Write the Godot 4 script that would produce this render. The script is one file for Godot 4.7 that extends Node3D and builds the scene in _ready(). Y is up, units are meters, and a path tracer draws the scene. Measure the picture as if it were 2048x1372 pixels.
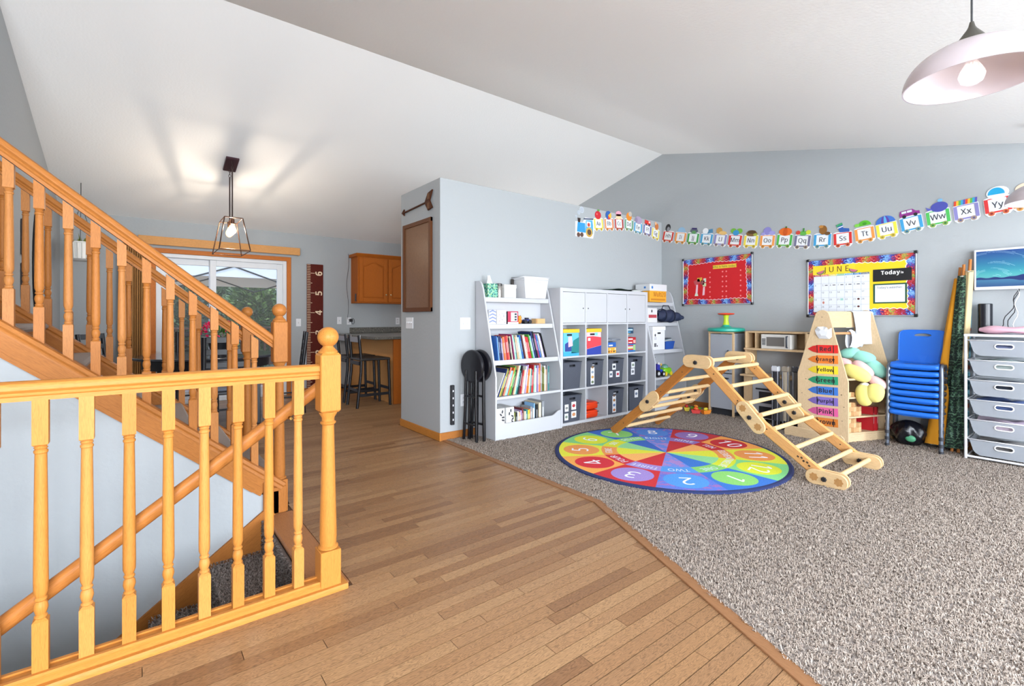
extends Node3D
# Split-level home with a playroom corner. World: x runs along the shelf wall, -z towards the sliding door, y up, metres.
const F := 960.4
const YAW := 0.66270
const HZ := 635.3
const EYE := Vector3(0, 1.155, 0)
const XA := 5.703      # alphabet wall
const ZS := -3.952     # shelf wall
const ZK := -7.75      # sliding door wall
const XL := -0.72      # left wall
const ZF := 2.2       # window wall behind the camera
var rng := RandomNumberGenerator.new()
var counts := {}
var mats := {}

# ---------- a pixel of the photograph gives a direction; the plane it lies on gives the distance
func ray(x: float, y: float) -> Vector3:
	return Vector3(sin(YAW), 0, -cos(YAW)) + Vector3(cos(YAW), 0, sin(YAW)) * ((x - 1024.0) / F) + Vector3.UP * ((HZ - y) / F)
func on_y(x: float, y: float, h := 0.0) -> Vector3:
	var d := ray(x, y)
	return EYE + d * ((h - EYE.y) / d.y)
func on_z(x: float, y: float, z: float) -> Vector3:
	var d := ray(x, y)
	return EYE + d * ((z - EYE.z) / d.z)
func on_x(x: float, y: float, xx: float) -> Vector3:
	var d := ray(x, y)
	return EYE + d * ((xx - EYE.x) / d.x)

# ---------- geometry collector
class G:
	var v := PackedVector3Array()
	var n := PackedVector3Array()
	var u := PackedVector2Array()
	var c := PackedColorArray()
	var t := Transform3D.IDENTITY
	var col := Color.WHITE
	var use_col := false
	func tint(k: Color) -> G:
		col = k.srgb_to_linear()
		use_col = true
		return self
	func at(p: Vector3, b := Basis.IDENTITY) -> G:
		t = Transform3D(b, p)
		return self
	func tri(a: Vector3, b: Vector3, d: Vector3, na: Vector3, nb: Vector3, nd: Vector3, ua := Vector2.ZERO, ub := Vector2.ZERO, ud := Vector2.ZERO) -> void:
		a = t * a
		b = t * b
		d = t * d
		na = (t.basis * na).normalized()
		nb = (t.basis * nb).normalized()
		nd = (t.basis * nd).normalized()
		if (d - a).cross(b - a).dot(na + nb + nd) < 0.0:
			v.append(a); v.append(d); v.append(b)
			n.append(na); n.append(nd); n.append(nb)
			u.append(ua); u.append(ud); u.append(ub)
		else:
			v.append(a); v.append(b); v.append(d)
			n.append(na); n.append(nb); n.append(nd)
			u.append(ua); u.append(ub); u.append(ud)
		if use_col:
			c.append(col); c.append(col); c.append(col)
	func quad(a: Vector3, b: Vector3, d: Vector3, e: Vector3, nn := Vector3.ZERO) -> void:
		if nn == Vector3.ZERO:
			nn = (e - a).cross(b - a).normalized()
		tri(a, b, d, nn, nn, nn, Vector2(0, 1), Vector2(1, 1), Vector2(1, 0))
		tri(a, d, e, nn, nn, nn, Vector2(0, 1), Vector2(1, 0), Vector2(0, 0))
	func box(p: Vector3, s: Vector3, b := 0.0) -> G:     # p the centre, s the size, b the chamfer
		var h := s * 0.5
		b = minf(b, minf(h.x, minf(h.y, h.z)) * 0.9)
		for ax in 3:
			var a1 := (ax + 1) % 3
			var a2 := (ax + 2) % 3
			for sg in [-1.0, 1.0]:
				var q := []
				for k in [[-1, -1], [1, -1], [1, 1], [-1, 1]]:
					var w := Vector3.ZERO
					w[ax] = h[ax] * sg
					w[a1] = (h[a1] - b) * k[0]
					w[a2] = (h[a2] - b) * k[1]
					q.append(p + w)
				var nn := Vector3.ZERO
				nn[ax] = sg
				quad(q[0], q[1], q[2], q[3], nn)
		if b > 0.0:
			for ax in 3:
				var a1 := (ax + 1) % 3
				var a2 := (ax + 2) % 3
				for s1 in [-1.0, 1.0]:
					for s2 in [-1.0, 1.0]:
						var q := []
						for k in [[-1.0, 0], [1.0, 0], [1.0, 1], [-1.0, 1]]:
							var w := Vector3.ZERO
							w[ax] = (h[ax] - b) * k[0]
							w[a1] = (h[a1] - (b if k[1] == 1 else 0.0)) * s1
							w[a2] = (h[a2] - (0.0 if k[1] == 1 else b)) * s2
							q.append(p + w)
						var nn := Vector3.ZERO
						nn[a1] = s1
						nn[a2] = s2
						quad(q[0], q[1], q[2], q[3], nn.normalized())
			for sx in [-1.0, 1.0]:
				for sy in [-1.0, 1.0]:
					for sz in [-1.0, 1.0]:
						var o := Vector3(sx, sy, sz)
						var nn := o.normalized()
						tri(p + o * (h - Vector3(0, b, b)), p + o * (h - Vector3(b, 0, b)), p + o * (h - Vector3(b, b, 0)), nn, nn, nn)
		return self
	func mm(lo: Vector3, hi: Vector3, b := 0.0) -> G:     # a box between two corners
		return box((lo + hi) * 0.5, (hi - lo).abs(), b)
	func lathe(prof: Array, seg := 16, crease := 0.6) -> G:   # prof: Vector2(radius, height), round the local y axis
		var segn := []
		for i in prof.size() - 1:
			var d: Vector2 = prof[i + 1] - prof[i]
			segn.append(Vector2(d.y, -d.x).normalized())
		for i in prof.size() - 1:
			var n0: Vector2 = segn[i]
			var n1: Vector2 = segn[i]
			if i > 0 and absf(segn[i - 1].angle_to(segn[i])) < crease:
				n0 = (segn[i - 1] + segn[i]).normalized()
			if i < prof.size() - 2 and absf(segn[i + 1].angle_to(segn[i])) < crease:
				n1 = (segn[i + 1] + segn[i]).normalized()
			for k in seg:
				var a := TAU * k / seg
				var b := TAU * (k + 1) / seg
				var ca := Vector3(cos(a), 0, sin(a))
				var cb := Vector3(cos(b), 0, sin(b))
				var p: Vector2 = prof[i]
				var q: Vector2 = prof[i + 1]
				var y0 := Vector3(0, p.y, 0)
				var y1 := Vector3(0, q.y, 0)
				var m0a := ca * n0.x + Vector3(0, n0.y, 0)
				var m0b := cb * n0.x + Vector3(0, n0.y, 0)
				var m1a := ca * n1.x + Vector3(0, n1.y, 0)
				var m1b := cb * n1.x + Vector3(0, n1.y, 0)
				if p.x > 1e-6:
					tri(ca * p.x + y0, cb * p.x + y0, cb * q.x + y1, m0a, m0b, m1b)
				if q.x > 1e-6:
					tri(ca * p.x + y0, cb * q.x + y1, ca * q.x + y1, m0a, m1b, m1a)
		return self
	func cyl(a: Vector3, b: Vector3, r: float, seg := 12, r2 := -1.0) -> G:
		var keep := t
		var y := (b - a)
		var l := y.length()
		y = y / l
		var x := y.cross(Vector3.FORWARD if absf(y.z) < 0.9 else Vector3.RIGHT).normalized()
		t = keep * Transform3D(Basis(x, y, x.cross(y)), a)
		if r2 < 0.0:
			r2 = r
		lathe([Vector2(0, 0), Vector2(r, 0), Vector2(r2, l), Vector2(0, l)], seg, 0.3)
		t = keep
		return self
	func tube(p: Array, r: float, seg := 8, closed := false) -> G:
		var m := p.size()
		var rings := []
		var up := Vector3.ZERO
		for i in m:
			var d: Vector3
			if closed:
				d = (p[(i + 1) % m] - p[(i - 1 + m) % m]).normalized()
			else:
				d = (p[mini(i + 1, m - 1)] - p[maxi(i - 1, 0)]).normalized()
			if up == Vector3.ZERO:
				up = d.cross(Vector3.UP if absf(d.y) < 0.9 else Vector3.RIGHT).normalized()
			up = (up - d * up.dot(d)).normalized()
			var side := d.cross(up)
			var ring := []
			for k in seg:
				ring.append(up * cos(TAU * k / seg) + side * sin(TAU * k / seg))
			rings.append(ring)
		for i in (m if closed else m - 1):
			var j := (i + 1) % m
			for k in seg:
				var l := (k + 1) % seg
				tri(p[i] + rings[i][k] * r, p[i] + rings[i][l] * r, p[j] + rings[j][l] * r, rings[i][k], rings[i][l], rings[j][l])
				tri(p[i] + rings[i][k] * r, p[j] + rings[j][l] * r, p[j] + rings[j][k] * r, rings[i][k], rings[j][l], rings[j][k])
		if not closed:
			for e in [0, m - 1]:
				var d: Vector3 = (p[0] - p[1]).normalized() if e == 0 else (p[m - 1] - p[m - 2]).normalized()
				for k in range(1, seg - 1):
					tri(p[e] + rings[e][0] * r, p[e] + rings[e][k] * r, p[e] + rings[e][k + 1] * r, d, d, d)
		return self
	func prism(poly: PackedVector2Array, z0: float, z1: float, bev := 0.0) -> G:   # local xy outline, extruded along z
		if Geometry2D.is_polygon_clockwise(poly):
			poly = poly.duplicate()
			poly.reverse()
		var m := poly.size()
		var ins := poly.duplicate()
		var en := []
		for i in m:
			var d := (poly[(i + 1) % m] - poly[i]).normalized()
			en.append(Vector2(d.y, -d.x))
		if bev > 0.0:
			for i in m:
				var q: Vector2 = (en[i] + en[(i + m - 1) % m])
				q = q / maxf(0.4, q.length_squared()) * 2.0
				ins[i] = poly[i] - q * bev
		var idx := Geometry2D.triangulate_polygon(ins)
		for i in range(0, idx.size(), 3):
			for zz in [z0, z1]:
				var nn := Vector3(0, 0, -1 if zz == z0 else 1) * signf(z1 - z0)
				var a := ins[idx[i]]
				var b := ins[idx[i + 1]]
				var d := ins[idx[i + 2]]
				tri(Vector3(a.x, a.y, zz), Vector3(b.x, b.y, zz), Vector3(d.x, d.y, zz), nn, nn, nn, a, b, d)
		var s := signf(z1 - z0) * bev
		for i in m:
			var j := (i + 1) % m
			var sm0: Vector2 = en[i]
			var sm1: Vector2 = en[i]
			if en[(i + m - 1) % m].dot(en[i]) > 0.8:
				sm0 = (en[i] + en[(i + m - 1) % m]).normalized()
			if en[j].dot(en[i]) > 0.8:
				sm1 = (en[i] + en[j]).normalized()
			var n0 := Vector3(sm0.x, sm0.y, 0)
			var n1 := Vector3(sm1.x, sm1.y, 0)
			var a0 := Vector3(poly[i].x, poly[i].y, z0 + s)
			var a1 := Vector3(poly[j].x, poly[j].y, z0 + s)
			var b0 := Vector3(poly[i].x, poly[i].y, z1 - s)
			var b1 := Vector3(poly[j].x, poly[j].y, z1 - s)
			tri(a0, a1, b1, n0, n1, n1)
			tri(a0, b1, b0, n0, n1, n0)
			if bev > 0.0:
				for w in [[z0, a0, a1, -1.0], [z1, b0, b1, 1.0]]:
					var q0 := Vector3(ins[i].x, ins[i].y, w[0])
					var q1 := Vector3(ins[j].x, ins[j].y, w[0])
					var zz := Vector3(0, 0, w[3] * signf(z1 - z0))
					tri(w[1], w[2], q1, (n0 + zz).normalized(), (n1 + zz).normalized(), (n1 + zz).normalized())
					tri(w[1], q1, q0, (n0 + zz).normalized(), (n1 + zz).normalized(), (n0 + zz).normalized())
		return self
	func sphere(p: Vector3, r: Vector3, seg := 16, rings := 10, pw := 1.0) -> G:   # pw below 1 makes it boxier
		var pts := []
		for j in rings + 1:
			var th := PI * j / rings
			var row := []
			for i in seg + 1:
				var ph := TAU * i / seg
				var d := Vector3(sin(th) * cos(ph), cos(th), sin(th) * sin(ph))
				var e := Vector3(signf(d.x) * pow(absf(d.x), pw), signf(d.y) * pow(absf(d.y), pw), signf(d.z) * pow(absf(d.z), pw))
				var q := Vector3(signf(d.x) * pow(absf(d.x), 2.0 - pw), signf(d.y) * pow(absf(d.y), 2.0 - pw), signf(d.z) * pow(absf(d.z), 2.0 - pw)) / r
				row.append([p + e * r, q.normalized()])
			pts.append(row)
		for j in rings:
			for i in seg:
				var a: Array = pts[j][i]
				var b: Array = pts[j][i + 1]
				var d: Array = pts[j + 1][i + 1]
				var e: Array = pts[j + 1][i]
				if j > 0:
					tri(a[0], b[0], d[0], a[1], b[1], d[1])
				if j < rings - 1:
					tri(a[0], d[0], e[0], a[1], d[1], e[1])
		return self
	func grid(nu: int, nv: int, f: Callable, th := 0.0) -> G:   # a sheet f(u, v); th gives it a second side
		var p := []
		for j in nv + 1:
			var row := []
			for i in nu + 1:
				row.append(f.call(float(i) / nu, float(j) / nv))
			p.append(row)
		var m := []
		for j in nv + 1:
			var row := []
			for i in nu + 1:
				var du: Vector3 = p[j][mini(i + 1, nu)] - p[j][maxi(i - 1, 0)]
				var dv: Vector3 = p[mini(j + 1, nv)][i] - p[maxi(j - 1, 0)][i]
				row.append(du.cross(dv).normalized())
			m.append(row)
		for side in ([1.0, -1.0] if th > 0.0 else [1.0]):
			for j in nv:
				for i in nu:
					var q := []
					var w := []
					for k in [[j, i], [j, i + 1], [j + 1, i + 1], [j + 1, i]]:
						q.append(p[k[0]][k[1]] + m[k[0]][k[1]] * th * 0.5 * side)
						w.append(m[k[0]][k[1]] * side)
					var u0 := float(i) / nu
					var u1 := float(i + 1) / nu
					var v0 := float(j) / nv
					var v1 := float(j + 1) / nv
					tri(q[0], q[1], q[2], w[0], w[1], w[2], Vector2(u0, v0), Vector2(u1, v0), Vector2(u1, v1))
					tri(q[0], q[2], q[3], w[0], w[2], w[3], Vector2(u0, v0), Vector2(u1, v1), Vector2(u0, v1))
		return self
	func mesh(m: Material) -> ArrayMesh:
		var a := []
		a.resize(Mesh.ARRAY_MAX)
		a[Mesh.ARRAY_VERTEX] = v
		a[Mesh.ARRAY_NORMAL] = n
		a[Mesh.ARRAY_TEX_UV] = u
		if use_col:
			a[Mesh.ARRAY_COLOR] = c
		var r := ArrayMesh.new()
		r.add_surface_from_arrays(Mesh.PRIMITIVE_TRIANGLES, a)
		r.surface_set_material(0, m)
		return r

# ---------- nodes
func numbered(called: String) -> String:
	var k: int = counts.get(called, 0)
	counts[called] = k + 1
	return called if k == 0 else "%s_%03d" % [called, k]
func tag(o: Node, label: String, category: String, group := "") -> Node:
	o.set_meta("label", label)
	o.set_meta("category", category)
	if group:
		o.set_meta("group", group)
	return o
func thing(called: String, label: String, category: String, pos := Vector3.ZERO, turn := 0.0, group := "") -> Node3D:
	var o := Node3D.new()
	o.name = numbered(called)
	add_child(o)
	o.position = pos
	o.rotation.y = turn
	tag(o, label, category, group)
	return o
func part(parent: Node, called: String, g: G, m: Material, label := "") -> MeshInstance3D:
	var o := MeshInstance3D.new()
	o.name = called
	o.mesh = g.mesh(m)
	parent.add_child(o, true)
	if label:
		o.set_meta("label", label)
	return o
func solo(called: String, label: String, category: String, pos: Vector3, g: G, m: Material, group := "", turn := 0.0) -> MeshInstance3D:
	var o := MeshInstance3D.new()
	o.name = numbered(called)
	o.mesh = g.mesh(m)
	add_child(o)
	o.position = pos
	o.rotation.y = turn
	tag(o, label, category, group)
	return o
func struct(called: String, g: G, m: Material, label := "") -> MeshInstance3D:
	var o := MeshInstance3D.new()
	o.name = called
	o.mesh = g.mesh(m)
	add_child(o)
	o.set_meta("kind", "structure")
	if label:
		o.set_meta("label", label)
		o.set_meta("category", called.split("_")[0])
	return o
func again(o: Node3D, called: String, label: String, pos: Vector3, turn := 0.0) -> Node3D:
	var r: Node3D = o.duplicate()
	r.name = numbered(called)
	add_child(r)
	r.position = pos
	r.rotation.y = turn
	r.set_meta("label", label)
	return r
func text(parent: Node, called: String, s: String, em: float, m: Material, xf: Transform3D, depth := 0.0015, font := "Droid Sans", weight := 400) -> MeshInstance3D:
	var f := SystemFont.new()
	f.font_names = PackedStringArray([font])
	f.font_weight = weight
	var tm := TextMesh.new()
	tm.text = s
	tm.font = f
	tm.font_size = 32
	tm.pixel_size = em / 32.0
	tm.depth = depth
	tm.curve_step = 2.0
	tm.material = m
	var o := MeshInstance3D.new()
	o.name = called
	o.mesh = tm
	o.transform = xf
	parent.add_child(o, true)
	return o

# ---------- materials (colours are sRGB)
func mat(k: Color, rough := 0.6, metal := 0.0, spec := 0.5) -> StandardMaterial3D:
	var key := "%s %.2f %.2f %.2f" % [k.to_html(), rough, metal, spec]
	if not mats.has(key):
		var m := StandardMaterial3D.new()
		m.albedo_color = k
		m.roughness = rough
		m.metallic = metal
		m.metallic_specular = spec
		mats[key] = m
	return mats[key]
func hx(s: String, rough := 0.6, metal := 0.0) -> StandardMaterial3D:
	return mat(Color(s), rough, metal)
func tinted(rough := 0.6) -> StandardMaterial3D:
	var key := "tinted %.2f" % rough
	if not mats.has(key):
		var m := StandardMaterial3D.new()
		m.vertex_color_use_as_albedo = true
		m.roughness = rough
		mats[key] = m
	return mats[key]
func noise_image(size: int, freq: float, sd: int, oct := 4, kind := FastNoiseLite.TYPE_SIMPLEX_SMOOTH) -> Image:
	var f := FastNoiseLite.new()
	f.noise_type = kind
	f.seed = sd
	f.frequency = freq
	f.fractal_octaves = oct
	return f.get_seamless_image(size, size)
func ramp_texture(im: Image, cols: Array, contrast := 1.0) -> ImageTexture:   # grey noise to colours
	var w := im.get_width()
	var out := Image.create(w, w, false, Image.FORMAT_RGB8)
	var g := Gradient.new()
	g.offsets = PackedFloat32Array()
	var offs := PackedFloat32Array()
	var cs := PackedColorArray()
	for i in cols.size():
		offs.append(float(i) / (cols.size() - 1))
		cs.append(cols[i])
	g.offsets = offs
	g.colors = cs
	var lut := []
	for i in 256:
		lut.append(g.sample(clampf((i / 255.0 - 0.5) * contrast + 0.5, 0, 1)))
	for y in w:
		for x in w:
			out.set_pixel(x, y, lut[int(im.get_pixel(x, y).r * 255.0)])
	out.generate_mipmaps()
	return ImageTexture.create_from_image(out)
func grey_texture(im: Image) -> ImageTexture:
	return ImageTexture.create_from_image(im)
var grain_tex: ImageTexture
var grain_bump: ImageTexture
func wood(k: Color, axis: int, rough := 0.42, fine := 26.0, along := 1.6, off := 0.0) -> StandardMaterial3D:
	# oak: a grain texture stretched along one local axis (0 x, 1 y, 2 z), tinted by the colour
	var key := "wood %s %d %.2f %.1f %.1f %.2f" % [k.to_html(), axis, rough, fine, along, off]
	if mats.has(key):
		return mats[key]
	if grain_tex == null:
		var a := noise_image(512, 0.012, 11, 5)
		var b := noise_image(512, 0.05, 12, 3)
		var out := Image.create(512, 512, false, Image.FORMAT_RGB8)
		var bump := Image.create(512, 512, false, Image.FORMAT_RGB8)
		for y in 512:
			for x in 512:
				var p := a.get_pixel(x, y).r
				var q := b.get_pixel(x, y).r
				var ring := absf(fmod(p * 9.0, 1.0) - 0.5) * 2.0
				var s := 0.86 + 0.14 * ring - 0.20 * pow(1.0 - ring, 5.0)
				s -= 0.11 * smoothstep(0.55, 0.8, q)
				s = clampf(s, 0.0, 1.0)
				out.set_pixel(x, y, Color(s, s * (0.93 + 0.07 * s), s * (0.84 + 0.16 * s)))
				bump.set_pixel(x, y, Color(s, s, s))
		out.generate_mipmaps()
		grain_tex = ImageTexture.create_from_image(out)
		grain_bump = ImageTexture.create_from_image(bump)
	var m := StandardMaterial3D.new()
	m.albedo_color = k
	m.albedo_texture = grain_tex
	m.uv1_triplanar = true
	m.uv1_triplanar_sharpness = 8.0
	var s := Vector3(fine, fine, fine) * 0.25
	s[axis] = along * 0.25
	m.uv1_scale = s
	m.uv1_offset = Vector3(off, off * 1.7, off * 2.3)
	m.roughness = rough + 0.08
	m.metallic_specular = 0.28
	mats[key] = m
	return m

var soft_tex: ImageTexture
func birch(k: Color, axis: int, rough := 0.5) -> StandardMaterial3D:      # pale plywood or dowel: the same grain, much fainter
	var key := "birch %s %d" % [k.to_html(), axis]
	if not mats.has(key):
		var m: StandardMaterial3D = wood(k, axis, rough, 30, 1.5).duplicate()
		if soft_tex == null:
			var im := grain_tex.get_image()
			im.clear_mipmaps()
			for y in im.get_height():
				for x in im.get_width():
					im.set_pixel(x, y, Color.WHITE.lerp(im.get_pixel(x, y), 0.38))
			im.generate_mipmaps()
			soft_tex = ImageTexture.create_from_image(im)
		m.albedo_texture = soft_tex
		mats[key] = m
	return mats[key]
var floor_tex: ImageTexture
func floorboard(k: Color, off: float) -> StandardMaterial3D:      # oak strip with cathedral figure
	if floor_tex == null:
		var a := noise_image(1024, 0.006, 211, 4)
		var b := noise_image(1024, 0.06, 212, 2)
		var im := Image.create(1024, 1024, false, Image.FORMAT_RGB8)
		for y in 1024:
			for x in 1024:
				var ring := absf(fmod(a.get_pixel(x, y).r * 15.0, 1.0) - 0.5) * 2.0
				var s := 0.92 + 0.08 * ring - 0.17 * pow(1.0 - ring, 4.0) - 0.10 * smoothstep(0.5, 0.8, b.get_pixel(x, y).r)
				im.set_pixel(x, y, Color(s, s * (0.94 + 0.06 * s), s * (0.87 + 0.13 * s)))
		im.generate_mipmaps()
		floor_tex = ImageTexture.create_from_image(im)
	var m := StandardMaterial3D.new()
	m.albedo_color = Color(k.r * 0.94, k.g * 0.935, k.b * 0.90)
	m.albedo_texture = floor_tex
	m.uv1_triplanar = true
	m.uv1_triplanar_sharpness = 8.0
	m.uv1_scale = Vector3(0.42, 2.6, 2.6)
	m.uv1_offset = Vector3(off, off * 1.7, off * 2.3)
	m.roughness = 0.38
	m.metallic_specular = 0.4
	return m

func ceil_at(z: float) -> float:
	return 3.405 + 0.2565 * (z + 3.94) if z < -3.94 else maxf(3.405 - 0.2413 * (z + 3.94), 2.43)
func carpet_x(z: float) -> float:      # where the carpet begins
	return 2.303 if z < -2.04 else 2.303 - 0.4246 * (z + 2.04)

func view_and_light() -> void:
	var cam := Camera3D.new()
	cam.name = "camera"
	cam.projection = Camera3D.PROJECTION_FRUSTUM
	cam.near = 0.05
	cam.far = 200.0
	cam.size = 2.0 * cam.near * 686.0 / F
	cam.frustum_offset = Vector2(0, -cam.near * (686.0 - HZ) / F)
	cam.position = EYE
	cam.rotation.y = -YAW
	add_child(cam)
	cam.current = true
	var env := Environment.new()
	env.background_mode = Environment.BG_SKY
	var sky := Sky.new()
	var sm := ProceduralSkyMaterial.new()
	sm.sky_top_color = Color(0.62, 0.74, 0.92)
	sm.sky_horizon_color = Color(0.92, 0.95, 1.0)
	sm.ground_bottom_color = Color(0.42, 0.44, 0.40)
	sm.ground_horizon_color = Color(0.80, 0.82, 0.82)
	sm.sky_energy_multiplier = 1.0
	sky.sky_material = sm
	env.sky = sky
	env.background_energy_multiplier = 3.6
	env.tonemap_mode = Environment.TONE_MAPPER_LINEAR
	env.tonemap_exposure = 1.0
	env.sdfgi_enabled = true
	env.ssao_enabled = true
	env.ssil_enabled = true
	var we := WorldEnvironment.new()
	we.name = "world_environment"
	we.environment = env
	add_child(we)
	var sun := DirectionalLight3D.new()
	sun.name = "sun"
	sun.light_energy = 0.8
	sun.light_color = Color(1.0, 0.96, 0.9)
	sun.light_angular_distance = 1.0
	sun.shadow_enabled = true
	add_child(sun)
	sun.look_at_from_position(Vector3.ZERO, Vector3(0.55, -1.0, -0.30))
	# daylight of the right window behind the camera; the left one is added fill
	for w in FRONT_WINDOWS:
		var a := AreaLight3D.new()
		a.name = "unseen_window_light"
		a.area_size = Vector2(w[1] - w[0], w[3] - w[2])
		a.position = Vector3((w[0] + w[1]) / 2, (w[2] + w[3]) / 2, ZF + 0.10)
		a.light_energy = w[4]
		a.light_color = Color(0.94, 0.97, 1.0)
		a.shadow_enabled = true
		a.area_range = 30.0
		add_child(a, true)

const FRONT_WINDOWS := [[1.6, 5.2, 0.35, 2.2, 34.0], [-1.9, 0.3, 0.4, 2.2, 44.0]]   # x from, to, y from, to, light; second window added to brighten the left

func paint(k: Color, bump: float, freq: float) -> StandardMaterial3D:
	var m := StandardMaterial3D.new()
	m.albedo_color = k
	m.roughness = 0.9
	m.metallic_specular = 0.3
	m.uv1_triplanar = true
	m.uv1_world_triplanar = true
	m.uv1_scale = Vector3.ONE * freq
	if bump > 0.0:
		var im := noise_image(512, 0.03, 5, 4)
		im.convert(Image.FORMAT_RGBA8)
		im.bump_map_to_normal_map(bump)
		m.normal_enabled = true
		m.normal_texture = ImageTexture.create_from_image(im)
		m.normal_scale = 0.3
	return m

var wallpaint: StandardMaterial3D
var white_paint: StandardMaterial3D
var OAK := Color(0.68, 0.43, 0.205)
var HONEY := Color(0.75, 0.495, 0.225)

func wall_with_hole(called: String, lo: Vector3, hi: Vector3, axis: int, holes: Array, m: Material) -> void:
	# a wall slab along x (axis 0), cut round rectangular holes [a0, a1, y0, y1] that stand side by side in order
	var g := G.new()
	var a := lo[axis]
	for h in holes:
		var l := lo; var r := hi
		l[axis] = a; r[axis] = h[0]
		g.mm(l, r)
		l = lo; r = hi
		l[axis] = h[0]; r[axis] = h[1]; r.y = h[2]
		if h[2] > lo.y + 0.001:
			g.mm(l, r)
		l = lo; r = hi
		l[axis] = h[0]; r[axis] = h[1]; l.y = h[3]
		g.mm(l, r)
		a = h[1]
	var l := lo
	l[axis] = a
	g.mm(l, hi)
	struct(called, g, m)

func build_shell() -> void:
	wallpaint = paint(Color(0.66, 0.677, 0.688), 2.0, 1.6)
	white_paint = paint(Color(0.955, 0.955, 0.95), 3.0, 2.2)
	# ceiling: two slopes that meet in a ridge above the shelf wall
	var g := G.new()
	for s in [[-7.95, -3.94], [-3.94, 0.10], [0.10, ZF + 0.2]]:
		var a: float = s[0]
		var b: float = s[1]
		var p := PackedVector2Array([Vector2(a, ceil_at(a)), Vector2(b, ceil_at(b)), Vector2(b, ceil_at(b) + 0.2), Vector2(a, ceil_at(a) + 0.2)])
		g.at(Vector3(-2.4, 0, 0), Basis(Vector3(0, 0, 1), Vector3(0, 1, 0), Vector3(-1, 0, 0)))
		g.prism(p, -8.4, 0.0)
	struct("ceiling", g, white_paint)
	# the alphabet wall, a gable
	g = G.new()
	g.at(Vector3(XA, 0, 0), Basis(Vector3(0, 0, 1), Vector3(0, 1, 0), Vector3(-1, 0, 0)))
	g.prism(PackedVector2Array([Vector2(-7.95, -0.1), Vector2(ZF + 0.2, -0.1), Vector2(ZF + 0.2, 2.5), Vector2(0.1, 2.5), Vector2(-3.94, 3.46), Vector2(-7.95, 2.45)]), -0.15, 0.0)
	struct("wall_right", g, wallpaint)
	# the partition with the shelves in front; its end faces the stairs
	g = G.new().mm(Vector3(2.232, 0, -4.795), Vector3(XA + 0.01, 2.468, ZS), 0.004)
	struct("wall_partition", g, wallpaint)
	# wall with the sliding door
	wall_with_hole("wall_back", Vector3(XL - 0.15, -0.1, ZK - 0.15), Vector3(XA + 0.1, 2.46, ZK), 0, [[0.19, 1.765, 0.0, 2.0], [4.1, 5.3, 1.12, 2.05]], wallpaint)  # second opening is unseen, added for the kitchen fill light
	var kw := AreaLight3D.new()        # unseen fill light added to brighten the kitchen, hidden by the partition
	kw.name = "kitchen_fill_light"
	kw.area_size = Vector2(1.2, 0.93)
	kw.position = Vector3(4.7, 1.585, ZK - 0.1)
	kw.rotation.y = PI
	kw.light_energy = 14.0
	kw.shadow_enabled = true
	kw.area_range = 30.0
	add_child(kw)
	# left wall and the stair hall beyond it
	g = G.new()
	g.at(Vector3(XL, 0, 0), Basis(Vector3(0, 0, 1), Vector3(0, 1, 0), Vector3(-1, 0, 0)))
	g.prism(PackedVector2Array([Vector2(-7.9, -0.1), Vector2(-4.35, -0.1), Vector2(-4.35, ceil_at(-4.35) + 0.05), Vector2(-7.9, 2.43)]), 0.0, 0.14)
	struct("wall_left", g, wallpaint)
	g = G.new()
	g.mm(Vector3(-2.4, -2.7, -4.5), Vector3(-2.25, 3.5, ZF + 0.15))
	g.mm(Vector3(-2.4, -2.7, -4.5), Vector3(XL - 0.02, 3.4, -4.35))
	struct("wall_stairhall", g, wallpaint)
	# front wall behind the camera; its left window is added for light
	var holes := []
	for i in [1, 0]:
		holes.append([FRONT_WINDOWS[i][0], FRONT_WINDOWS[i][1], FRONT_WINDOWS[i][2], FRONT_WINDOWS[i][3]])
	wall_with_hole("wall_front", Vector3(-2.4, -0.1, ZF), Vector3(XA + 0.15, 2.5, ZF + 0.15), 0, holes, wallpaint)
	var k := 2
	for h in holes:
		g = G.new()
		var w: float = h[1] - h[0]
		for i in (4 if w > 2.0 else 2):
			var n := 3.0 if w > 2.0 else 1.0
			var x: float = h[0] + w * i / n
			g.mm(Vector3(x - 0.03, h[2], ZF + 0.02), Vector3(x + 0.03, h[3], ZF + 0.08))
		g.mm(Vector3(h[0], h[2] - 0.03, ZF - 0.03), Vector3(h[1], h[2] + 0.03, ZF + 0.12))
		g.mm(Vector3(h[0], h[3] - 0.03, ZF + 0.02), Vector3(h[1], h[3] + 0.03, ZF + 0.08))
		struct("window_%d" % k, g, hx("e9e6e0", 0.5))  # the first frame fills the added left opening
		k += 1
	# stairwell
	g = G.new()
	var line := func(x: float) -> float: return 0.748 - 0.82 * x - 0.15
	g.at(Vector3(0, 0, -3.22))
	g.prism(PackedVector2Array([Vector2(-2.3, -2.7), Vector2(0.60, -2.7), Vector2(0.60, line.call(0.60)), Vector2(-2.3, line.call(-2.3))]), 0.0, 0.135)
	struct("wall_stairwell", g, wallpaint)
	g = G.new()
	g.mm(Vector3(-2.3, -2.7, -2.14), Vector3(0.62, -0.03, -2.09))
	g.mm(Vector3(0.62, -2.7, -3.1), Vector3(0.72, -0.03, -2.1))
	struct("wall_below", g, wallpaint)
	g = G.new().mm(Vector3(-2.4, -2.75, -3.3), Vector3(0.75, -2.65, -2.0))
	struct("floor_lower", g, hx("8a7f78", 1.0))
	# baseboards
	var bw := wood(OAK, 0, 0.45)
	g = G.new()
	g.mm(Vector3(2.225, 0, ZS), Vector3(XA, 0.075, ZS + 0.014), 0.003)
	struct("baseboard_shelves", g, bw)
	g = G.new()
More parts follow.
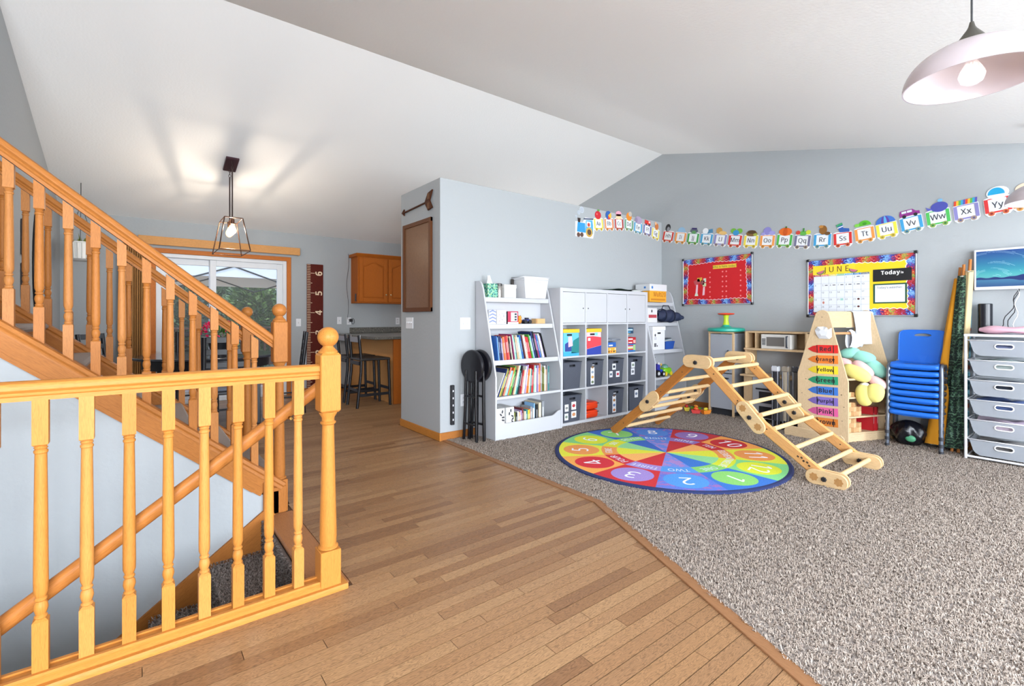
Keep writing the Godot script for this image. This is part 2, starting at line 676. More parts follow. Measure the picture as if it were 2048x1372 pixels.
	g.mm(Vector3(2.220, 0, -4.80), Vector3(2.233, 0.075, ZS + 0.014), 0.003)
	struct("baseboard_partition", g, wood(HONEY, 2, 0.45))
	g = G.new()
	g.mm(Vector3(XA - 0.014, 0, ZS), Vector3(XA, 0.075, ZF), 0.003)
	struct("baseboard_right", g, wood(OAK, 2, 0.45))
	g = G.new()
	g.mm(Vector3(1.84, 0, ZK), Vector3(2.75, 0.075, ZK + 0.014), 0.003)
	g.mm(Vector3(XL, 0, ZK), Vector3(0.13, 0.075, ZK + 0.014), 0.003)
	struct("baseboard_back", g, bw)

func build_floor() -> void:
	rng.seed = 21
	# subfloor, open over the stairwell
	var g := G.new()
	for b in [[-2.4, 2.3, -2.10, ZF + 0.1], [0.60, 2.3, -3.16, -2.10], [-2.4, 5.8, -7.9, -3.16], [2.2, 5.8, -4.0, ZF + 0.1]]:
		g.mm(Vector3(b[0], -0.12, b[2]), Vector3(b[1], -0.006, b[3]))
	var base := struct("floor", g, hx("5d4330", 0.9), "oak strip hardwood floor between the stairs and the carpet")
	var tones := [Color(0.685, 0.525, 0.385), Color(0.655, 0.495, 0.36), Color(0.71, 0.555, 0.41), Color(0.615, 0.455, 0.325), Color(0.67, 0.51, 0.37), Color(0.645, 0.49, 0.36), Color(0.70, 0.545, 0.405), Color(0.58, 0.425, 0.305)]
	var ms := []
	for i in tones.size():
		ms.append(floorboard(tones[i], 0.137 * i))
	var rest := []
	for i in tones.size():
		rest.append(G.new())
	var w := 0.057
	var planks := []
	for r in 145:
		var z := 0.36 - w * r
		var x := -1.0 if z > -2.06 else (0.735 if z > -4.25 else XL)
		x -= rng.randf() * 0.7
		while true:
			var l := rng.randf_range(0.35, 1.25)
			var e := x + l
			var x0 := x
			x = e
			var lo := -0.9 if z > -2.06 else (0.735 if z > -4.25 else XL)
			if e < lo + 0.02:
				continue
			x0 = maxf(x0, lo)
			var c0 := carpet_x(z - w / 2) - 0.052
			var c1 := carpet_x(z + w / 2) - 0.052
			if z < -4.85:
				c0 = XA
				c1 = XA
			elif z < ZS:
				c0 = 2.22
				c1 = 2.22
			if x0 > c0 - 0.01:
				break
			var mid := Vector3((x0 + minf(e, c0)) / 2, 0, z)
			var depth := (mid - EYE).dot(Vector3(sin(YAW), 0, -cos(YAW)))
			var side := (mid - EYE).dot(Vector3(cos(YAW), 0, sin(YAW)))
			var seen := depth > 0.9 and absf(side / depth) < 1.25
			planks.append([depth if seen else 99.0 + mid.length(), x0, minf(e, c0), minf(e, c1), z, rng.randi() % tones.size()])
			if e > maxf(c0, c1):
				break
	planks.sort_custom(func(a, b): return a[0] < b[0])
	for i in planks.size():
		var p: Array = planks[i]
		var one := i < 300
		g = G.new() if one else rest[p[5]]
		var z0: float = p[4] - w / 2 + 0.0004
		var z1: float = p[4] + w / 2 - 0.0004
		var b := 0.0011
		var t := [Vector3(p[1] + b, 0, z0 + b), Vector3(p[2] - b, 0, z0 + b), Vector3(p[3] - b, 0, z1 - b), Vector3(p[1] + b, 0, z1 - b)]
		var s := [Vector3(p[1] + 0.0003, -0.006, z0), Vector3(p[2], -0.006, z0), Vector3(p[3], -0.006, z1), Vector3(p[1] + 0.0003, -0.006, z1)]
		g.quad(t[0], t[1], t[2], t[3], Vector3.UP)
		for k in 4:
			var j := (k + 1) % 4
			var nn: Vector3 = ((t[j] - t[k]).cross(Vector3.UP)).normalized()
			g.quad(s[k], s[j], t[j], t[k], (nn + Vector3.UP * 0.3).normalized())
		if one:
			part(base, "plank", g, ms[p[5]])
	for i in tones.size():
		var o := part(base, "far_planks", rest[i], ms[i])
		o.set_meta("kind", "stuff")
	# strip between wood and carpet
	g = G.new()
	g.at(Vector3(0, 0, 0), Basis(Vector3(1, 0, 0), Vector3(0, 0, 1), Vector3(0, -1, 0)))
	g.prism(PackedVector2Array([Vector2(2.303 - 0.055, ZS), Vector2(2.303, ZS), Vector2(2.303, -2.04), Vector2(2.303 - 0.055, -2.052)]), 0.006, -0.007, 0.002)
	struct("trim_1", g, wood(Color(0.58, 0.415, 0.285), 2, 0.4))
	g = G.new()
	g.prism(PackedVector2Array([Vector2(2.303 - 0.055, -2.052), Vector2(2.303, -2.04), Vector2(carpet_x(0.4), 0.4), Vector2(carpet_x(0.4) - 0.062, 0.4)]), 0.006, -0.007, 0.002)
	var tr := struct("trim_2", g, wood(Color(0.58, 0.415, 0.285), 1, 0.4))
	tr.transform = Transform3D(Basis(Vector3(1, 0, 0), Vector3(0, 0, 1), Vector3(0, -1, 0)), Vector3.ZERO)
	# carpet: backing and curled yarn
	g = G.new()
	g.at(Vector3.ZERO, Basis(Vector3(1, 0, 0), Vector3(0, 0, 1), Vector3(0, -1, 0)))
	g.prism(PackedVector2Array([Vector2(2.304, ZS), Vector2(XA, ZS), Vector2(XA, ZF), Vector2(1.27, ZF), Vector2(carpet_x(0.4), 0.4), Vector2(2.304, -2.04)]), 0.004, -0.003)
	var cp := struct("floor_carpet", g, hx("8f8680", 1.0), "grey beige cut pile carpet under the climbing frame")
	pile(cp, 0)

func pile(parent: Node, _k: int) -> void:
	rng.seed = 77
	var m := StandardMaterial3D.new()
	m.vertex_color_use_as_albedo = true
	m.roughness = 1.0
	m.metallic_specular = 0.1
	var cell := 0.045
	for kind in 3:
		var g := G.new()
		for i in 70:
			var tone: Color = [Color(0.755, 0.70, 0.655), Color(0.71, 0.655, 0.61), Color(0.665, 0.61, 0.565), Color(0.79, 0.74, 0.695), Color(0.585, 0.53, 0.485)][rng.randi() % 5]
			g.tint(tone)
			var p := Vector3(rng.randf_range(-0.5, 0.5) * cell * 1.25, 0.002, rng.randf_range(-0.5, 0.5) * cell * 1.25)
			var a := rng.randf() * TAU
			var d := Vector3(cos(a), 0, sin(a))
			var s := Vector3(-d.z, 0, d.x) * rng.randf_range(0.0010, 0.0017)
			var l := rng.randf_range(0.005, 0.009)
			var h := rng.randf_range(0.008, 0.012)
			var q := p + d * l * 0.35 + Vector3(0, h * 0.8, 0)
			var e := p + d * l + Vector3(0, h, 0)
			var n1 := (Vector3.UP - d * 0.7).normalized()
			g.quad(p - s, p + s, q + s, q - s, n1)
			g.quad(q - s, q + s, e + s * 0.8, e - s * 0.8, Vector3.UP)
		var mesh := g.mesh(m)
		var xs := []
		var z := ZS + 0.02
		while z < -0.15:
			var x := carpet_x(z) + 0.02
			while x < XA - 0.02:
				if (int(x * 977.0) + int(z * 613.0) * 3) % 3 == -kind or (int(x * 977.0) + int(z * 613.0) * 3) % 3 == kind:
					xs.append(Vector3(x + rng.randf_range(-0.006, 0.006), 0.0, z + rng.randf_range(-0.006, 0.006)))
				x += cell
			z += cell
		var mm := MultiMesh.new()
		mm.transform_format = MultiMesh.TRANSFORM_3D
		mm.mesh = mesh
		mm.instance_count = xs.size()
		for i in xs.size():
			mm.set_instance_transform(i, Transform3D(Basis(Vector3.UP, rng.randf() * TAU).scaled(Vector3(1, rng.randf_range(0.8, 1.2), 1)), xs[i]))
		var o := MultiMeshInstance3D.new()
		o.name = "carpet_pile"
		o.multimesh = mm
		o.set_meta("kind", "stuff")
		parent.add_child(o, true)

# ---------- turned oak: a baluster with square ends, its foot at y 0
func spindle_shape(h: float, top_block: float, low_block: float, w := 0.038, slope := 0.0) -> G:
	var g := G.new()
	var s := w / 2
	# lower and upper square blocks; slope cuts the ends along the rake
	for q in [[0.0, low_block, true], [h - top_block, h, false]]:
		var y0: float = q[0]
		var y1: float = q[1]
		var cut: bool = q[2]
		var b := 0.008
		var ring := []
		for k in [[-1, -1], [1, -1], [1, 1], [-1, 1]]:
			var e: float = -slope * s * k[0]
			ring.append([Vector3(s * k[0], y0 + (e if cut else b), s * k[1]), Vector3(s * k[0], y1 + (-b if cut else e), s * k[1])])
		for k in 4:
			var j := (k + 1) % 4
			var nn: Vector3 = (ring[j][0] - ring[k][0]).cross(Vector3.UP).normalized() * -1.0
			if nn.dot(ring[k][0] * Vector3(1, 0, 1)) < 0:
				nn = -nn
			g.quad(ring[k][0], ring[j][0], ring[j][1], ring[k][1], nn)
			# the lamb's tongue from square to round
			var ye := y1 if cut else y0
			var i := 1 if cut else 0
			var m := 0.55
			var a0: Vector3 = ring[k][i]
			var a1: Vector3 = ring[j][i]
			var c0 := Vector3(a0.x * m, ye, a0.z * m)
			var c1 := Vector3(a1.x * m, ye, a1.z * m)
			g.quad(a0, a1, c1, c0, (nn + Vector3(0, 1.2 if cut else -1.2, 0)).normalized())
	var r := w / 2
	var a := low_block - 0.004
	var z := h - top_block + 0.004
	var pr := [Vector2(r * 0.62, a), Vector2(r * 0.86, a + 0.006), Vector2(r * 0.86, a + 0.010), Vector2(r * 0.66, a + 0.014), Vector2(r * 0.80, a + 0.022), Vector2(r * 0.95, a + 0.034), Vector2(r * 0.86, a + 0.048), Vector2(r * 0.62, a + 0.056), Vector2(r * 0.84, a + 0.060), Vector2(r * 0.84, a + 0.065), Vector2(r * 0.66, a + 0.069), Vector2(r * 0.94, a + 0.085), Vector2(r * 0.97, a + 0.12), Vector2(r * 0.90, (a + z) * 0.55), Vector2(r * 0.78, z - 0.026), Vector2(r * 0.92, z - 0.022), Vector2(r * 0.92, z - 0.016), Vector2(r * 0.74, z - 0.012), Vector2(r * 0.92, z - 0.007), Vector2(r * 0.66, z)]
	g.lathe(pr, 14, 0.5)
	return g

func newel(parent: Node, pos: Vector3, h: float, foot: float, head0: float, w: float, tone: Color) -> void:
	# square plinth to foot, tapered shaft, square head from head0 to h, collar and ball
	var np := Node3D.new()
	np.name = "newel_post"
	parent.add_child(np, true)
	np.position = pos
	var wy := wood(tone, 1, 0.36)
	var s := w / 2
	var g := G.new().box(Vector3(0, foot / 2, 0), Vector3(w, foot, w), 0.002)
	part(np, "plinth", g, wy)
	g = G.new()
	var a := foot
	var z := head0
	g.lathe([Vector2(s * 0.7, a - 0.002), Vector2(s * 0.98, a + 0.004), Vector2(s * 0.98, a + 0.010), Vector2(s * 0.78, a + 0.016), Vector2(s * 0.84, a + 0.05), Vector2(s * 0.70, (a + z) * 0.5), Vector2(s * 0.58, z - 0.055), Vector2(s * 0.74, z - 0.05), Vector2(s * 0.78, z - 0.044), Vector2(s * 0.60, z - 0.038), Vector2(s * 0.62, z - 0.025), Vector2(s * 0.86, z - 0.008), Vector2(s * 0.9, z)], 20, 0.5)
	part(np, "shaft", g, wy)
	g = G.new()
	g.at(Vector3.ZERO, Basis(Vector3(1, 0, 0), Vector3(0, 0, 1), Vector3(0, -1, 0)))
	var c := 0.004
	var sq := PackedVector2Array([Vector2(-s + c, -s), Vector2(s - c, -s), Vector2(s, -s + c), Vector2(s, s - c), Vector2(s - c, s), Vector2(-s + c, s), Vector2(-s, s - c), Vector2(-s, -s + c)])
	g.prism(sq, -head0, -h, 0.009)
	part(np, "head", g, wy)
	g = G.new()
	var r := s * 1.03
	g.lathe([Vector2(s * 0.92, h - 0.003), Vector2(s * 0.95, h + 0.006), Vector2(s * 0.80, h + 0.012), Vector2(s * 0.62, h + 0.02), Vector2(s * 0.52, h + 0.026), Vector2(s * 0.5, h + 0.03)], 20, 0.7)
	part(np, "collar", g, wy)
	g = G.new().sphere(Vector3(0, h + 0.026 + r * 0.95, 0), Vector3(r, r, r), 24, 16)
	part(np, "ball_finial", g, wood(tone, 1, 0.30, 14.0, 6.0))

func rail_profile(w: float, h: float) -> PackedVector2Array:   # handrail section: rounded top, finger grooves, fillet below
	var s := w / 2
	return PackedVector2Array([Vector2(-s * 0.62, 0), Vector2(s * 0.62, 0), Vector2(s * 0.62, h * 0.22), Vector2(s * 0.78, h * 0.30), Vector2(s * 0.70, h * 0.42), Vector2(s * 0.98, h * 0.56), Vector2(s, h * 0.72), Vector2(s * 0.86, h * 0.88), Vector2(s * 0.5, h * 0.98), Vector2(0, h), Vector2(-s * 0.5, h * 0.98), Vector2(-s * 0.86, h * 0.88), Vector2(-s, h * 0.72), Vector2(-s * 0.98, h * 0.56), Vector2(-s * 0.70, h * 0.42), Vector2(-s * 0.78, h * 0.30), Vector2(-s * 0.62, h * 0.22)])

func along(a: Vector3, b: Vector3) -> Transform3D:    # local z runs from a to b, local y as upright as it can be
	var z := (b - a).normalized()
	var x := Vector3.UP.cross(z).normalized()
	return Transform3D(Basis(x, z.cross(x), z), a)

func rail(parent: Node, called: String, a: Vector3, b: Vector3, prof: PackedVector2Array, m: Material) -> MeshInstance3D:
	var o := part(parent, called, G.new().prism(prof, 0.0, a.distance_to(b), 0.002), m)
	o.transform = along(a, b)
	return o

func build_stairs() -> void:
	var zr := -2.108
	# ---- the level balustrade beside the stairwell
	var o := thing("landing_balustrade", "honey oak balustrade with turned spindles and a ball-topped newel along the floor edge", "railing", Vector3(0.645, 0, zr))
	var b0 := Vector3(0.645, 0, zr)
	var gx := wood(HONEY, 2, 0.33)
	rail(o, "handrail", Vector3(-1.9, 0.897, zr) - b0, Vector3(0.61, 0.897, zr) - b0, rail_profile(0.062, 0.062), gx)
	var bp := PackedVector2Array([Vector2(-0.062, 0), Vector2(0.062, 0), Vector2(0.062, 0.016), Vector2(0.058, 0.022), Vector2(-0.058, 0.022), Vector2(-0.062, 0.016)])
	rail(o, "base_board", Vector3(-1.9, 0, zr) - b0, Vector3(0.712, 0, zr) - b0, bp, wood(HONEY, 2, 0.36, 26, 1.6, 0.3))
	var sp := PackedVector2Array([Vector2(-0.04, 0.022), Vector2(0.04, 0.022), Vector2(0.040, 0.030), Vector2(0.035, 0.034), Vector2(0.037, 0.044), Vector2(0.032, 0.050), Vector2(0.018, 0.050), Vector2(0.018, 0.044), Vector2(-0.018, 0.044), Vector2(-0.018, 0.050), Vector2(-0.032, 0.050), Vector2(-0.037, 0.044), Vector2(-0.035, 0.034), Vector2(-0.040, 0.030)])
	rail(o, "shoe_rail", Vector3(-1.9, 0, zr) - b0, Vector3(0.606, 0, zr) - b0, sp, wood(HONEY, 2, 0.36, 26, 1.6, 0.6))
	var tones := [HONEY, HONEY.lightened(0.05), HONEY.darkened(0.05)]
	var meshes := []
	for i in 3:
		meshes.append(spindle_shape(0.853, 0.15, 0.165).mesh(wood(tones[i], 1, 0.36, 26, 1.6, 0.21 * i)))
	for i in 14:
		var s := MeshInstance3D.new()
		s.name = "spindle"
		s.mesh = meshes[(i * 5 + 1) % 3]
		o.add_child(s, true)
		s.position = Vector3(0.5235 - 0.109 * i, 0.046, zr) - b0
	newel(o, Vector3(0, 0.020, 0), 0.985, 0.150, 0.733, 0.084, HONEY)
	# ---- handrail of the stairs going down, on the stair side of the balustrade
	var h0 := on_z(640, 772, -2.175)
	var h1 := on_z(0, 1251, -2.175)
	var d := (h1 - h0).normalized()
	h1 = h0 + d * 2.6
	var hr := thing("stair_handrail", "round oak handrail sloping down along the stairwell behind the turned spindles", "handrail", h0)
	var circ := PackedVector2Array()
	for i in 20:
		var a := TAU * i / 20
		circ.append(Vector2(cos(a) * 0.021, sin(a) * (0.024 if sin(a) > 0 else 0.030)))
	rail(hr, "rail", Vector3.ZERO, h1 - h0, circ, wood(OAK, 2, 0.33))
	for f in [0.06, 0.62]:
		var p: Vector3 = (h1 - h0) * f
		var g := G.new()
		g.tube([p + Vector3(0, -0.02, 0), p + Vector3(0, -0.035, 0.02), p + Vector3(0, -0.03, 0.046)], 0.006, 8)
		part(hr, "bracket", g, hx("8b6a34", 0.35, 0.9))
	# ---- carpeted stairs going down
	var st := struct("stairs_down", G.new().mm(Vector3(0.590, -0.022, -3.085), Vector3(0.737, 0.001, -2.10), 0.006), wood(Color(0.66, 0.45, 0.29), 2, 0.36), "short carpeted stairs leading down from the oak floor edge")
	rng.seed = 5
	var runl := 0.258
	var rise := 0.19
	var cm := hx("7b716b", 1.0)
	for i in 7:
		var x1 := 0.598 - runl * i
		var y := -rise * (i + 1)
		var g := G.new()
		g.mm(Vector3(x1 - runl - 0.02, y - 0.05, -3.062), Vector3(x1, y, -2.145), 0.018)
		g.mm(Vector3(x1 - 0.03, y, -3.062), Vector3(x1, y + rise - 0.012 if i > 0 else -0.03, -2.145), 0.008)
		part(st, "carpeted_tread", g, cm)
	tread_pile(st, runl, rise)
	# skirt board on the stairwell wall
	var g: G
	var sk := func(x: float) -> float: return 0.045 + (x - 0.585) * 0.72
	rail(st, "skirt_board", Vector3(-1.9, sk.call(-1.9), -3.075), Vector3(0.60, sk.call(0.60), -3.075), PackedVector2Array([Vector2(-0.008, -0.22), Vector2(0.008, -0.22), Vector2(0.008, 0.0), Vector2(-0.008, 0.0)]), wood(OAK, 2, 0.4, 22, 1.4))
	# ---- the flight going up: closed strings, treads between them
	var zn := -3.13
	var zf := -4.20
	var shoe := func(x: float) -> float: return 0.750 - 0.825 * x     # top of the shoe rail
	var up := struct("stairs_up", G.new().mm(Vector3(0.48, 0.0, zf + 0.05), Vector3(0.70, 0.17, zn - 0.05), 0.012), hx("857a73", 1.0), "carpeted stairs going up between two oak balustrades")
	for i in range(1, 9):
		var x1 := 0.70 - 0.23 * i
		var y := 0.17 + 0.19 * i
		g = G.new().mm(Vector3(x1 - 0.26, y - 0.04, zf + 0.05), Vector3(x1 + 0.015, y, zn - 0.05), 0.014)
		part(up, "tread", g, hx("9d938c", 1.0))
		g = G.new().mm(Vector3(x1 - 0.02, y - 0.19, zf + 0.05), Vector3(x1, y - 0.03, zn - 0.05))
		part(up, "riser", g, wood(OAK, 2, 0.45))
	for zz in [zn, zf]:
		var near: bool = zz == zn
		var face: float = zz + 0.052
		var kk := 1.0 / sqrt(1 + 0.825 * 0.825)
		var x1 := 0.64
		rail(up, "string_board", Vector3(x1, shoe.call(x1), face - 0.0425), Vector3(-2.2, shoe.call(-2.2), face - 0.0425), PackedVector2Array([Vector2(-0.0425, -0.165 * kk), Vector2(0.0425, -0.165 * kk), Vector2(0.0425, -0.050 * kk), Vector2(-0.0425, -0.050 * kk)]), wood(OAK, 2, 0.4, 22, 1.4, 0.2))
		rail(up, "string_moulding", Vector3(0.6, shoe.call(0.6), face), Vector3(-2.2, shoe.call(-2.2), face), PackedVector2Array([Vector2(-0.006, -0.168 * kk), Vector2(0.004, -0.168 * kk), Vector2(0.004, -0.142 * kk), Vector2(-0.006, -0.142 * kk)]), wood(OAK, 2, 0.4))
		g = G.new().mm(Vector3(0.602, 0.0, face - 0.083), Vector3(0.660, shoe.call(0.66) - 0.07, face - 0.004), 0.002)
		part(up, "string_foot", g, wood(OAK, 1, 0.4))
	g = G.new().mm(Vector3(0.575, -0.03, -3.088), Vector3(0.615, 0.20, -3.068), 0.002)
	part(up, "corner_trim", g, wood(OAK, 1, 0.4))
	for zz in [zn, zf]:
		var near: bool = zz == zn
		var lab := "oak stair balustrade rising on the stairwell side, ball newel at its foot" if near else "far oak stair balustrade on the dining side of the rising flight"
		var nb := Vector3(0.672, 0, zz)
		var bal := thing("stair_balustrade", lab, "railing", nb)
		var k := 1.0 / sqrt(1 + 0.825 * 0.825)
		var shoe_p := PackedVector2Array([Vector2(-0.055, -0.058 * k), Vector2(0.055, -0.058 * k), Vector2(0.055, -0.046 * k), Vector2(0.050, -0.036 * k), Vector2(0.055, -0.026 * k), Vector2(0.050, -0.006 * k), Vector2(0.04, 0), Vector2(-0.04, 0), Vector2(-0.05, -0.006 * k), Vector2(-0.055, -0.026 * k)])
		var e := 0.70 if near else 0.64
		rail(bal, "shoe_rail", Vector3(e, shoe.call(e), zz) - nb, Vector3(-2.0, shoe.call(-2.0), zz) - nb, shoe_p, wood(OAK, 2, 0.36))
		var rb := func(x: float) -> float: return 1.492 - 0.815 * x
		rail(bal, "handrail", Vector3(0.642, rb.call(0.642), zz) - nb, Vector3(-2.0, rb.call(-2.0), zz) - nb, rail_profile(0.062, 0.064), wood(OAK, 2, 0.33, 24, 1.4))
		var first := 0.5375 if near else 0.5525
		var ms := []
		for i in 2:
			ms.append(spindle_shape(0.735, 0.125, 0.165, 0.037, 0.82).mesh(wood([OAK, OAK.lightened(0.06)][i], 1, 0.36, 26, 1.6, 0.33 * i)))
		for i in 16:
			var x: float = first - 0.0998 * i
			var sp2 := MeshInstance3D.new()
			sp2.name = "spindle"
			sp2.mesh = ms[(i * 3 + int(near)) % 2]
			bal.add_child(sp2, true)
			sp2.position = Vector3(x, shoe.call(x) - 0.002, zz) - nb
			sp2.rotation.y = 0.0
		newel(bal, Vector3.ZERO, 1.135, 0.19, 0.885, 0.078, OAK)
		if near:
			g = G.new().mm(Vector3(-0.055, 0, 0.03), Vector3(0.03, 0.155, 0.048), 0.003)
			part(bal, "plinth_block", g, wood(OAK, 1, 0.4))

func tread_pile(parent: Node, runl: float, rise: float) -> void:
	var m := StandardMaterial3D.new()
	m.vertex_color_use_as_albedo = true
	m.roughness = 1.0
	var g := G.new()
	for i in 46:
		var tone: Color = [Color(0.62, 0.58, 0.56), Color(0.54, 0.50, 0.48), Color(0.46, 0.42, 0.40), Color(0.36, 0.33, 0.31)][rng.randi() % 4]
		g.tint(tone)
		var p := Vector3(rng.randf_range(-0.028, 0.028), 0.0, rng.randf_range(-0.028, 0.028))
		var a := rng.randf() * TAU
		var d := Vector3(cos(a), 0, sin(a))
		var s := Vector3(-d.z, 0, d.x) * rng.randf_range(0.0014, 0.0022)
		var q := p + d * 0.004 + Vector3(0, 0.008, 0)
		var e := p + d * 0.010 + Vector3(0, 0.010, 0)
		g.quad(p - s, p + s, q + s, q - s, (Vector3.UP - d * 0.7).normalized())
		g.quad(q - s, q + s, e + s, e - s, Vector3.UP)
	var xs := []
	for i in 6:
		var x1 := 0.598 - runl * i
		var y := -rise * (i + 1)
		var z := -3.04
		while z < -2.16:
			var x := x1 - runl
			while x < x1 - 0.02:
				xs.append(Transform3D(Basis(Vector3.UP, rng.randf() * TAU), Vector3(x, y - 0.001, z)))
				x += 0.045
			var yy := y + 0.02
			while yy < y + rise - 0.02:
				xs.append(Transform3D(Basis(Vector3(0, 0, 1), PI / 2) * Basis(Vector3.UP, rng.randf() * TAU), Vector3(x1 - 0.029, yy, z)))
				yy += 0.045
			z += 0.045
	var mm := MultiMesh.new()
	mm.transform_format = MultiMesh.TRANSFORM_3D
	mm.mesh = g.mesh(m)
	mm.instance_count = xs.size()
	for i in xs.size():
		mm.set_instance_transform(i, xs[i])
	var o := MultiMeshInstance3D.new()
	o.name = "carpet_pile"
	o.multimesh = mm
	o.set_meta("kind", "stuff")
	parent.add_child(o, true)

func glass(a := 0.12, tint := Color(0.92, 0.96, 0.96)) -> StandardMaterial3D:
	var m := StandardMaterial3D.new()
	m.transparency = BaseMaterial3D.TRANSPARENCY_ALPHA
	m.albedo_color = Color(tint, a)
	m.roughness = 0.03
	m.metallic_specular = 0.03
	return m

func build_dining() -> void:
	# ---- sliding door
	var white := hx("dfe2e6", 0.45)
	var g := G.new()
	var x0 := 0.19
	var x1 := 1.765
	for r in [[x0, x0 + 0.05, 0.0, 2.0], [x1 - 0.05, x1, 0.0, 2.0], [x0 + 0.05, x1 - 0.05, 1.95, 2.0], [x0 + 0.05, x1 - 0.05, 0.0, 0.04]]:
		g.mm(Vector3(r[0], r[2], ZK - 0.13), Vector3(r[1], r[3], ZK - 0.005), 0.003)
	var door := struct("door_1", g, white, "white framed sliding glass door opening onto the deck")
	for s in [[x0 + 0.05, 0.86, ZK - 0.10], [0.79, x1 - 0.05, ZK - 0.05]]:
		g = G.new()
		var a: float = s[0]
		var b: float = s[1]
		var z: float = s[2]
		for r in [[a, a + 0.075, 0.04, 1.95], [b - 0.075, b, 0.04, 1.95], [a + 0.075, b - 0.075, 1.87, 1.95], [a + 0.075, b - 0.075, 0.04, 0.16]]:
			g.mm(Vector3(r[0], r[2], z - 0.02), Vector3(r[1], r[3], z + 0.02), 0.003)
		part(door, "sash", g, white)
		g = G.new().mm(Vector3(a + 0.076, 0.161, z - 0.004), Vector3(b - 0.076, 1.869, z + 0.004))
		part(door, "pane", g, glass(0.06))
	var wd := wood(Color(0.80, 0.47, 0.21), 1, 0.4)
	var wx := wood(Color(0.80, 0.47, 0.21), 0, 0.4)
	g = G.new().mm(Vector3(x1, 0, ZK - 0.01), Vector3(x1 + 0.06, 2.06, ZK + 0.02), 0.005)
	part(door, "casing", g, wd)
	g = G.new().mm(Vector3(x0 - 0.06, 0, ZK - 0.01), Vector3(x0, 2.06, ZK + 0.02), 0.005)
	part(door, "casing", g, wd)
	g = G.new().mm(Vector3(x0 - 0.06, 2.0, ZK - 0.01), Vector3(x1 + 0.06, 2.06, ZK + 0.021), 0.005)
	part(door, "casing", g, wx)
	# ---- wooden valance and the vertical blinds pushed to its left end
	var o := thing("blind_valance", "long pale wood valance mounted above the sliding door", "valance", Vector3(0.93, 2.09, ZK))
	part(o, "face_board", G.new().mm(Vector3(-0.92, 0, 0.09), Vector3(1.0, 0.108, 0.105), 0.003), wood(Color(0.85, 0.62, 0.38), 0, 0.45))
	part(o, "return_board", G.new().mm(Vector3(0.985, 0, 0.0), Vector3(1.0, 0.108, 0.09), 0.002), hx("d9c3a4", 0.5))
	part(o, "return_board", G.new().mm(Vector3(-0.92, 0, 0.0), Vector3(-0.905, 0.108, 0.09), 0.002), hx("d9c3a4", 0.5))
	o = thing("vertical_blinds", "wood toned vertical blind slats stacked at the left of the sliding door", "blinds", Vector3(-0.06, 0.05, ZK + 0.05))
	for i in 13:
		g = G.new()
		g.at(Vector3(-0.105 + 0.0225 * i, 0, 0), Basis(Vector3.UP, 1.12))
		g.box(Vector3(0, 1.02, 0), Vector3(0.085, 2.04, 0.003), 0.001)
		part(o, "slat", g, wood([Color(0.80, 0.60, 0.38), Color(0.74, 0.54, 0.33)][i % 2], 1, 0.5))
	# ---- growth ruler
	o = thing("growth_ruler", "tall dark stained wooden growth chart ruler with cream numerals", "growth chart", Vector3(2.17, 0.012, ZK + 0.002))
	part(o, "board", G.new().mm(Vector3(-0.121, 0, 0), Vector3(0.121, 1.968, 0.02), 0.003), wood(Color(0.36, 0.11, 0.065), 1, 0.35, 12, 2.5))
	var cream := hx("e9cfae", 0.6)
	for k in range(2, 78):
		var l := 0.112 if k % 12 == 0 else (0.075 if k % 6 == 0 else 0.05)
		part(o, "tick", G.new().mm(Vector3(-0.119, k * 0.0254 - 0.0035, 0.0195), Vector3(-0.119 + l, k * 0.0254 + 0.0035, 0.0208)), cream)
	for k in range(1, 7):
		text(o, "numeral", str(k), 0.14, cream, Transform3D(Basis(Vector3(0, 0, 1), PI / 2), Vector3(0.055, k * 0.3048, 0.021)), 0.0015, "Droid Sans", 700)
	# ---- switches and outlets
	plate(Vector3(1.932, 1.081, ZK), 0.0, 1, "white single switch plate between door casing and growth ruler", true)
	plate(Vector3(2.545, 1.109, ZK), 0.0, 1, "white switch plate right of the growth ruler", true)
	plate(Vector3(2.700, 1.100, ZK), 0.0, 1, "white outlet with a black charger plugged in under the cabinet", false)
	plate(Vector3(3.541, 1.097, ZK), 0.0, 1, "white outlet plate on the wall under the oak cabinets", false)
	plate(Vector3(2.232, 1.099, -4.585), -PI / 2, 3, "white triple switch plate below the chalkboard", true)
	plate(Vector3(2.506, 1.098, ZS), 0.0, 2, "white double switch plate left of the tall white bookcase", true)
	plate(Vector3(2.489, 0.358, ZS), 0.0, 1, "white outlet plate behind the folded black stools", false)
	o = thing("phone_charger", "black plug-in charger whose cable runs up beside the oak cabinet", "charger", Vector3(2.70, 1.10, ZK + 0.01))
	g = G.new().box(Vector3(0.02, 0.012, 0.03), Vector3(0.05, 0.05, 0.045), 0.008)
	part(o, "charger", g, hx("16161a", 0.5))
	var c := []
	for i in 25:
		var f := i / 24.0
		c.append(Vector3(-0.035 + 0.018 * sin(f * 9.0), 0.03 + f * 1.05, 0.02 + 0.10 * smoothstep(0.15, 0.4, f) * 0.2))
	part(o, "cable", G.new().tube(c, 0.003, 6), hx("1b1b22", 0.5))
	c = []
	for i in 20:
		var a := TAU * i / 20
		c.append(Vector3(0.05 + 0.022 * cos(a), -0.005 + 0.045 * sin(a), 0.04))
	part(o, "cable", G.new().tube(c, 0.003, 6, true), hx("1b1b22", 0.5))
	# ---- upper cabinets
	var oak := Color(0.70, 0.38, 0.12)
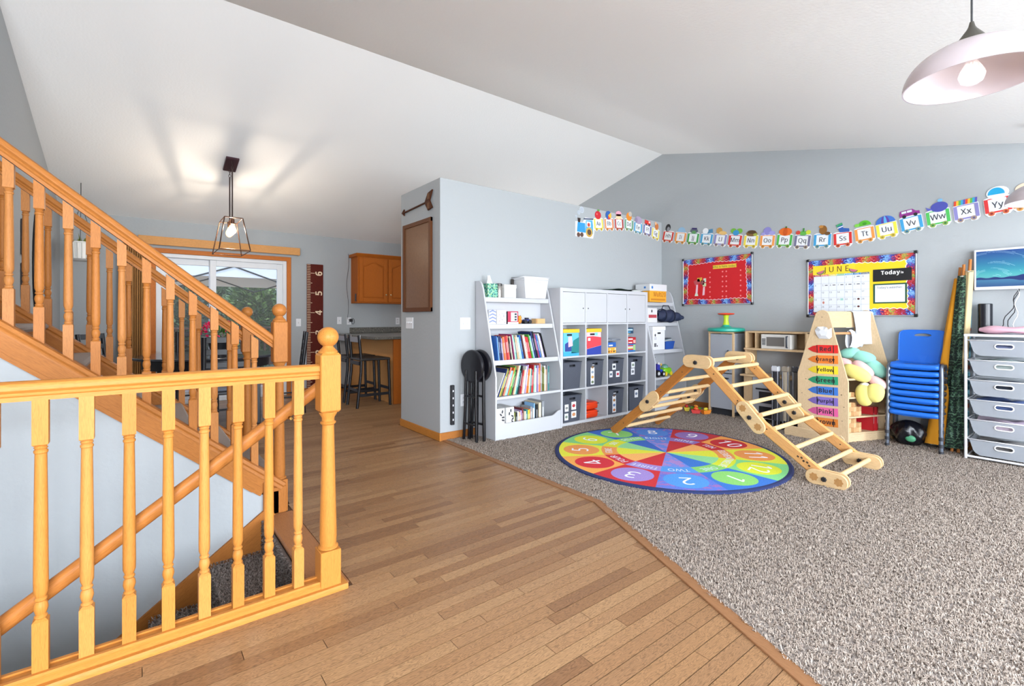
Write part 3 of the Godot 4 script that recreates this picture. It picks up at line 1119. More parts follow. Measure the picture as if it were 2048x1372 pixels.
	for k in 2:
		o = thing("wall_cabinet", ["golden oak wall cabinet with two arched panel doors", "oak wall cabinet further along behind the partition"][k], "cabinet", Vector3(2.735 + 1.0 * k, 1.385, ZK))
		part(o, "body", G.new().mm(Vector3(0, 0, 0), Vector3(0.995, 0.74, 0.30), 0.002), wood(oak, 1, 0.4))
		g = G.new()
		g.at(Vector3(0, 0, 0), Basis(Vector3(0, 0, -1), Vector3(0, 1, 0), Vector3(1, 0, 0)))
		g.prism(PackedVector2Array([Vector2(0, 0.735), Vector2(-0.31, 0.735), Vector2(-0.345, 0.775), Vector2(-0.345, 0.785), Vector2(0, 0.785)]), -0.035 if k == 0 else 0.0, 0.995, 0.003)
		part(o, "crown_moulding", g, wood(oak, 0, 0.4))
		for d in 2:
			cabinet_door(o, Vector3(0.02 + d * 0.485, 0.02, 0.30), 0.465, 0.70, oak, d == 0)
	g = G.new().mm(Vector3(-0.01, 0.03, 0.20), Vector3(-0.001, 0.15, 0.245), 0.002)
	part(get_node("wall_cabinet"), "catch", g, hx("4a4a50", 0.4, 0.5))
	# ---- peninsula with its counter
	o = thing("kitchen_peninsula", "oak kitchen peninsula cabinet behind the black bar stools", "cabinet", Vector3(3.0, 0, -6.9))
	part(o, "back_panel", G.new().mm(Vector3(-0.30, 0.0, -0.83), Vector3(-0.28, 0.865, 0.87), 0.002), wood(Color(0.83, 0.60, 0.36), 1, 0.45))
	part(o, "end_panel", G.new().mm(Vector3(-0.31, 0.0, 0.86), Vector3(0.32, 0.865, 0.89), 0.003), wood(oak, 1, 0.4))
	part(o, "body", G.new().mm(Vector3(-0.28, 0.0, -0.83), Vector3(0.30, 0.865, 0.86)), wood(oak, 1, 0.4))
	o = thing("countertop", "grey stone look countertop overhanging the bar stools", "countertop", Vector3(3.0, 0.866, -6.9))
	var stone := StandardMaterial3D.new()
	stone.albedo_texture = ramp_texture(noise_image(256, 0.05, 31, 4), [Color("3b3a36"), Color("6d6a62"), Color("4f4d48"), Color("8a867c")], 1.8)
	stone.uv1_triplanar = true
	stone.uv1_scale = Vector3.ONE * 3.0
	stone.roughness = 0.28
	part(o, "slab", G.new().mm(Vector3(-0.58, 0, -0.83), Vector3(0.34, 0.038, 0.92), 0.006), stone)
	o = thing("wall_counter", "kitchen base cabinet run with stone counter along the back wall", "cabinet", Vector3(4.3, 0, ZK))
	part(o, "body", G.new().mm(Vector3(-0.95, 0, 0.01), Vector3(1.35, 0.865, 0.58), 0.002), wood(oak, 1, 0.4))
	part(o, "slab", G.new().mm(Vector3(-0.955, 0.866, 0.0), Vector3(1.36, 0.904, 0.62), 0.005), stone)
	o = thing("backsplash", "low dark grey stone backsplash strip under the outlets", "backsplash", Vector3(3.6, 0.905, ZK))
	part(o, "strip", G.new().mm(Vector3(-0.89, 0, 0), Vector3(2.0, 0.09, 0.018), 0.003), stone)
	# ---- bar stools
	var s1 := stool("black wooden bar stool beside the counter's outer corner", Vector3(2.44, 0, -6.19))
	again(s1, "bar_stool", "black wooden bar stool nearer the growth ruler wall", Vector3(2.45, 0, -6.72))
	# ---- dining table and chairs
	var tb := on_z(418, 700, -6.15)
	var tp := Vector3(tb.x, 0, -6.15)
	var black := hx("17181d", 0.3)
	o = thing("dining_table", "round black dining table with a glossy top under the cage lamp", "table", tp)
	g = G.new()
	g.lathe([Vector2(0, 0.728), Vector2(0.66, 0.728), Vector2(0.675, 0.735), Vector2(0.675, 0.75), Vector2(0.665, 0.757), Vector2(0, 0.757)], 48)
	part(o, "table_top", g, hx("33353c", 0.12))
	part(o, "apron", G.new().lathe([Vector2(0.56, 0.63), Vector2(0.585, 0.63), Vector2(0.585, 0.728), Vector2(0.56, 0.728)], 40), black)
	for a in 4:
		var p := Vector3(cos(a * PI / 2 + 0.6), 0, sin(a * PI / 2 + 0.6)) * 0.5
		part(o, "leg", G.new().box(p + Vector3(0, 0.36, 0), Vector3(0.07, 0.72, 0.07), 0.006), black)
	var ch := dining_chair("black ladder-back dining chair on the stair side of the round table", Vector3(0.66, 0, -5.33), PI)
	again(ch, "dining_chair", "black ladder-back dining chair by the stacked blinds, turned to the table", Vector3(-0.18, 0, -6.75), PI / 2 - 0.5)
	again(ch, "dining_chair", "black ladder-back dining chair with its back to the growth ruler", Vector3(1.42, 0, -6.38), -PI / 2 - 0.2)
	again(ch, "dining_chair", "black ladder-back dining chair with its back to the sliding door", Vector3(0.58, 0, -6.98), 0.0)
	# ---- flower pot
	var fp := on_z(437, 700, -6.2)
	o = thing("flower_pot", "black pot of magenta flowers on the dining table", "potted plant", Vector3(fp.x, 0.757, -6.2))
	part(o, "pot", G.new().lathe([Vector2(0, 0), Vector2(0.075, 0), Vector2(0.105, 0.155), Vector2(0.112, 0.16), Vector2(0.112, 0.175), Vector2(0.095, 0.175), Vector2(0.09, 0.15), Vector2(0, 0.15)], 24), black)
	rng.seed = 9
	g = G.new()
	var fl := G.new()
	for i in 130:
		var d := Vector3(rng.randf_range(-1, 1), rng.randf_range(0.0, 1.3), rng.randf_range(-1, 1)).normalized()
		var p := Vector3(0, 0.15, 0) + d * Vector3(0.17, 0.16, 0.17) * rng.randf_range(0.5, 1.0)
		leaf(g, p, d, rng.randf_range(0.035, 0.06), 0.4)
		if i % 2 == 0:
			var q := Vector3(0, 0.20, 0) + d * Vector3(0.16, 0.16, 0.16)
			for k in 4:
				leaf(fl, q, (d + Vector3(rng.randf_range(-1, 1), rng.randf_range(-1, 1), rng.randf_range(-1, 1)) * 0.9).normalized(), 0.036, 0.8)
	part(o, "foliage", g, leafy(Color(0.22, 0.38, 0.12)))
	part(o, "blossoms", fl, leafy(Color(0.86, 0.06, 0.36)))
	part(o, "stem", G.new().cyl(Vector3(0, 0.14, 0), Vector3(0, 0.24, 0), 0.006, 6), hx("3d5a25"))

func leafy(k: Color) -> StandardMaterial3D:
	var key := "leafy " + k.to_html()
	if not mats.has(key):
		var m := StandardMaterial3D.new()
		m.albedo_color = k
		m.roughness = 0.55
		m.backlight_enabled = true
		m.backlight = k * 0.6
		mats[key] = m
	return mats[key]
func leaf(g: G, p: Vector3, d: Vector3, l: float, wide: float) -> void:     # a folded leaf of four triangles
	var s := d.cross(Vector3(0.3, 0.8, 0.5)).normalized()
	var up := s.cross(d)
	var mid := p + d * l * 0.5 - up * l * 0.08
	var e := p + d * l
	var a := mid + s * l * wide * 0.5 + up * l * 0.12
	var b := mid - s * l * wide * 0.5 + up * l * 0.12
	var n1 := (a - p).cross(e - p).normalized()
	var n2 := (e - p).cross(b - p).normalized()
	g.tri(p, a, e, n1, n1, n1)
	g.tri(p, e, b, n2, n2, n2)

func plate(p: Vector3, turn: float, gang: int, label: String, is_switch: bool) -> void:
	var o := thing("switch_plate" if is_switch else "outlet_plate", label, "switch" if is_switch else "outlet", p, turn)
	var w := 0.07 + 0.046 * (gang - 1)
	var ivory := hx("e4e6ea", 0.4)
	part(o, "cover", G.new().box(Vector3(0, 0, 0.003), Vector3(w, 0.115, 0.006), 0.002), ivory)
	for i in gang:
		var x := (i - (gang - 1) / 2.0) * 0.046
		if is_switch:
			part(o, "slot", G.new().box(Vector3(x, 0, 0.006), Vector3(0.011, 0.026, 0.001)), hx("b9bcc2", 0.5))
			part(o, "toggle", G.new().box(Vector3(x, 0.006, 0.010), Vector3(0.008, 0.014, 0.012), 0.002), ivory)
		else:
			for y in [-0.02, 0.02]:
				part(o, "socket", G.new().box(Vector3(x, y, 0.0065), Vector3(0.033, 0.028, 0.002), 0.001), hx("d2d4d8", 0.4))
				part(o, "slot", G.new().box(Vector3(x - 0.006, y + 0.003, 0.0076), Vector3(0.003, 0.009, 0.001)), hx("3a3a3e"))
				part(o, "slot", G.new().box(Vector3(x + 0.006, y + 0.003, 0.0076), Vector3(0.003, 0.009, 0.001)), hx("3a3a3e"))

func cabinet_door(o: Node, p: Vector3, w: float, h: float, oak: Color, knob_right: bool) -> void:
	# cathedral-arch raised panel door
	var m := wood(oak, 1, 0.36)
	var d := part(o, "door", G.new().mm(Vector3(0.01, 0.01, 0), Vector3(w - 0.01, h - 0.01, 0.009)), m)
	d.position = p
	var arch := PackedVector2Array()
	for i in 17:
		var f := i / 16.0
		arch.append(Vector2(w - 0.06 - f * (w - 0.12), h - 0.125 + 0.060 * pow(sin(f * PI), 2.0)))
	part(d, "stile", G.new().mm(Vector3(0, 0, 0), Vector3(0.06, h, 0.020), 0.003), m)
	part(d, "stile", G.new().mm(Vector3(w - 0.06, 0, 0), Vector3(w, h, 0.020), 0.003), m)
	part(d, "rail", G.new().mm(Vector3(0.06, 0, 0), Vector3(w - 0.06, 0.06, 0.0195), 0.003), wood(oak, 0, 0.36))
	var top := PackedVector2Array([Vector2(0.06, h), Vector2(w - 0.06, h)])
	top.append_array(arch)
	part(d, "rail", G.new().prism(top, 0.0, 0.0195), wood(oak, 0, 0.36))
	var ins := PackedVector2Array([Vector2(0.072, 0.072), Vector2(w - 0.072, 0.072)])
	for q in arch:
		ins.append(Vector2(w / 2 + (q.x - w / 2) * (w - 0.144) / (w - 0.12), q.y - 0.014))
	part(d, "raised_panel", G.new().prism(ins, 0.008, 0.019, 0.007), m)
	var kx := w - 0.03 if knob_right else 0.03
	var g := G.new()
	g.at(Vector3(kx, 0.12, 0.020), Basis(Vector3.RIGHT, PI / 2))
	g.lathe([Vector2(0.006, 0), Vector2(0.005, 0.012), Vector2(0.012, 0.018), Vector2(0.012, 0.024), Vector2(0, 0.027)], 12)
	part(d, "knob", g, hx("c9b48a", 0.25, 0.9))

func stool(label: String, p: Vector3) -> Node3D:     # faces +x; back posts at -x
	var o := thing("bar_stool", label, "stool", p, 0.0, "black bar stools at the peninsula")
	var k := hx("15161c", 0.42)
	part(o, "seat", G.new().mm(Vector3(-0.20, 0.60, -0.20), Vector3(0.20, 0.63, 0.20), 0.008), hx("2b2624", 0.45))
	for s in [-1, 1]:
		var g := G.new()
		g.tube([Vector3(-0.24, 0.0, 0.18 * s), Vector3(-0.19, 0.45, 0.175 * s), Vector3(-0.185, 0.62, 0.172 * s), Vector3(-0.215, 0.93, 0.17 * s)], 0.019, 4)
		part(o, "back_post", g, k)
		part(o, "front_leg", G.new().cyl(Vector3(0.205, 0.0, 0.175 * s), Vector3(0.185, 0.61, 0.165 * s), 0.019, 4), k)
		part(o, "side_rung", G.new().box(Vector3(-0.01, 0.16, 0.18 * s), Vector3(0.40, 0.035, 0.016), 0.003), k)
	for y in [[0.87, 0.07], [0.57, 0.05]]:
		part(o, "back_slat", G.new().box(Vector3(-0.205, y[0], 0), Vector3(0.018, y[1], 0.33), 0.004), hx("7d7f88", 0.3) if y[0] > 0.8 else k)
	part(o, "front_rung", G.new().box(Vector3(0.2, 0.22, 0), Vector3(0.016, 0.035, 0.34), 0.003), k)
	part(o, "back_rung", G.new().box(Vector3(-0.22, 0.22, 0), Vector3(0.016, 0.035, 0.34), 0.003), k)
	return o

func dining_chair(label: String, p: Vector3, turn: float) -> Node3D:    # faces +z, its back at -z
	var o := thing("dining_chair", label, "chair", p, turn, "black dining chairs round the table")
	var k := hx("16171c", 0.35)
	part(o, "seat", G.new().mm(Vector3(-0.21, 0.44, -0.20), Vector3(0.21, 0.475, 0.21), 0.01), hx("24252b", 0.4))
	part(o, "cushion", G.new().sphere(Vector3(0, 0.487, 0.0), Vector3(0.20, 0.022, 0.20), 20, 8, 0.6), hx("6a6f7b", 0.8))
	for s in [-1, 1]:
		part(o, "back_post", G.new().tube([Vector3(0.19 * s, 0, -0.22), Vector3(0.19 * s, 0.45, -0.19), Vector3(0.19 * s, 0.98, -0.25)], 0.021, 8), k)
		part(o, "front_leg", G.new().cyl(Vector3(0.185 * s, 0, 0.19), Vector3(0.185 * s, 0.44, 0.18), 0.019, 8), k)
		part(o, "side_rung", G.new().cyl(Vector3(0.187 * s, 0.2, 0.185), Vector3(0.19 * s, 0.2, -0.205), 0.010, 6), k)
	for y in [0.60, 0.72, 0.84, 0.95]:
		part(o, "back_slat", G.new().box(Vector3(0, y, -0.19 - (y - 0.45) * 0.11), Vector3(0.37, 0.055, 0.014), 0.004), k)
	part(o, "front_rung", G.new().cyl(Vector3(-0.185, 0.24, 0.187), Vector3(0.185, 0.24, 0.187), 0.010, 6), k)
	return o

func bush(called: String, label: String, p: Vector3, r: Vector3, n: int, k: Color, group := "") -> void:
	var o := thing(called, label, "bush" if called.find("tree") < 0 else "tree", p, 0.0, group)
	part(o, "stem", G.new().cyl(Vector3.ZERO, Vector3(0, r.y, 0), 0.08, 8), hx("4b3a2a", 0.9))
	for c in 3:
		var g := G.new()
		for i in n / 3:
			var d := Vector3(rng.randfn(), rng.randfn(), rng.randfn()).normalized()
			var f := pow(rng.randf(), 0.33)
			var lump := 0.82 + 0.18 * sin(d.x * 7.0 + p.x) * sin(d.y * 6.0) * cos(d.z * 8.0)
			var q := Vector3(0, r.y, 0) + d * r * f * lump
			leaf(g, q, (d + Vector3(rng.randf_range(-1, 1), rng.randf_range(-0.6, 1), rng.randf_range(-1, 1))).normalized(), rng.randf_range(0.10, 0.20), 0.6)
		part(o, "foliage", g, leafy([k, k.lightened(0.18), k.darkened(0.25)][c]))

func build_outside() -> void:
	rng.seed = 41
	var g := G.new().mm(Vector3(-14, -0.6, -40), Vector3(16, -0.5, -13.2))
	struct("ground_lawn", g, hx("3a4a26", 1.0), "sunlit lawn beyond the deck")
	g = G.new()
	g.mm(Vector3(-4, -0.5, -13.2), Vector3(7, -0.12, ZK - 0.16))
	var deck := struct("floor_deck", g, hx("6c4e39", 0.9), "brown timber deck outside the sliding door")
	for i in 34:
		part(deck, "deck_board", G.new().mm(Vector3(-4, -0.119, ZK - 0.30 - 0.15 * i), Vector3(7, -0.09, ZK - 0.165 - 0.15 * i), 0.004), wood([Color(0.52, 0.38, 0.28), Color(0.48, 0.34, 0.25)][i % 2], 0, 0.7))
	# deck railing
	var o := thing("deck_railing", "dark brown wooden railing at the deck's far edge", "railing", Vector3(1.0, -0.09, -13.12))
	var br := hx("5a3a2c", 0.8)
	part(o, "top_rail", G.new().box(Vector3(0, 1.0, 0), Vector3(9, 0.045, 0.13), 0.004), br)
	part(o, "lower_rail", G.new().box(Vector3(0, 0.12, 0), Vector3(9, 0.08, 0.04), 0.004), br)
	for i in 70:
		part(o, "baluster", G.new().box(Vector3(-4.4 + i * 0.128, 0.55, 0), Vector3(0.038, 0.86, 0.038)), br)
	# pop-up gazebo
	o = thing("gazebo", "white pop-up canopy with black frame standing on the deck", "gazebo", Vector3(1.35, -0.09, -11.25))
	var e := 2.2
	var cz := 1.55
	var cx := 1.7
	var fab := StandardMaterial3D.new()
	fab.albedo_color = Color(0.93, 0.93, 0.91)
	fab.roughness = 0.9
	fab.backlight_enabled = true
	fab.backlight = Color(0.35, 0.34, 0.31)
	g = G.new()
	var cor := [Vector3(-cx, e, -cz), Vector3(cx, e, -cz), Vector3(cx, e, cz), Vector3(-cx, e, cz)]
	for i in 4:
		var a: Vector3 = cor[i]
		var b: Vector3 = cor[(i + 1) % 4]
		var top := Vector3(0, e + 0.75, 0)
		var nn := (b - a).cross(top - a).normalized()
		if nn.y < 0:
			nn = -nn
		g.tri(a, b, top, nn, nn, nn)
		g.quad(a, b, b - Vector3(0, 0.24, 0), a - Vector3(0, 0.24, 0))
	part(o, "canopy", g, fab)
	var fr := hx("1c1c1e", 0.5)
	for i in 4:
		var a: Vector3 = cor[i]
		var b: Vector3 = cor[(i + 1) % 4]
		part(o, "leg", G.new().box(Vector3(a.x, e / 2, a.z), Vector3(0.05, e, 0.05)), fr)
		g = G.new()
		for s in 4:
			var p0 := a.lerp(b, s / 4.0) - Vector3(0, 0.05 + 0.30 * (s % 2), 0)
			var p1 := a.lerp(b, (s + 1) / 4.0) - Vector3(0, 0.05 + 0.30 * ((s + 1) % 2), 0)
			g.cyl(p0, p1, 0.014, 6)
		part(o, "truss", g, fr)
		part(o, "roof_rib", G.new().cyl(a - Vector3(0, 0.04, 0), Vector3(0, e + 0.68, 0), 0.014, 6), fr)
	g = G.new().sphere(Vector3(0.35, e - 0.02, 0.2), Vector3(0.2, 0.11, 0.2), 16, 10)
	part(o, "paper_lantern", g, hx("efece0", 0.8))
	# yellow playset slide on the lawn edge
	o = thing("toy_slide", "yellow plastic toddler slide standing on the deck", "slide", Vector3(0.05, -0.09, -9.9))
	var yl := hx("f0b50a", 0.4)
	g = G.new()
	g.at(Vector3.ZERO, Basis(Vector3(0, 0, 1), Vector3(0, 1, 0), Vector3(-1, 0, 0)))
	g.prism(PackedVector2Array([Vector2(-0.9, 0.0), Vector2(-0.8, 0.0), Vector2(0.2, 0.72), Vector2(0.5, 0.72), Vector2(0.5, 0.82), Vector2(0.16, 0.82), Vector2(-0.9, 0.08)]), -0.16, 0.16, 0.01)
	part(o, "chute", g, yl)
	for s in [-1, 1]:
		part(o, "ladder_side", G.new().mm(Vector3(0.14 * s - 0.03, 0, 0.42), Vector3(0.14 * s + 0.03, 1.1, 0.50), 0.01), yl)
	for y in [0.2, 0.45, 0.68]:
		part(o, "rung", G.new().box(Vector3(0, y, 0.46), Vector3(0.24, 0.04, 0.06), 0.008), hx("d8452a", 0.5))
	# planting and neighbours
	var k := Color(0.16, 0.27, 0.06)
	bush("hedge_bush", "tall leafy bush right behind the gazebo's far right leg", Vector3(2.55, -0.5, -15.0), Vector3(0.82, 1.55, 0.85), 6500, Color(0.27, 0.38, 0.07))
	bush("hedge_bush", "round green bush in the middle of the garden hedge", Vector3(0.70, -0.5, -15.0), Vector3(0.82, 1.45, 0.85), 6000, k)
	bush("hedge_bush", "darker bush at the left end of the garden hedge", Vector3(-1.15, -0.5, -15.0), Vector3(0.82, 1.4, 0.85), 4200, Color(0.12, 0.22, 0.06))
	bush("hedge_bush", "bush at the right end of the garden hedge", Vector3(4.40, -0.5, -15.0), Vector3(0.82, 1.5, 0.85), 4500, k)
	bush("tall_bush", "tall shrub of the back row behind the hedge's middle", Vector3(1.7, -0.5, -17.3), Vector3(1.25, 1.75, 1.1), 6000, Color(0.20, 0.31, 0.07))
	bush("tall_bush", "tall shrub of the back row behind the hedge's right end", Vector3(4.2, -0.5, -17.3), Vector3(1.25, 1.7, 1.1), 5000, Color(0.16, 0.26, 0.07))
	bush("tall_bush", "tall shrub of the back row behind the hedge's left end", Vector3(-0.8, -0.5, -17.3), Vector3(1.25, 1.7, 1.1), 4000, Color(0.14, 0.24, 0.07))
	bush("garden_tree", "tall green tree rising between the garden hedge and the neighbour's house", Vector3(2.6, -0.5, -21.0), Vector3(2.2, 2.9, 2.0), 3600, Color(0.17, 0.26, 0.08))
	o = thing("neighbour_house", "neighbouring house with a grey shingle roof behind the garden", "house", Vector3(-1.5, -0.5, -27.0))
	part(o, "wall", G.new().mm(Vector3(-5, 0, -3), Vector3(3.2, 3.0, 3)), hx("8a8276", 0.9))
	g = G.new()
	g.at(Vector3(-5.4, 0, 0), Basis(Vector3(0, 0, 1), Vector3(0, 1, 0), Vector3(-1, 0, 0)))
	g.prism(PackedVector2Array([Vector2(-3.5, 3.0), Vector2(3.5, 3.0), Vector2(0, 5.2)]), -9.0, 0.0)
	part(o, "roof", g, hx("5c5b60", 0.95))

const WR := -PI / 2     # turn of a thing that hangs on a wall facing -x
func sheet(p: Vector3, w: float, h: float, z := 0.0) -> G:    # an upright printed face with texture coordinates
	var g := G.new()
	g.quad(p + Vector3(-w / 2, -h / 2, z), p + Vector3(w / 2, -h / 2, z), p + Vector3(w / 2, h / 2, z), p + Vector3(-w / 2, h / 2, z), Vector3(0, 0, 1))
	return g
func disc(p: Vector2, rx: float, ry := -1.0, n := 20, a0 := 0.0, a1 := TAU) -> PackedVector2Array:
	var out := PackedVector2Array()
	if ry < 0:
		ry = rx
	for i in n:
		var a := a0 + (a1 - a0) * i / (n if a1 - a0 > 6.28 else n - 1)
		out.append(p + Vector2(cos(a) * rx, sin(a) * ry))
	return out
func rect2(x0: float, y0: float, x1: float, y1: float) -> PackedVector2Array:
	return PackedVector2Array([Vector2(x0, y0), Vector2(x1, y0), Vector2(x1, y1), Vector2(x0, y1)])
func pts(a: Array) -> PackedVector2Array:
	var out := PackedVector2Array()
	for i in range(0, a.size(), 2):
		out.append(Vector2(a[i], a[i + 1]))
	return out
func textured(im: Image, rough := 0.6) -> StandardMaterial3D:
	im.generate_mipmaps()
	var m := StandardMaterial3D.new()
	m.albedo_texture = ImageTexture.create_from_image(im)
	m.roughness = rough
	return m

func build_wall_things() -> void:
	# ---- chalkboard and arrow on the end of the partition
	var x := 2.230
	var o := thing("chalkboard", "narrow chalkboard in a dark walnut frame on the partition end", "chalkboard", Vector3(x, 1.667, -4.397), WR)
	var wn := Color(0.40, 0.24, 0.14)
	var w := 0.305
	var h := 0.453
	part(o, "board", G.new().mm(Vector3(-w + 0.03, -h + 0.03, 0), Vector3(w - 0.03, h - 0.03, 0.014)), wood(Color(0.50, 0.36, 0.26), 1, 0.28, 10, 3))
	for s in [-1, 1]:
		part(o, "frame_side", G.new().mm(Vector3(s * w - s * 0.042, -h, 0), Vector3(s * w, h, 0.026), 0.003), wood(wn, 1, 0.4))
		part(o, "frame_rail", G.new().mm(Vector3(-w, s * h - s * 0.042, 0), Vector3(w, s * h, 0.024), 0.003), wood(wn, 0, 0.4))
	o = thing("wall_arrow", "brown carved wooden arrow hanging above the chalkboard", "arrow", Vector3(x - 0.001, 2.272, -4.395), WR)
	var am := wood(Color(0.30, 0.16, 0.09), 0, 0.5)
	part(o, "shaft", G.new().cyl(Vector3(-0.30, -0.013, 0.012), Vector3(0.20, 0.005, 0.012), 0.009, 8), am)
	part(o, "head", G.new().prism(pts([-0.34, -0.014, -0.285, 0.02, -0.295, -0.012, -0.285, -0.046]), 0.004, 0.022, 0.002), am)
	for s in [-1, 1]:
		part(o, "fletching", G.new().prism(pts([0.17, 0.004, 0.24, 0.004 + 0.085 * s, 0.325, 0.02 + 0.085 * s, 0.27, 0.012]), 0.004, 0.020, 0.002), am)
		for i in 4:
			part(o, "barb", G.new().box(Vector3(0.235 + 0.012 * i, 0.008 + s * 0.045, 0.021), Vector3(0.004, 0.055, 0.002)), hx("7a5236"))
	# ---- black power strip low on the shelf wall
	o = thing("power_strip", "slim black power strip mounted upright beside the wall corner", "power strip", Vector3(2.355, 0.139, ZS + 0.001))
	part(o, "body", G.new().mm(Vector3(-0.018, 0, 0), Vector3(0.018, 0.376, 0.03), 0.004), hx("17181c", 0.5))
	for i in 5:
		part(o, "socket", G.new().box(Vector3(0, 0.05 + 0.068 * i, 0.031), Vector3(0.012, 0.018, 0.002)), hx("c8c8cc", 0.5))
	# ---- left wall: mirror, two frames
	o = thing("oval_mirror", "tall oval mirror with a thin black frame on the left wall", "mirror", Vector3(XL + 0.002, 1.64, -6.22), PI / 2)
	part(o, "frame", G.new().prism(disc(Vector2.ZERO, 0.37, 0.60, 48), 0, 0.022, 0.004), hx("131316", 0.4))
	part(o, "glass", G.new().prism(disc(Vector2.ZERO, 0.345, 0.575, 48), 0.0215, 0.0235), hx("c9c4bb", 0.05, 0.9))
	for k in 2:
		o = thing("framed_picture", ["small dark framed picture, upper of the pair beside the oval mirror", "small dark framed picture, lower of the pair beside the oval mirror"][k], "picture", Vector3(XL + 0.002, 1.79 - 0.345 * k, -5.42), PI / 2)
		part(o, "frame", G.new().mm(Vector3(-0.10, -0.14, 0), Vector3(0.10, 0.14, 0.018), 0.003), hx("3a2a22", 0.5))
		part(o, "mat_board", G.new().mm(Vector3(-0.082, -0.12, 0.017), Vector3(0.082, 0.12, 0.0195)), hx("b9b3aa", 0.7))
		part(o, "picture", G.new().mm(Vector3(-0.055, -0.085, 0.019), Vector3(0.055, 0.085, 0.0205)), hx("8a8f88", 0.6))
	# ---- hanging planter in front of the sliding door wall
	var pp := on_z(162, 522, -7.0)
	var top := ceil_at(-7.0)
	o = thing("hanging_planter", "white ribbed pot with a trailing plant hanging from the ceiling", "planter", Vector3(pp.x, pp.y, -7.0))
	var pr := [Vector2(0, 0)]
	pr.append_array([Vector2(0.085, 0.0), Vector2(0.115, 0.02), Vector2(0.13, 0.185), Vector2(0.136, 0.19), Vector2(0.136, 0.2), Vector2(0.12, 0.2), Vector2(0.115, 0.16), Vector2(0, 0.16)])
	part(o, "pot", G.new().lathe(pr, 28), hx("e4e3df", 0.5))
	for i in 22:
		var a := TAU * i / 22
		part(o, "rib", G.new().cyl(Vector3(cos(a) * 0.115, 0.02, sin(a) * 0.115), Vector3(cos(a) * 0.131, 0.185, sin(a) * 0.131), 0.006, 5), hx("dad9d4", 0.5))
	for i in 3:
		var a := TAU * i / 3 + 0.4
		part(o, "cord", G.new().cyl(Vector3(cos(a) * 0.128, 0.19, sin(a) * 0.128), Vector3(0, 0.62, 0), 0.003, 5), hx("4a4a4a"))
	part(o, "hook", G.new().cyl(Vector3(0, 0.62, 0), Vector3(0, top - pp.y, 0), 0.004, 5), hx("4a4a4a"))
	rng.seed = 3
	var g := G.new()
	for i in 46:
		var a := rng.randf() * TAU
		var d := Vector3(cos(a) * 0.7, rng.randf_range(0.5, 1.4), sin(a) * 0.7).normalized()
		leaf(g, Vector3(cos(a) * 0.06, 0.16, sin(a) * 0.06), d, rng.randf_range(0.07, 0.15), 0.18)
	part(o, "leaves", g, leafy(Color(0.48, 0.52, 0.22)))
	g = G.new()
	for i in 3:
		var a := -0.3 + i * 0.5
		g.tube([Vector3(cos(a) * 0.08, 0.17, sin(a) * 0.08), Vector3(cos(a) * 0.18, 0.26, sin(a) * 0.18), Vector3(cos(a) * 0.27, 0.20, sin(a) * 0.27), Vector3(cos(a) * 0.31, 0.12, sin(a) * 0.31)], 0.002, 4)
	part(o, "runner", g, hx("6b7a4a"))
	alphabet()
	boards()

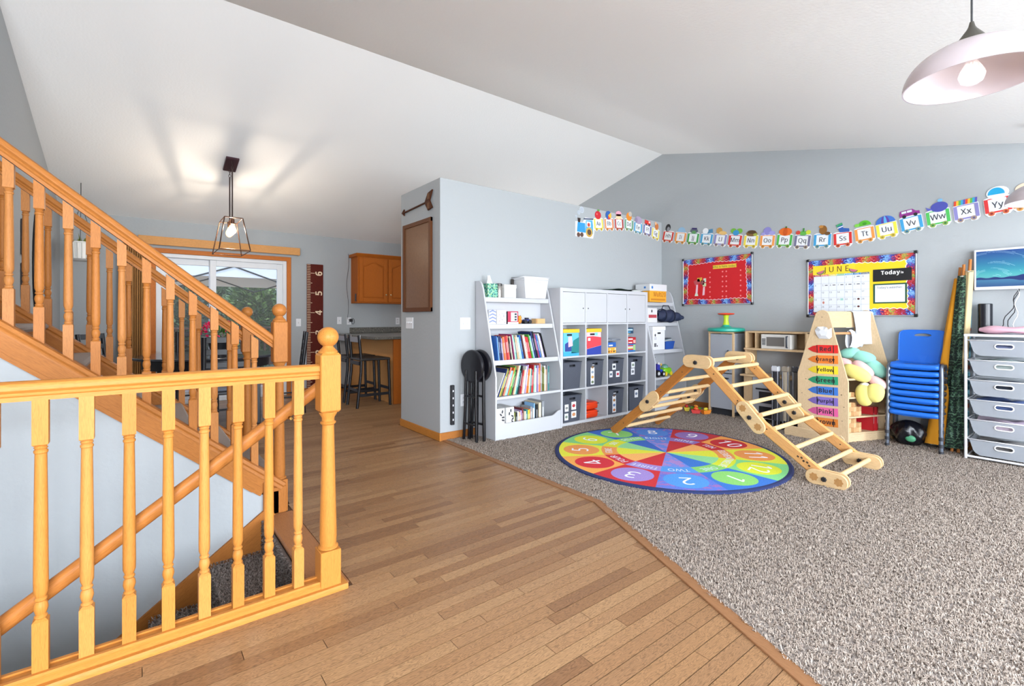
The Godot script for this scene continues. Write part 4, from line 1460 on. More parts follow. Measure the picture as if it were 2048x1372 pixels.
# ---------- the alphabet train: thin printed card cut-outs on the two walls
func topper(g: G, l: String) -> void:
	# what rides on each car, drawn from coloured card shapes; y 0 is the top of the car, widths in units of 0.1 m
	var S := 0.112
	var z := 0.0012
	var put := func(k: String, poly: PackedVector2Array, lift := 0.0) -> void:
		var q := PackedVector2Array()
		for p in poly:
			q.append(p * S + Vector2(0, 0.048))
		g.tint(Color(k))
		g.prism(q, z + lift, z + 0.0012 + lift)
	match l:
		"A": put.call("c62430", disc(Vector2(0.0, 0.28), 0.36, 0.33)); put.call("5f9c3d", disc(Vector2(0.1, 0.66), 0.14, 0.08), 0.001); put.call("e8675f", disc(Vector2(-0.12, 0.36), 0.08), 0.001)
		"B": put.call("2b5ea8", disc(Vector2(0, 0.28), 0.36)); put.call("f2b63a", pts([-0.05, 0.28, 0.3, 0.5, 0.36, 0.2, 0.2, -0.02]), 0.001); put.call("d8482f", pts([-0.05, 0.28, 0.2, 0, -0.1, -0.06]), 0.001)
		"C": put.call("f0d2a8", disc(Vector2(0, 0.12), 0.4, 0.16)); put.call("7a3d22", rect2(-0.3, 0.22, 0.3, 0.38), 0.001); put.call("eda0b4", disc(Vector2(0, 0.44), 0.36, 0.2), 0.001)
		"D": put.call("e08a2e", disc(Vector2(0, 0.26), 0.36)); put.call("b9b2a8", disc(Vector2(0.14, 0.5), 0.22), 0.001)
		"E": put.call("a99bb5", disc(Vector2(0.02, 0.24), 0.48, 0.34)); put.call("8d7f9c", disc(Vector2(-0.3, 0.2), 0.18, 0.22), 0.001)
		"F": put.call("d3312a", rect2(-0.42, 0.04, 0.4, 0.42)); put.call("f4d6cf", rect2(0.12, 0.22, 0.34, 0.38), 0.001); put.call("3a3a40", disc(Vector2(-0.22, 0.04), 0.1), 0.001); put.call("3a3a40", disc(Vector2(0.22, 0.04), 0.1), 0.001)
		"G": put.call("c9733a", disc(Vector2(0.05, 0.26), 0.26, 0.3)); put.call("e7b88e", disc(Vector2(-0.16, 0.5), 0.14), 0.001)
		"H": put.call("2a2a2e", disc(Vector2(-0.16, 0.32), 0.26, 0.34)); put.call("8c8d92", disc(Vector2(-0.1, 0.2), 0.15, 0.22), 0.001)
		"I": put.call("8fb4cf", disc(Vector2(0.0, 0.04), 0.4, 0.44, 20, 0.0, PI))
		"J": put.call("5b6670", disc(Vector2(0, 0.2), 0.36, 0.22)); put.call("3b2f63", rect2(-0.24, 0.32, 0.24, 0.46), 0.001); put.call("5d9b57", disc(Vector2(0, 0.1), 0.2, 0.1), 0.001)
		"K": put.call("e6e8ea", disc(Vector2(-0.2, 0.24), 0.26, 0.24)); put.call("4f86a8", pts([0.02, 0.0, 0.5, 0.12, 0.42, 0.44, 0.1, 0.36]), 0.001)
		"L": put.call("c2954c", disc(Vector2(-0.2, 0.3), 0.26)); put.call("e0b872", disc(Vector2(0.14, 0.12), 0.34, 0.16), 0.001)
		"M": put.call("6fae3f", disc(Vector2(-0.24, 0.34), 0.24, 0.2)); put.call("6fae3f", disc(Vector2(0.26, 0.34), 0.24, 0.2)); put.call("3a8fc2", disc(Vector2(0, 0.18), 0.26, 0.22), 0.001)
		"N": put.call("7a5a30", disc(Vector2(0, 0.12), 0.44, 0.2)); put.call("4f3a20", disc(Vector2(0, 0.26), 0.34, 0.14), 0.001); put.call("9aa845", disc(Vector2(0.3, 0.06), 0.16, 0.1), 0.002)
		"O": put.call("8a86c6", disc(Vector2(-0.06, 0.32), 0.3)); put.call("9d99d2", disc(Vector2(0.3, 0.16), 0.24, 0.16), 0.001); put.call("9d99d2", disc(Vector2(-0.36, 0.1), 0.16, 0.12), 0.001)
		"P": put.call("df6a1e", disc(Vector2(0, 0.2), 0.46, 0.3)); put.call("c65410", disc(Vector2(0, 0.2), 0.16, 0.3), 0.001); put.call("5d7a34", rect2(-0.05, 0.46, 0.07, 0.6), 0.001)
		"Q": put.call("5fae4a", disc(Vector2(0, 0.14), 0.3, 0.16)); put.call("c9453a", disc(Vector2(-0.34, 0.18), 0.15), 0.001); put.call("c8d23e", disc(Vector2(0.34, 0.2), 0.16), 0.001); put.call("3f8a3a", rect2(-0.05, 0.24, 0.05, 0.5), 0.001)
		"R": put.call("8a5a22", disc(Vector2(0.02, 0.28), 0.24, 0.32)); put.call("6a4a28", disc(Vector2(0.3, 0.02), 0.18, 0.12), 0.001); put.call("b8813a", disc(Vector2(-0.12, 0.52), 0.14, 0.1), 0.001)
		"S": put.call("2e5aa8", pts([-0.16, 0.04, 0.42, 0.0, 0.4, 0.22, 0.06, 0.3, 0.02, 0.6, -0.3, 0.5])); put.call("3f9c6a", pts([-0.32, 0.42, 0.04, 0.54, 0.0, 0.68, -0.36, 0.56]), 0.001); put.call("e6e8ea", pts([-0.28, 0.3, 0.06, 0.4, 0.05, 0.46, -0.3, 0.37]), 0.001)
		"T": put.call("57b32c", disc(Vector2(0.06, 0.14), 0.36, 0.34, 20, 0.0, PI)); put.call("7cc94a", disc(Vector2(-0.36, 0.24), 0.14, 0.11), 0.001); put.call("3f8f22", disc(Vector2(0.08, 0.26), 0.12, 0.09), 0.001)
		"U": put.call("3f6fc0", disc(Vector2(0, 0.02), 0.52, 0.46, 20, 0.0, PI)); put.call("5b3f9c", disc(Vector2(0, 0.02), 0.22, 0.46, 20, 0.0, PI), 0.001); put.call("58a6dd", disc(Vector2(0, 0.02), 0.08, 0.46, 20, 0.0, PI), 0.002)
		"V": put.call("8d2f86", pts([-0.5, 0.08, 0.5, 0.08, 0.5, 0.26, 0.32, 0.30, 0.18, 0.46, -0.44, 0.46, -0.5, 0.26])); put.call("d6e4ea", rect2(-0.38, 0.28, -0.14, 0.41), 0.001); put.call("d6e4ea", rect2(-0.10, 0.28, 0.14, 0.41), 0.001); put.call("26262a", disc(Vector2(-0.28, 0.08), 0.1), 0.001); put.call("26262a", disc(Vector2(0.28, 0.08), 0.1), 0.001)
		"W": put.call("4a50a8", disc(Vector2(0.12, 0.18), 0.40, 0.30)); put.call("5c63bd", pts([-0.2, 0.1, -0.5, 0.3, -0.42, 0.06]), 0.001); put.call("7fb8dd", disc(Vector2(0.2, 0.56), 0.12, 0.1), 0.0)
		"X":
			var cs := ["d8482f", "f2b63a", "5fae4a", "3a9fc8", "5b58b0"]
			for i in 10:
				put.call(cs[i % 5], pts([-0.5 + i * 0.1, 0.02, -0.4 + i * 0.1, 0.02, -0.36 + i * 0.1, 0.3, -0.46 + i * 0.1, 0.3]))
		"Y": put.call("e2e6ea", disc(Vector2(0.06, 0.26), 0.46, 0.36)); put.call("1f9fd0", disc(Vector2(0, 0.2), 0.34, 0.36, 20, -0.1, PI), 0.001)
		_: put.call("e8c8b0", disc(Vector2(0, 0.2), 0.4, 0.3))

func alphabet() -> void:
	var cars := "ABCDEFGHIJKLMNOPQRSTUVWXYZ"
	var at := [1197, 448, 1218, 448, 1238, 448, 1257.7, 449.4, 1275.8, 455.5, 1294.3, 460, 1311, 467.7, 1336.3, 472.6, 1361, 475, 1386, 476.5, 1413, 478, 1440.6, 479.4, 1470, 481, 1501.6, 481.8, 1534.6, 481.8, 1568.8, 480.6, 1604.5, 482.3, 1644.6, 480.4, 1685.5, 477.6, 1729.3, 468.3, 1773.6, 459.4, 1823, 446.8, 1876.3, 434.5, 1932.7, 423.5, 1995.7, 410, 2054, 399]
	var cols := ["e8d24a", "e88a55", "b23a34", "5f9c7a", "3f9cc8", "6a6aa8", "e6d65a", "c8352e", "e8964a", "3f9c4a", "3f9cc8", "8a86b8", "d0302e", "e8d24a", "e8964a", "4fae4a", "6f6f8c", "3f9cd0", "d0302e", "e8964a", "e6dc4a", "3f9cd0", "4fb85a", "8a86c0", "d83a3a", "e8964a"]
	var ink := hx("23283a", 0.7)
	var ps := []
	for i in 26:
		ps.append(on_z(at[2 * i], at[2 * i + 1], ZS + 0.002) if i < 7 else on_x(at[2 * i], at[2 * i + 1], XA - 0.002))
	# engine
	var ep := on_z(1170, 456, ZS + 0.002)
	var o := thing("alphabet_engine", "blue train engine card that leads the alphabet train, bubbles above", "wall decal", ep, 0.0, "alphabet train cards")
	var g := G.new()
	o.scale = Vector3.ONE * 1.25
	g.tint(Color("e8eaec")).prism(pts([-0.13, -0.09, 0.11, -0.09, 0.13, -0.02, 0.125, 0.10, 0.0, 0.10, -0.03, 0.05, -0.13, 0.05]), 0, 0.001)
	g.tint(Color("2f93cc")).prism(pts([-0.11, -0.045, 0.0, -0.045, 0.0, 0.045, -0.10, 0.045]), 0.001, 0.0025)
	g.tint(Color("57a9d8")).prism(pts([-0.0, -0.045, 0.11, -0.045, 0.11, 0.035, 0.10, 0.085, 0.01, 0.075]), 0.001, 0.0025)
	g.tint(Color("33415e")).prism(pts([-0.02, 0.078, 0.11, 0.09, 0.115, 0.102, -0.02, 0.09]), 0.002, 0.0035)
	g.tint(Color("e9e4de")).prism(rect2(0.02, 0.015, 0.075, 0.065), 0.0025, 0.0035)
	g.tint(Color("c04a3a")).prism(disc(Vector2(0.047, 0.035), 0.018), 0.0035, 0.0045)
	g.tint(Color("31211c")).prism(pts([-0.095, 0.045, -0.07, 0.045, -0.062, 0.085, -0.103, 0.085]), 0.0025, 0.0035)
	part(o, "cut_out", g, tinted(0.7))
	for wv in [[0.055, -0.035, 0.046, "c9a24a"], [-0.045, -0.068, 0.022, "6a4a44"], [-0.09, -0.072, 0.022, "6a4a44"]]:
		g = G.new()
		g.tint(Color(wv[3])).prism(disc(Vector2(wv[0], wv[1]), wv[2]), 0.0025, 0.004)
		g.tint(Color("5a4638")).prism(disc(Vector2(wv[0], wv[1]), wv[2] * 0.6), 0.004, 0.0048)
		part(o, "wheel", g, tinted(0.7))
	for b in [[-0.085, 0.135, 0.020], [-0.045, 0.165, 0.030], [-0.12, 0.095, 0.012]]:
		g = G.new()
		g.tint(Color("c6d2da")).prism(disc(Vector2(b[0], b[1]), b[2]), 0.0, 0.001)
		g.tint(Color("aeb6c0")).prism(disc(Vector2(b[0], b[1]), b[2] * 0.88), 0.001, 0.0015)
		part(o, "bubble", g, tinted(0.5))
	for i in 26:
		var l := cars[i]
		var a: Vector3 = ps[maxi(i - 1, 0 if i < 7 else 7)]
		var b: Vector3 = ps[mini(i + 1, 6 if i < 7 else 25)]
		var run := (b.x - a.x) if i < 7 else (b.z - a.z)
		var roll := atan2(b.y - a.y, run)
		o = thing("alphabet_card", "train car card lettered %s %s in the alphabet train" % [l, l.to_lower()], "wall decal", ps[i], 0.0 if i < 7 else WR, "alphabet train cards")
		o.rotation.z = 0.0
		o.transform.basis = (Basis(Vector3.UP, 0.0 if i < 7 else WR) * Basis(Vector3(0, 0, 1), roll)).scaled(Vector3.ONE * 1.34)
		g = G.new()
		g.tint(Color("e4e6e8")).prism(pts([-0.048, -0.064, -0.018, -0.064, -0.014, -0.05, 0.014, -0.05, 0.018, -0.064, 0.048, -0.064, 0.063, -0.046, 0.063, 0.049, 0.045, 0.056, -0.045, 0.056, -0.063, 0.049, -0.063, -0.046]), 0, 0.001)
		part(o, "backing", g, tinted(0.7))
		g = G.new()
		var k := Color(cols[i])
		g.tint(k).prism(rect2(-0.060, -0.042, -0.042, 0.045), 0.001, 0.0022)
		g.prism(rect2(0.042, -0.042, 0.060, 0.045), 0.001, 0.0022)
		g.prism(rect2(-0.042, -0.046, 0.042, -0.036), 0.001, 0.0022)
		g.prism(rect2(-0.042, 0.042, 0.042, 0.047), 0.001, 0.0022)
		part(o, "frame", g, tinted(0.7))
		for wx in [-0.032, 0.032]:
			g = G.new()
			g.tint(k.lerp(Color("b8924a"), 0.55)).prism(disc(Vector2(wx, -0.048), 0.0145, -1, 14), 0.002, 0.0034)
			g.tint(k.darkened(0.35)).prism(disc(Vector2(wx, -0.048), 0.007, -1, 10), 0.0034, 0.004)
			part(o, "wheel", g, tinted(0.7))
		g = G.new()
		topper(g, l)
		part(o, "rider", g, tinted(0.7))
		text(o, "lettering", l + l.to_lower(), 0.050, ink, Transform3D(Basis.IDENTITY, Vector3(0, 0.003, 0.0015)), 0.001)

# ---------- the two bulletin boards
func tie_dye(s: float, across: float, n: float) -> Color:     # the dyed pattern of the scalloped border, s in metres along it
	var stops := [Color("b01c2c"), Color("58247a"), Color("26409a"), Color("5f98dc"), Color("88b8ee"), Color("2f4fae"), Color("5a2a84"), Color("a81f30"), Color("c0242c"), Color("d86a2c"), Color("6cb44a"), Color("d86a2c"), Color("b8202c"), Color("a01c30")]
	var f := fposmod(s / 0.31 + (n - 0.5) * 0.30 + across * 0.6, 1.0) * stops.size()
	var i := int(f) % stops.size()
	var c: Color = stops[i].lerp(stops[(i + 1) % stops.size()], f - floorf(f))
	if n > 0.62:
		c = c.lightened((n - 0.62) * 1.8)
	elif n < 0.36:
		c = c.darkened((0.36 - n) * 2.2)
	return c
func board_print(w: float, h: float, field: Color) -> Image:
	var sc := 640.0
	var pw := int(w * sc)
	var ph := int(h * sc)
	var im := Image.create(pw, ph, false, Image.FORMAT_RGB8)
	var nz := noise_image(256, 0.035, 8, 4)
	for y in ph:
		for x in pw:
			var a := x / sc
			var b := y / sc
			var l := a
			var r := w - a
			var t := b
			var d := h - b
			var m := minf(minf(l, r), minf(t, d))
			var s := b if (m == l or m == r) else a
			var edge := 0.062 + 0.011 * absf(sin(s * PI / 0.052)) + 0.006 * sin(s * 11.0)
			var c := field
			if m < edge - 0.007:
				c = tie_dye(s + (0.1 if m == l or m == d else 0.0), m, nz.get_pixel((x * 2) % 256, (y * 2) % 256).r)
			elif m < edge:
				c = Color("e9c9d4") if field.g < 0.4 else Color("ece6e2")
			im.set_pixel(x, y, c)
	return im
func board_frame(o: Node, w: float, h: float) -> void:
	var al := hx("b9bcc2", 0.3, 0.7)
	for s in [-1, 1]:
		part(o, "frame_side", G.new().mm(Vector3(s * w / 2 - s * 0.012, -h / 2, 0), Vector3(s * w / 2, h / 2, 0.020), 0.002), al)
		part(o, "frame_rail", G.new().mm(Vector3(-w / 2, s * h / 2 - s * 0.012, 0), Vector3(w / 2, s * h / 2, 0.020), 0.002), al)
		for t in [-1, 1]:
			part(o, "corner_cap", G.new().box(Vector3(s * (w / 2 - 0.008), t * (h / 2 - 0.008), 0.011), Vector3(0.030, 0.030, 0.024), 0.005), hx("17181c", 0.4))
func boards() -> void:
	# red attendance board
	var w := 0.915
	var h := 0.607
	var o := thing("red_bulletin_board", "red bulletin board with scalloped tie-dye border and rows of dots", "bulletin board", Vector3(XA - 0.001, 1.618, -3.160), WR)
	part(o, "backing", G.new().mm(Vector3(-w / 2, -h / 2, 0), Vector3(w / 2, h / 2, 0.012)), hx("8c8c90"))
	part(o, "printed_sheet", sheet(Vector3(0, 0, 0.0135), w - 0.02, h - 0.02), textured(board_print(w, h, Color("c4101a"))))
	board_frame(o, w, h)
	part(o, "title_strip", G.new().box(Vector3(0.115, 0.168, 0.0145), Vector3(0.30, 0.045, 0.001)), hx("e8c23a", 0.7))
	text(o, "title", "Who is here today?", 0.036, hx("3a5a2a", 0.7), Transform3D(Basis.IDENTITY, Vector3(0.115, 0.168, 0.0152)), 0.0006)
	for cx in [-0.075, 0.09, 0.138, 0.315]:
		for r in 6:
			part(o, "dot", G.new().prism(disc(Vector2(cx, 0.105 - 0.061 * r), 0.0095, -1, 12), 0.0136, 0.0150), hx("e87f80", 0.7))
	# name cards gathered in the corner
	for q in [[-0.25, -0.005, 0.085, 0.06, "b5484e", 0.4], [-0.215, 0.025, 0.065, 0.05, "d8a43a", 0.05], [-0.175, -0.015, 0.05, 0.055, "8a4a4a", -0.2], [-0.145, 0.012, 0.035, 0.05, "c8cfc0", 0.0], [-0.15, -0.045, 0.045, 0.04, "c9d6a8", 0.0]]:
		var g := G.new()
		g.at(Vector3(q[0], q[1], 0.0145), Basis(Vector3(0, 0, 1), q[5]))
		g.box(Vector3.ZERO, Vector3(q[2], q[3], 0.0016))
		part(o, "name_card", g, hx(q[4], 0.7))
	for q in [[-0.26, -0.095, -0.02], [-0.165, -0.125, 0.05]]:
		part(o, "border_scrap", G.new().prism(pts([q[0] - 0.012, q[1] - 0.055, q[0] + 0.016, q[1] - 0.05, q[0] + 0.022, q[1] + 0.055, q[0] - 0.002, q[1] + 0.055]), 0.0136, 0.0152), hx("e6b9c6", 0.7))
	part(o, "name_card", G.new().prism(pts([-0.285, -0.185, -0.235, -0.185, -0.245, -0.15, -0.26, -0.135, -0.275, -0.15]), 0.0136, 0.015), hx("cfd8c4", 0.7))
	# calendar board
	w = 0.922
	h = 0.604
	o = thing("calendar_board", "yellow June calendar board with scalloped tie-dye border", "bulletin board", Vector3(XA - 0.001, 1.470, -1.659), WR)
	part(o, "backing", G.new().mm(Vector3(-w / 2, -h / 2, 0), Vector3(w / 2, h / 2, 0.012)), hx("8c8c90"))
	part(o, "printed_sheet", sheet(Vector3(0, 0, 0.0135), w - 0.02, h - 0.02), textured(board_print(w, h, Color("e6c81c"))))
	board_frame(o, w, h)
	var ink := hx("30303a", 0.7)
	part(o, "month_strip", G.new().box(Vector3(-0.215, 0.185, 0.0142), Vector3(0.38, 0.095, 0.001)), hx("e8cf2c", 0.7))
	text(o, "month", "J U N E", 0.074, hx("5a1d1d", 0.7), Transform3D(Basis.IDENTITY, Vector3(-0.187, 0.184, 0.0150)), 0.0006)
	for s in [-1, 1]:
		var mx: float = -0.187 + s * 0.148
		var g := G.new()
		g.at(Vector3(mx, 0.172, 0.0146), Basis(Vector3(0, 0, 1), -0.3 * s))
		g.tint(Color("4f7a4a")).prism(disc(Vector2.ZERO, 0.040, 0.034, 16, PI, TAU), 0, 0.001)
		g.tint(Color("c46a80")).prism(disc(Vector2(0, 0.001), 0.033, 0.026, 16, PI, TAU), 0.001, 0.0016)
		part(o, "melon_sticker", g, tinted(0.7))
	# the pocket calendar
	var cw := 0.495
	var chh := 0.375
	var c0 := Vector2(-0.398, 0.118)
	part(o, "calendar_sheet", G.new().mm(Vector3(c0.x, c0.y - chh, 0.0136), Vector3(c0.x + cw, c0.y + 0.018, 0.0146)), hx("dfe3ea", 0.6))
	var days := ["Sunday", "Monday", "Tuesday", "Wednesday", "Thursday", "Friday", "Saturday"]
	var dcol := ["b02a34", "d8745a", "e0cf4a", "5fae7a", "5aa8c8", "2f78b8", "2f3f63"]
	for i in 7:
		var x := c0.x + cw / 7 * (i + 0.5)
		part(o, "day_tab", G.new().box(Vector3(x, c0.y + 0.009, 0.0149), Vector3(cw / 7 - 0.004, 0.017, 0.001)), hx(dcol[i], 0.7))
		text(o, "day_name", days[i], 0.014, hx("eeeeee", 0.7), Transform3D(Basis.IDENTITY, Vector3(x, c0.y + 0.009, 0.0156)), 0.0004)
	var lines := G.new()
	for i in 8:
		lines.box(Vector3(c0.x + cw / 7 * i, c0.y - chh / 2, 0.0148), Vector3(0.0015, chh, 0.0006))
	for j in 6:
		lines.box(Vector3(c0.x + cw / 2, c0.y - chh / 5 * j, 0.0148), Vector3(cw, 0.0015, 0.0006))
	part(o, "grid_lines", lines, hx("8b93a4", 0.7))
	for d in range(1, 31):
		var cell := d + 3
		var x := c0.x + cw / 7 * (cell % 7) + 0.015
		var y := c0.y - chh / 5 * (cell / 7) - 0.020
		text(o, "date", str(d), 0.022, ink, Transform3D(Basis.IDENTITY, Vector3(x, y, 0.0148)), 0.0004)
		if d in [2, 5, 6, 7, 8, 9]:
			part(o, "date_sticker", G.new().box(Vector3(x + 0.032, y, 0.0149), Vector3(0.026, 0.007, 0.0006)), ink)
		if d in [23, 30]:
			part(o, "date_sticker", G.new().prism(disc(Vector2(x + 0.034, y), 0.011, 0.010, 14), 0.0147, 0.0154), hx("5a2a24", 0.7))
	part(o, "date_sticker", G.new().prism(disc(Vector2(c0.x + cw / 7 * 1.3, c0.y - chh / 5 * 3 - 0.05), 0.010, 0.014, 14), 0.0147, 0.0154), hx("c07a6a", 0.7))
	part(o, "date_sticker", G.new().box(Vector3(c0.x + cw / 7 * 3.65, c0.y - chh / 5 * 3 - 0.02, 0.0149), Vector3(0.026, 0.022, 0.0006)), hx("9cc8c0", 0.7))
	part(o, "today_card", G.new().box(Vector3(0.275, 0.095, 0.0148), Vector3(0.30, 0.118, 0.002)), hx("15161a", 0.5))
	text(o, "today_text", "Today", 0.052, hx("f2f2f2", 0.6), Transform3D(Basis.IDENTITY, Vector3(0.262, 0.118, 0.0162)), 0.0006, "Droid Sans", 700)
	text(o, "today_text", "is", 0.028, hx("f2f2f2", 0.6), Transform3D(Basis.IDENTITY, Vector3(0.352, 0.114, 0.0162)), 0.0006, "Droid Sans", 700)
	part(o, "weather_card", G.new().box(Vector3(0.258, -0.082, 0.0148), Vector3(0.262, 0.192, 0.002)), hx("24503a", 0.6))
	part(o, "weather_sheet", G.new().box(Vector3(0.258, -0.082, 0.0156), Vector3(0.232, 0.165, 0.002)), hx("e2e7f0", 0.5))
	text(o, "weather_text", "Today's weather:", 0.027, ink, Transform3D(Basis.IDENTITY, Vector3(0.258, -0.025, 0.0168)), 0.0004)

func glow(k: Color, e: float) -> StandardMaterial3D:
	var m := StandardMaterial3D.new()
	m.albedo_color = k
	m.emission_enabled = true
	m.emission = k
	m.emission_energy_multiplier = e
	return m
func bulb_light(o: Node, p: Vector3, e: float, k: Color, size := 0.03) -> void:
	var l := OmniLight3D.new()
	l.name = "bulb_light"
	l.light_energy = e
	l.light_color = k
	l.light_size = size
	l.omni_range = 20.0
	l.omni_attenuation = 2.0
	l.shadow_enabled = true
	o.add_child(l, true)
	l.position = p

func build_lamps() -> void:
	# ---- chandelier over the dining table: canopy on the sloped ceiling, two rods, a cage of bars, three filament bulbs
	var z := -6.08
	var cx := on_z(462, 333, z).x
	var cy := ceil_at(z)
	var o := thing("cage_chandelier", "bronze open cage chandelier with glowing filament bulbs over the table", "chandelier", Vector3(cx, cy, z))
	var br := hx("3a2a26", 0.35, 0.6)
	var tilt := Basis(Vector3.RIGHT, -atan(0.2565))
	var g := G.new()
	g.at(Vector3(0, -0.012, 0), tilt)
	g.box(Vector3.ZERO, Vector3(0.125, 0.024, 0.28), 0.004)
	part(o, "canopy", g, hx("4a3038", 0.35, 0.5))
	var top := on_z(466, 441, z).y - cy
	for s in [-1, 1]:
		var rz: float = 0.09 * s
		var y0 := -0.02 + 0.2565 * rz
		part(o, "rod", G.new().cyl(Vector3(0.0, y0 - 0.09, rz), Vector3(0.0, top, rz), 0.007, 8), br)
		g = G.new()
		for k in 3:
			var ring := []
			for i in 12:
				var a := TAU * i / 12
				ring.append(Vector3(0, y0 - 0.018 - 0.028 * k + 0.017 * sin(a), rz) + (Vector3(0.010 * cos(a), 0, 0) if k % 2 == 0 else Vector3(0, 0, 0.010 * cos(a))))
			g.tube(ring, 0.0028, 5, true)
		part(o, "chain", g, br)
	# cage: small rectangle above, large rectangle below
	var bot := on_z(470, 500, z).y - cy - 0.03
	var a := [Vector3(-0.085, top, -0.19), Vector3(0.085, top, -0.19), Vector3(0.085, top, 0.19), Vector3(-0.085, top, 0.19)]
	var b := [Vector3(-0.145, bot, -0.28), Vector3(0.145, bot, -0.28), Vector3(0.145, bot, 0.28), Vector3(-0.145, bot, 0.28)]
	var bm := hx("5a4032", 0.35, 0.7)
	for i in 4:
		var j := (i + 1) % 4
		part(o, "cage_bar", G.new().cyl(a[i], a[j], 0.006, 4), bm)
		part(o, "cage_bar", G.new().cyl(b[i], b[j], 0.006, 4), bm)
		part(o, "cage_bar", G.new().cyl(a[i], b[i], 0.006, 4), bm)
	part(o, "lamp_bar", G.new().box(Vector3(0, top, 0), Vector3(0.03, 0.012, 0.38), 0.002), bm)
	var gl := StandardMaterial3D.new()
	gl.transparency = BaseMaterial3D.TRANSPARENCY_ALPHA
	gl.albedo_color = Color(1.0, 0.78, 0.42, 0.22)
	gl.roughness = 0.05
	for s in [-1, 0, 1]:
		var p := Vector3(0, top - 0.01, 0.12 * s)
		part(o, "socket", G.new().cyl(p, p - Vector3(0, 0.05, 0), 0.018, 12), bm)
		g = G.new()
		g.at(p - Vector3(0, 0.05, 0), Basis(Vector3.RIGHT, PI))
		g.lathe([Vector2(0.014, 0.0), Vector2(0.018, 0.02), Vector2(0.032, 0.055), Vector2(0.034, 0.075), Vector2(0.024, 0.10), Vector2(0, 0.112)], 16, 0.9)
		var bl := part(o, "bulb", g, gl)
		g = G.new()
		for i in 6:
			var q := Vector3(cos(TAU * i / 6) * 0.013, 0, sin(TAU * i / 6) * 0.013)
			g.cyl(p + q - Vector3(0, 0.065, 0), p + q * 1.1 - Vector3(0, 0.135, 0), 0.0018, 5)
		part(bl, "filament", g, glow(Color(1.0, 0.72, 0.32), 9.0))
		bulb_light(o, p - Vector3(0, 0.10, 0), CHANDELIER_LIGHT, Color(1.0, 0.93, 0.84), 0.012)
	# ---- two glass-shade pendants hung from the sloped ceiling
	for k in 2:
		var p: Vector3 = [Vector3(2.475, 2.045, -0.36), Vector3(5.10, 1.985, -0.36)][k]
		var cl := ceil_at(p.z)
		o = thing("pendant_lamp", ["frosted glass pendant lamp with a clear filament bulb on a thin cord", "frosted glass pendant lamp hanging in front of the alphabet train's last card"][k], "lamp", Vector3(p.x, cl, p.z))
		var y := p.y - cl            # rim of the shade
		part(o, "ceiling_rose", G.new().lathe([Vector2(0, 0.01), Vector2(0.055, 0.01), Vector2(0.055, -0.02), Vector2(0, -0.03)], 20), hx("5c5c5e", 0.4, 0.6))
		part(o, "cord", G.new().cyl(Vector3(0, -0.02, 0), Vector3(0, y + 0.215, 0), 0.0035, 6), hx("3c3d40", 0.6))
		part(o, "cap", G.new().lathe([Vector2(0.006, y + 0.222), Vector2(0.010, y + 0.205), Vector2(0.014, y + 0.196), Vector2(0.05, y + 0.145), Vector2(0.052, y + 0.128)], 20), hx("5d5b55", 0.35, 0.6))
		var sh := StandardMaterial3D.new()
		sh.albedo_color = Color(0.80, 0.76, 0.78)
		sh.roughness = 0.22
		sh.backlight_enabled = true
		sh.backlight = Color(0.45, 0.40, 0.38)
		var pr := []
		for i in 13:
			var t := i / 12.0
			pr.append(Vector2(0.052 + 0.153 * sin(t * PI / 2), y + 0.132 - 0.132 * (1.0 - cos(t * PI / 2))))
		for i in 13:
			var t := 1.0 - i / 12.0
			pr.append(Vector2(0.049 + 0.151 * sin(t * PI / 2), y + 0.128 - 0.128 * (1.0 - cos(t * PI / 2))))
		part(o, "shade", G.new().lathe(pr, 48, 0.9), sh)
		part(o, "socket", G.new().cyl(Vector3(0, y + 0.135, 0), Vector3(0, y + 0.085, 0), 0.018, 12), hx("6d6a64", 0.4, 0.6))
		g = G.new()
		g.at(Vector3(0, y + 0.085, 0), Basis(Vector3.RIGHT, PI))
		g.lathe([Vector2(0.014, 0.0), Vector2(0.016, 0.012), Vector2(0.035, 0.045), Vector2(0.040, 0.065), Vector2(0.032, 0.088), Vector2(0.015, 0.099), Vector2(0, 0.101)], 20, 0.9)
		var gc := StandardMaterial3D.new()
		gc.transparency = BaseMaterial3D.TRANSPARENCY_ALPHA
		gc.albedo_color = Color(0.96, 0.94, 0.98, 0.16)
		gc.roughness = 0.04
		var bl := part(o, "bulb", g, gc)
		g = G.new()
		for i in 8:
			var q := Vector3(cos(TAU * i / 8) * 0.013, 0, sin(TAU * i / 8) * 0.013)
			g.cyl(Vector3(0, y + 0.065, 0) + q, Vector3(0, y + 0.01, 0) + q * 1.2, 0.0016, 5)
		part(bl, "filament", g, glow(Color(1.0, 0.93, 0.82), 6.0))
		bulb_light(o, Vector3(0, y + 0.035, 0), PENDANT_LIGHT, Color(1.0, 0.92, 0.84), 0.010)

const CHANDELIER_LIGHT := 0.28
const PENDANT_LIGHT := 0.006

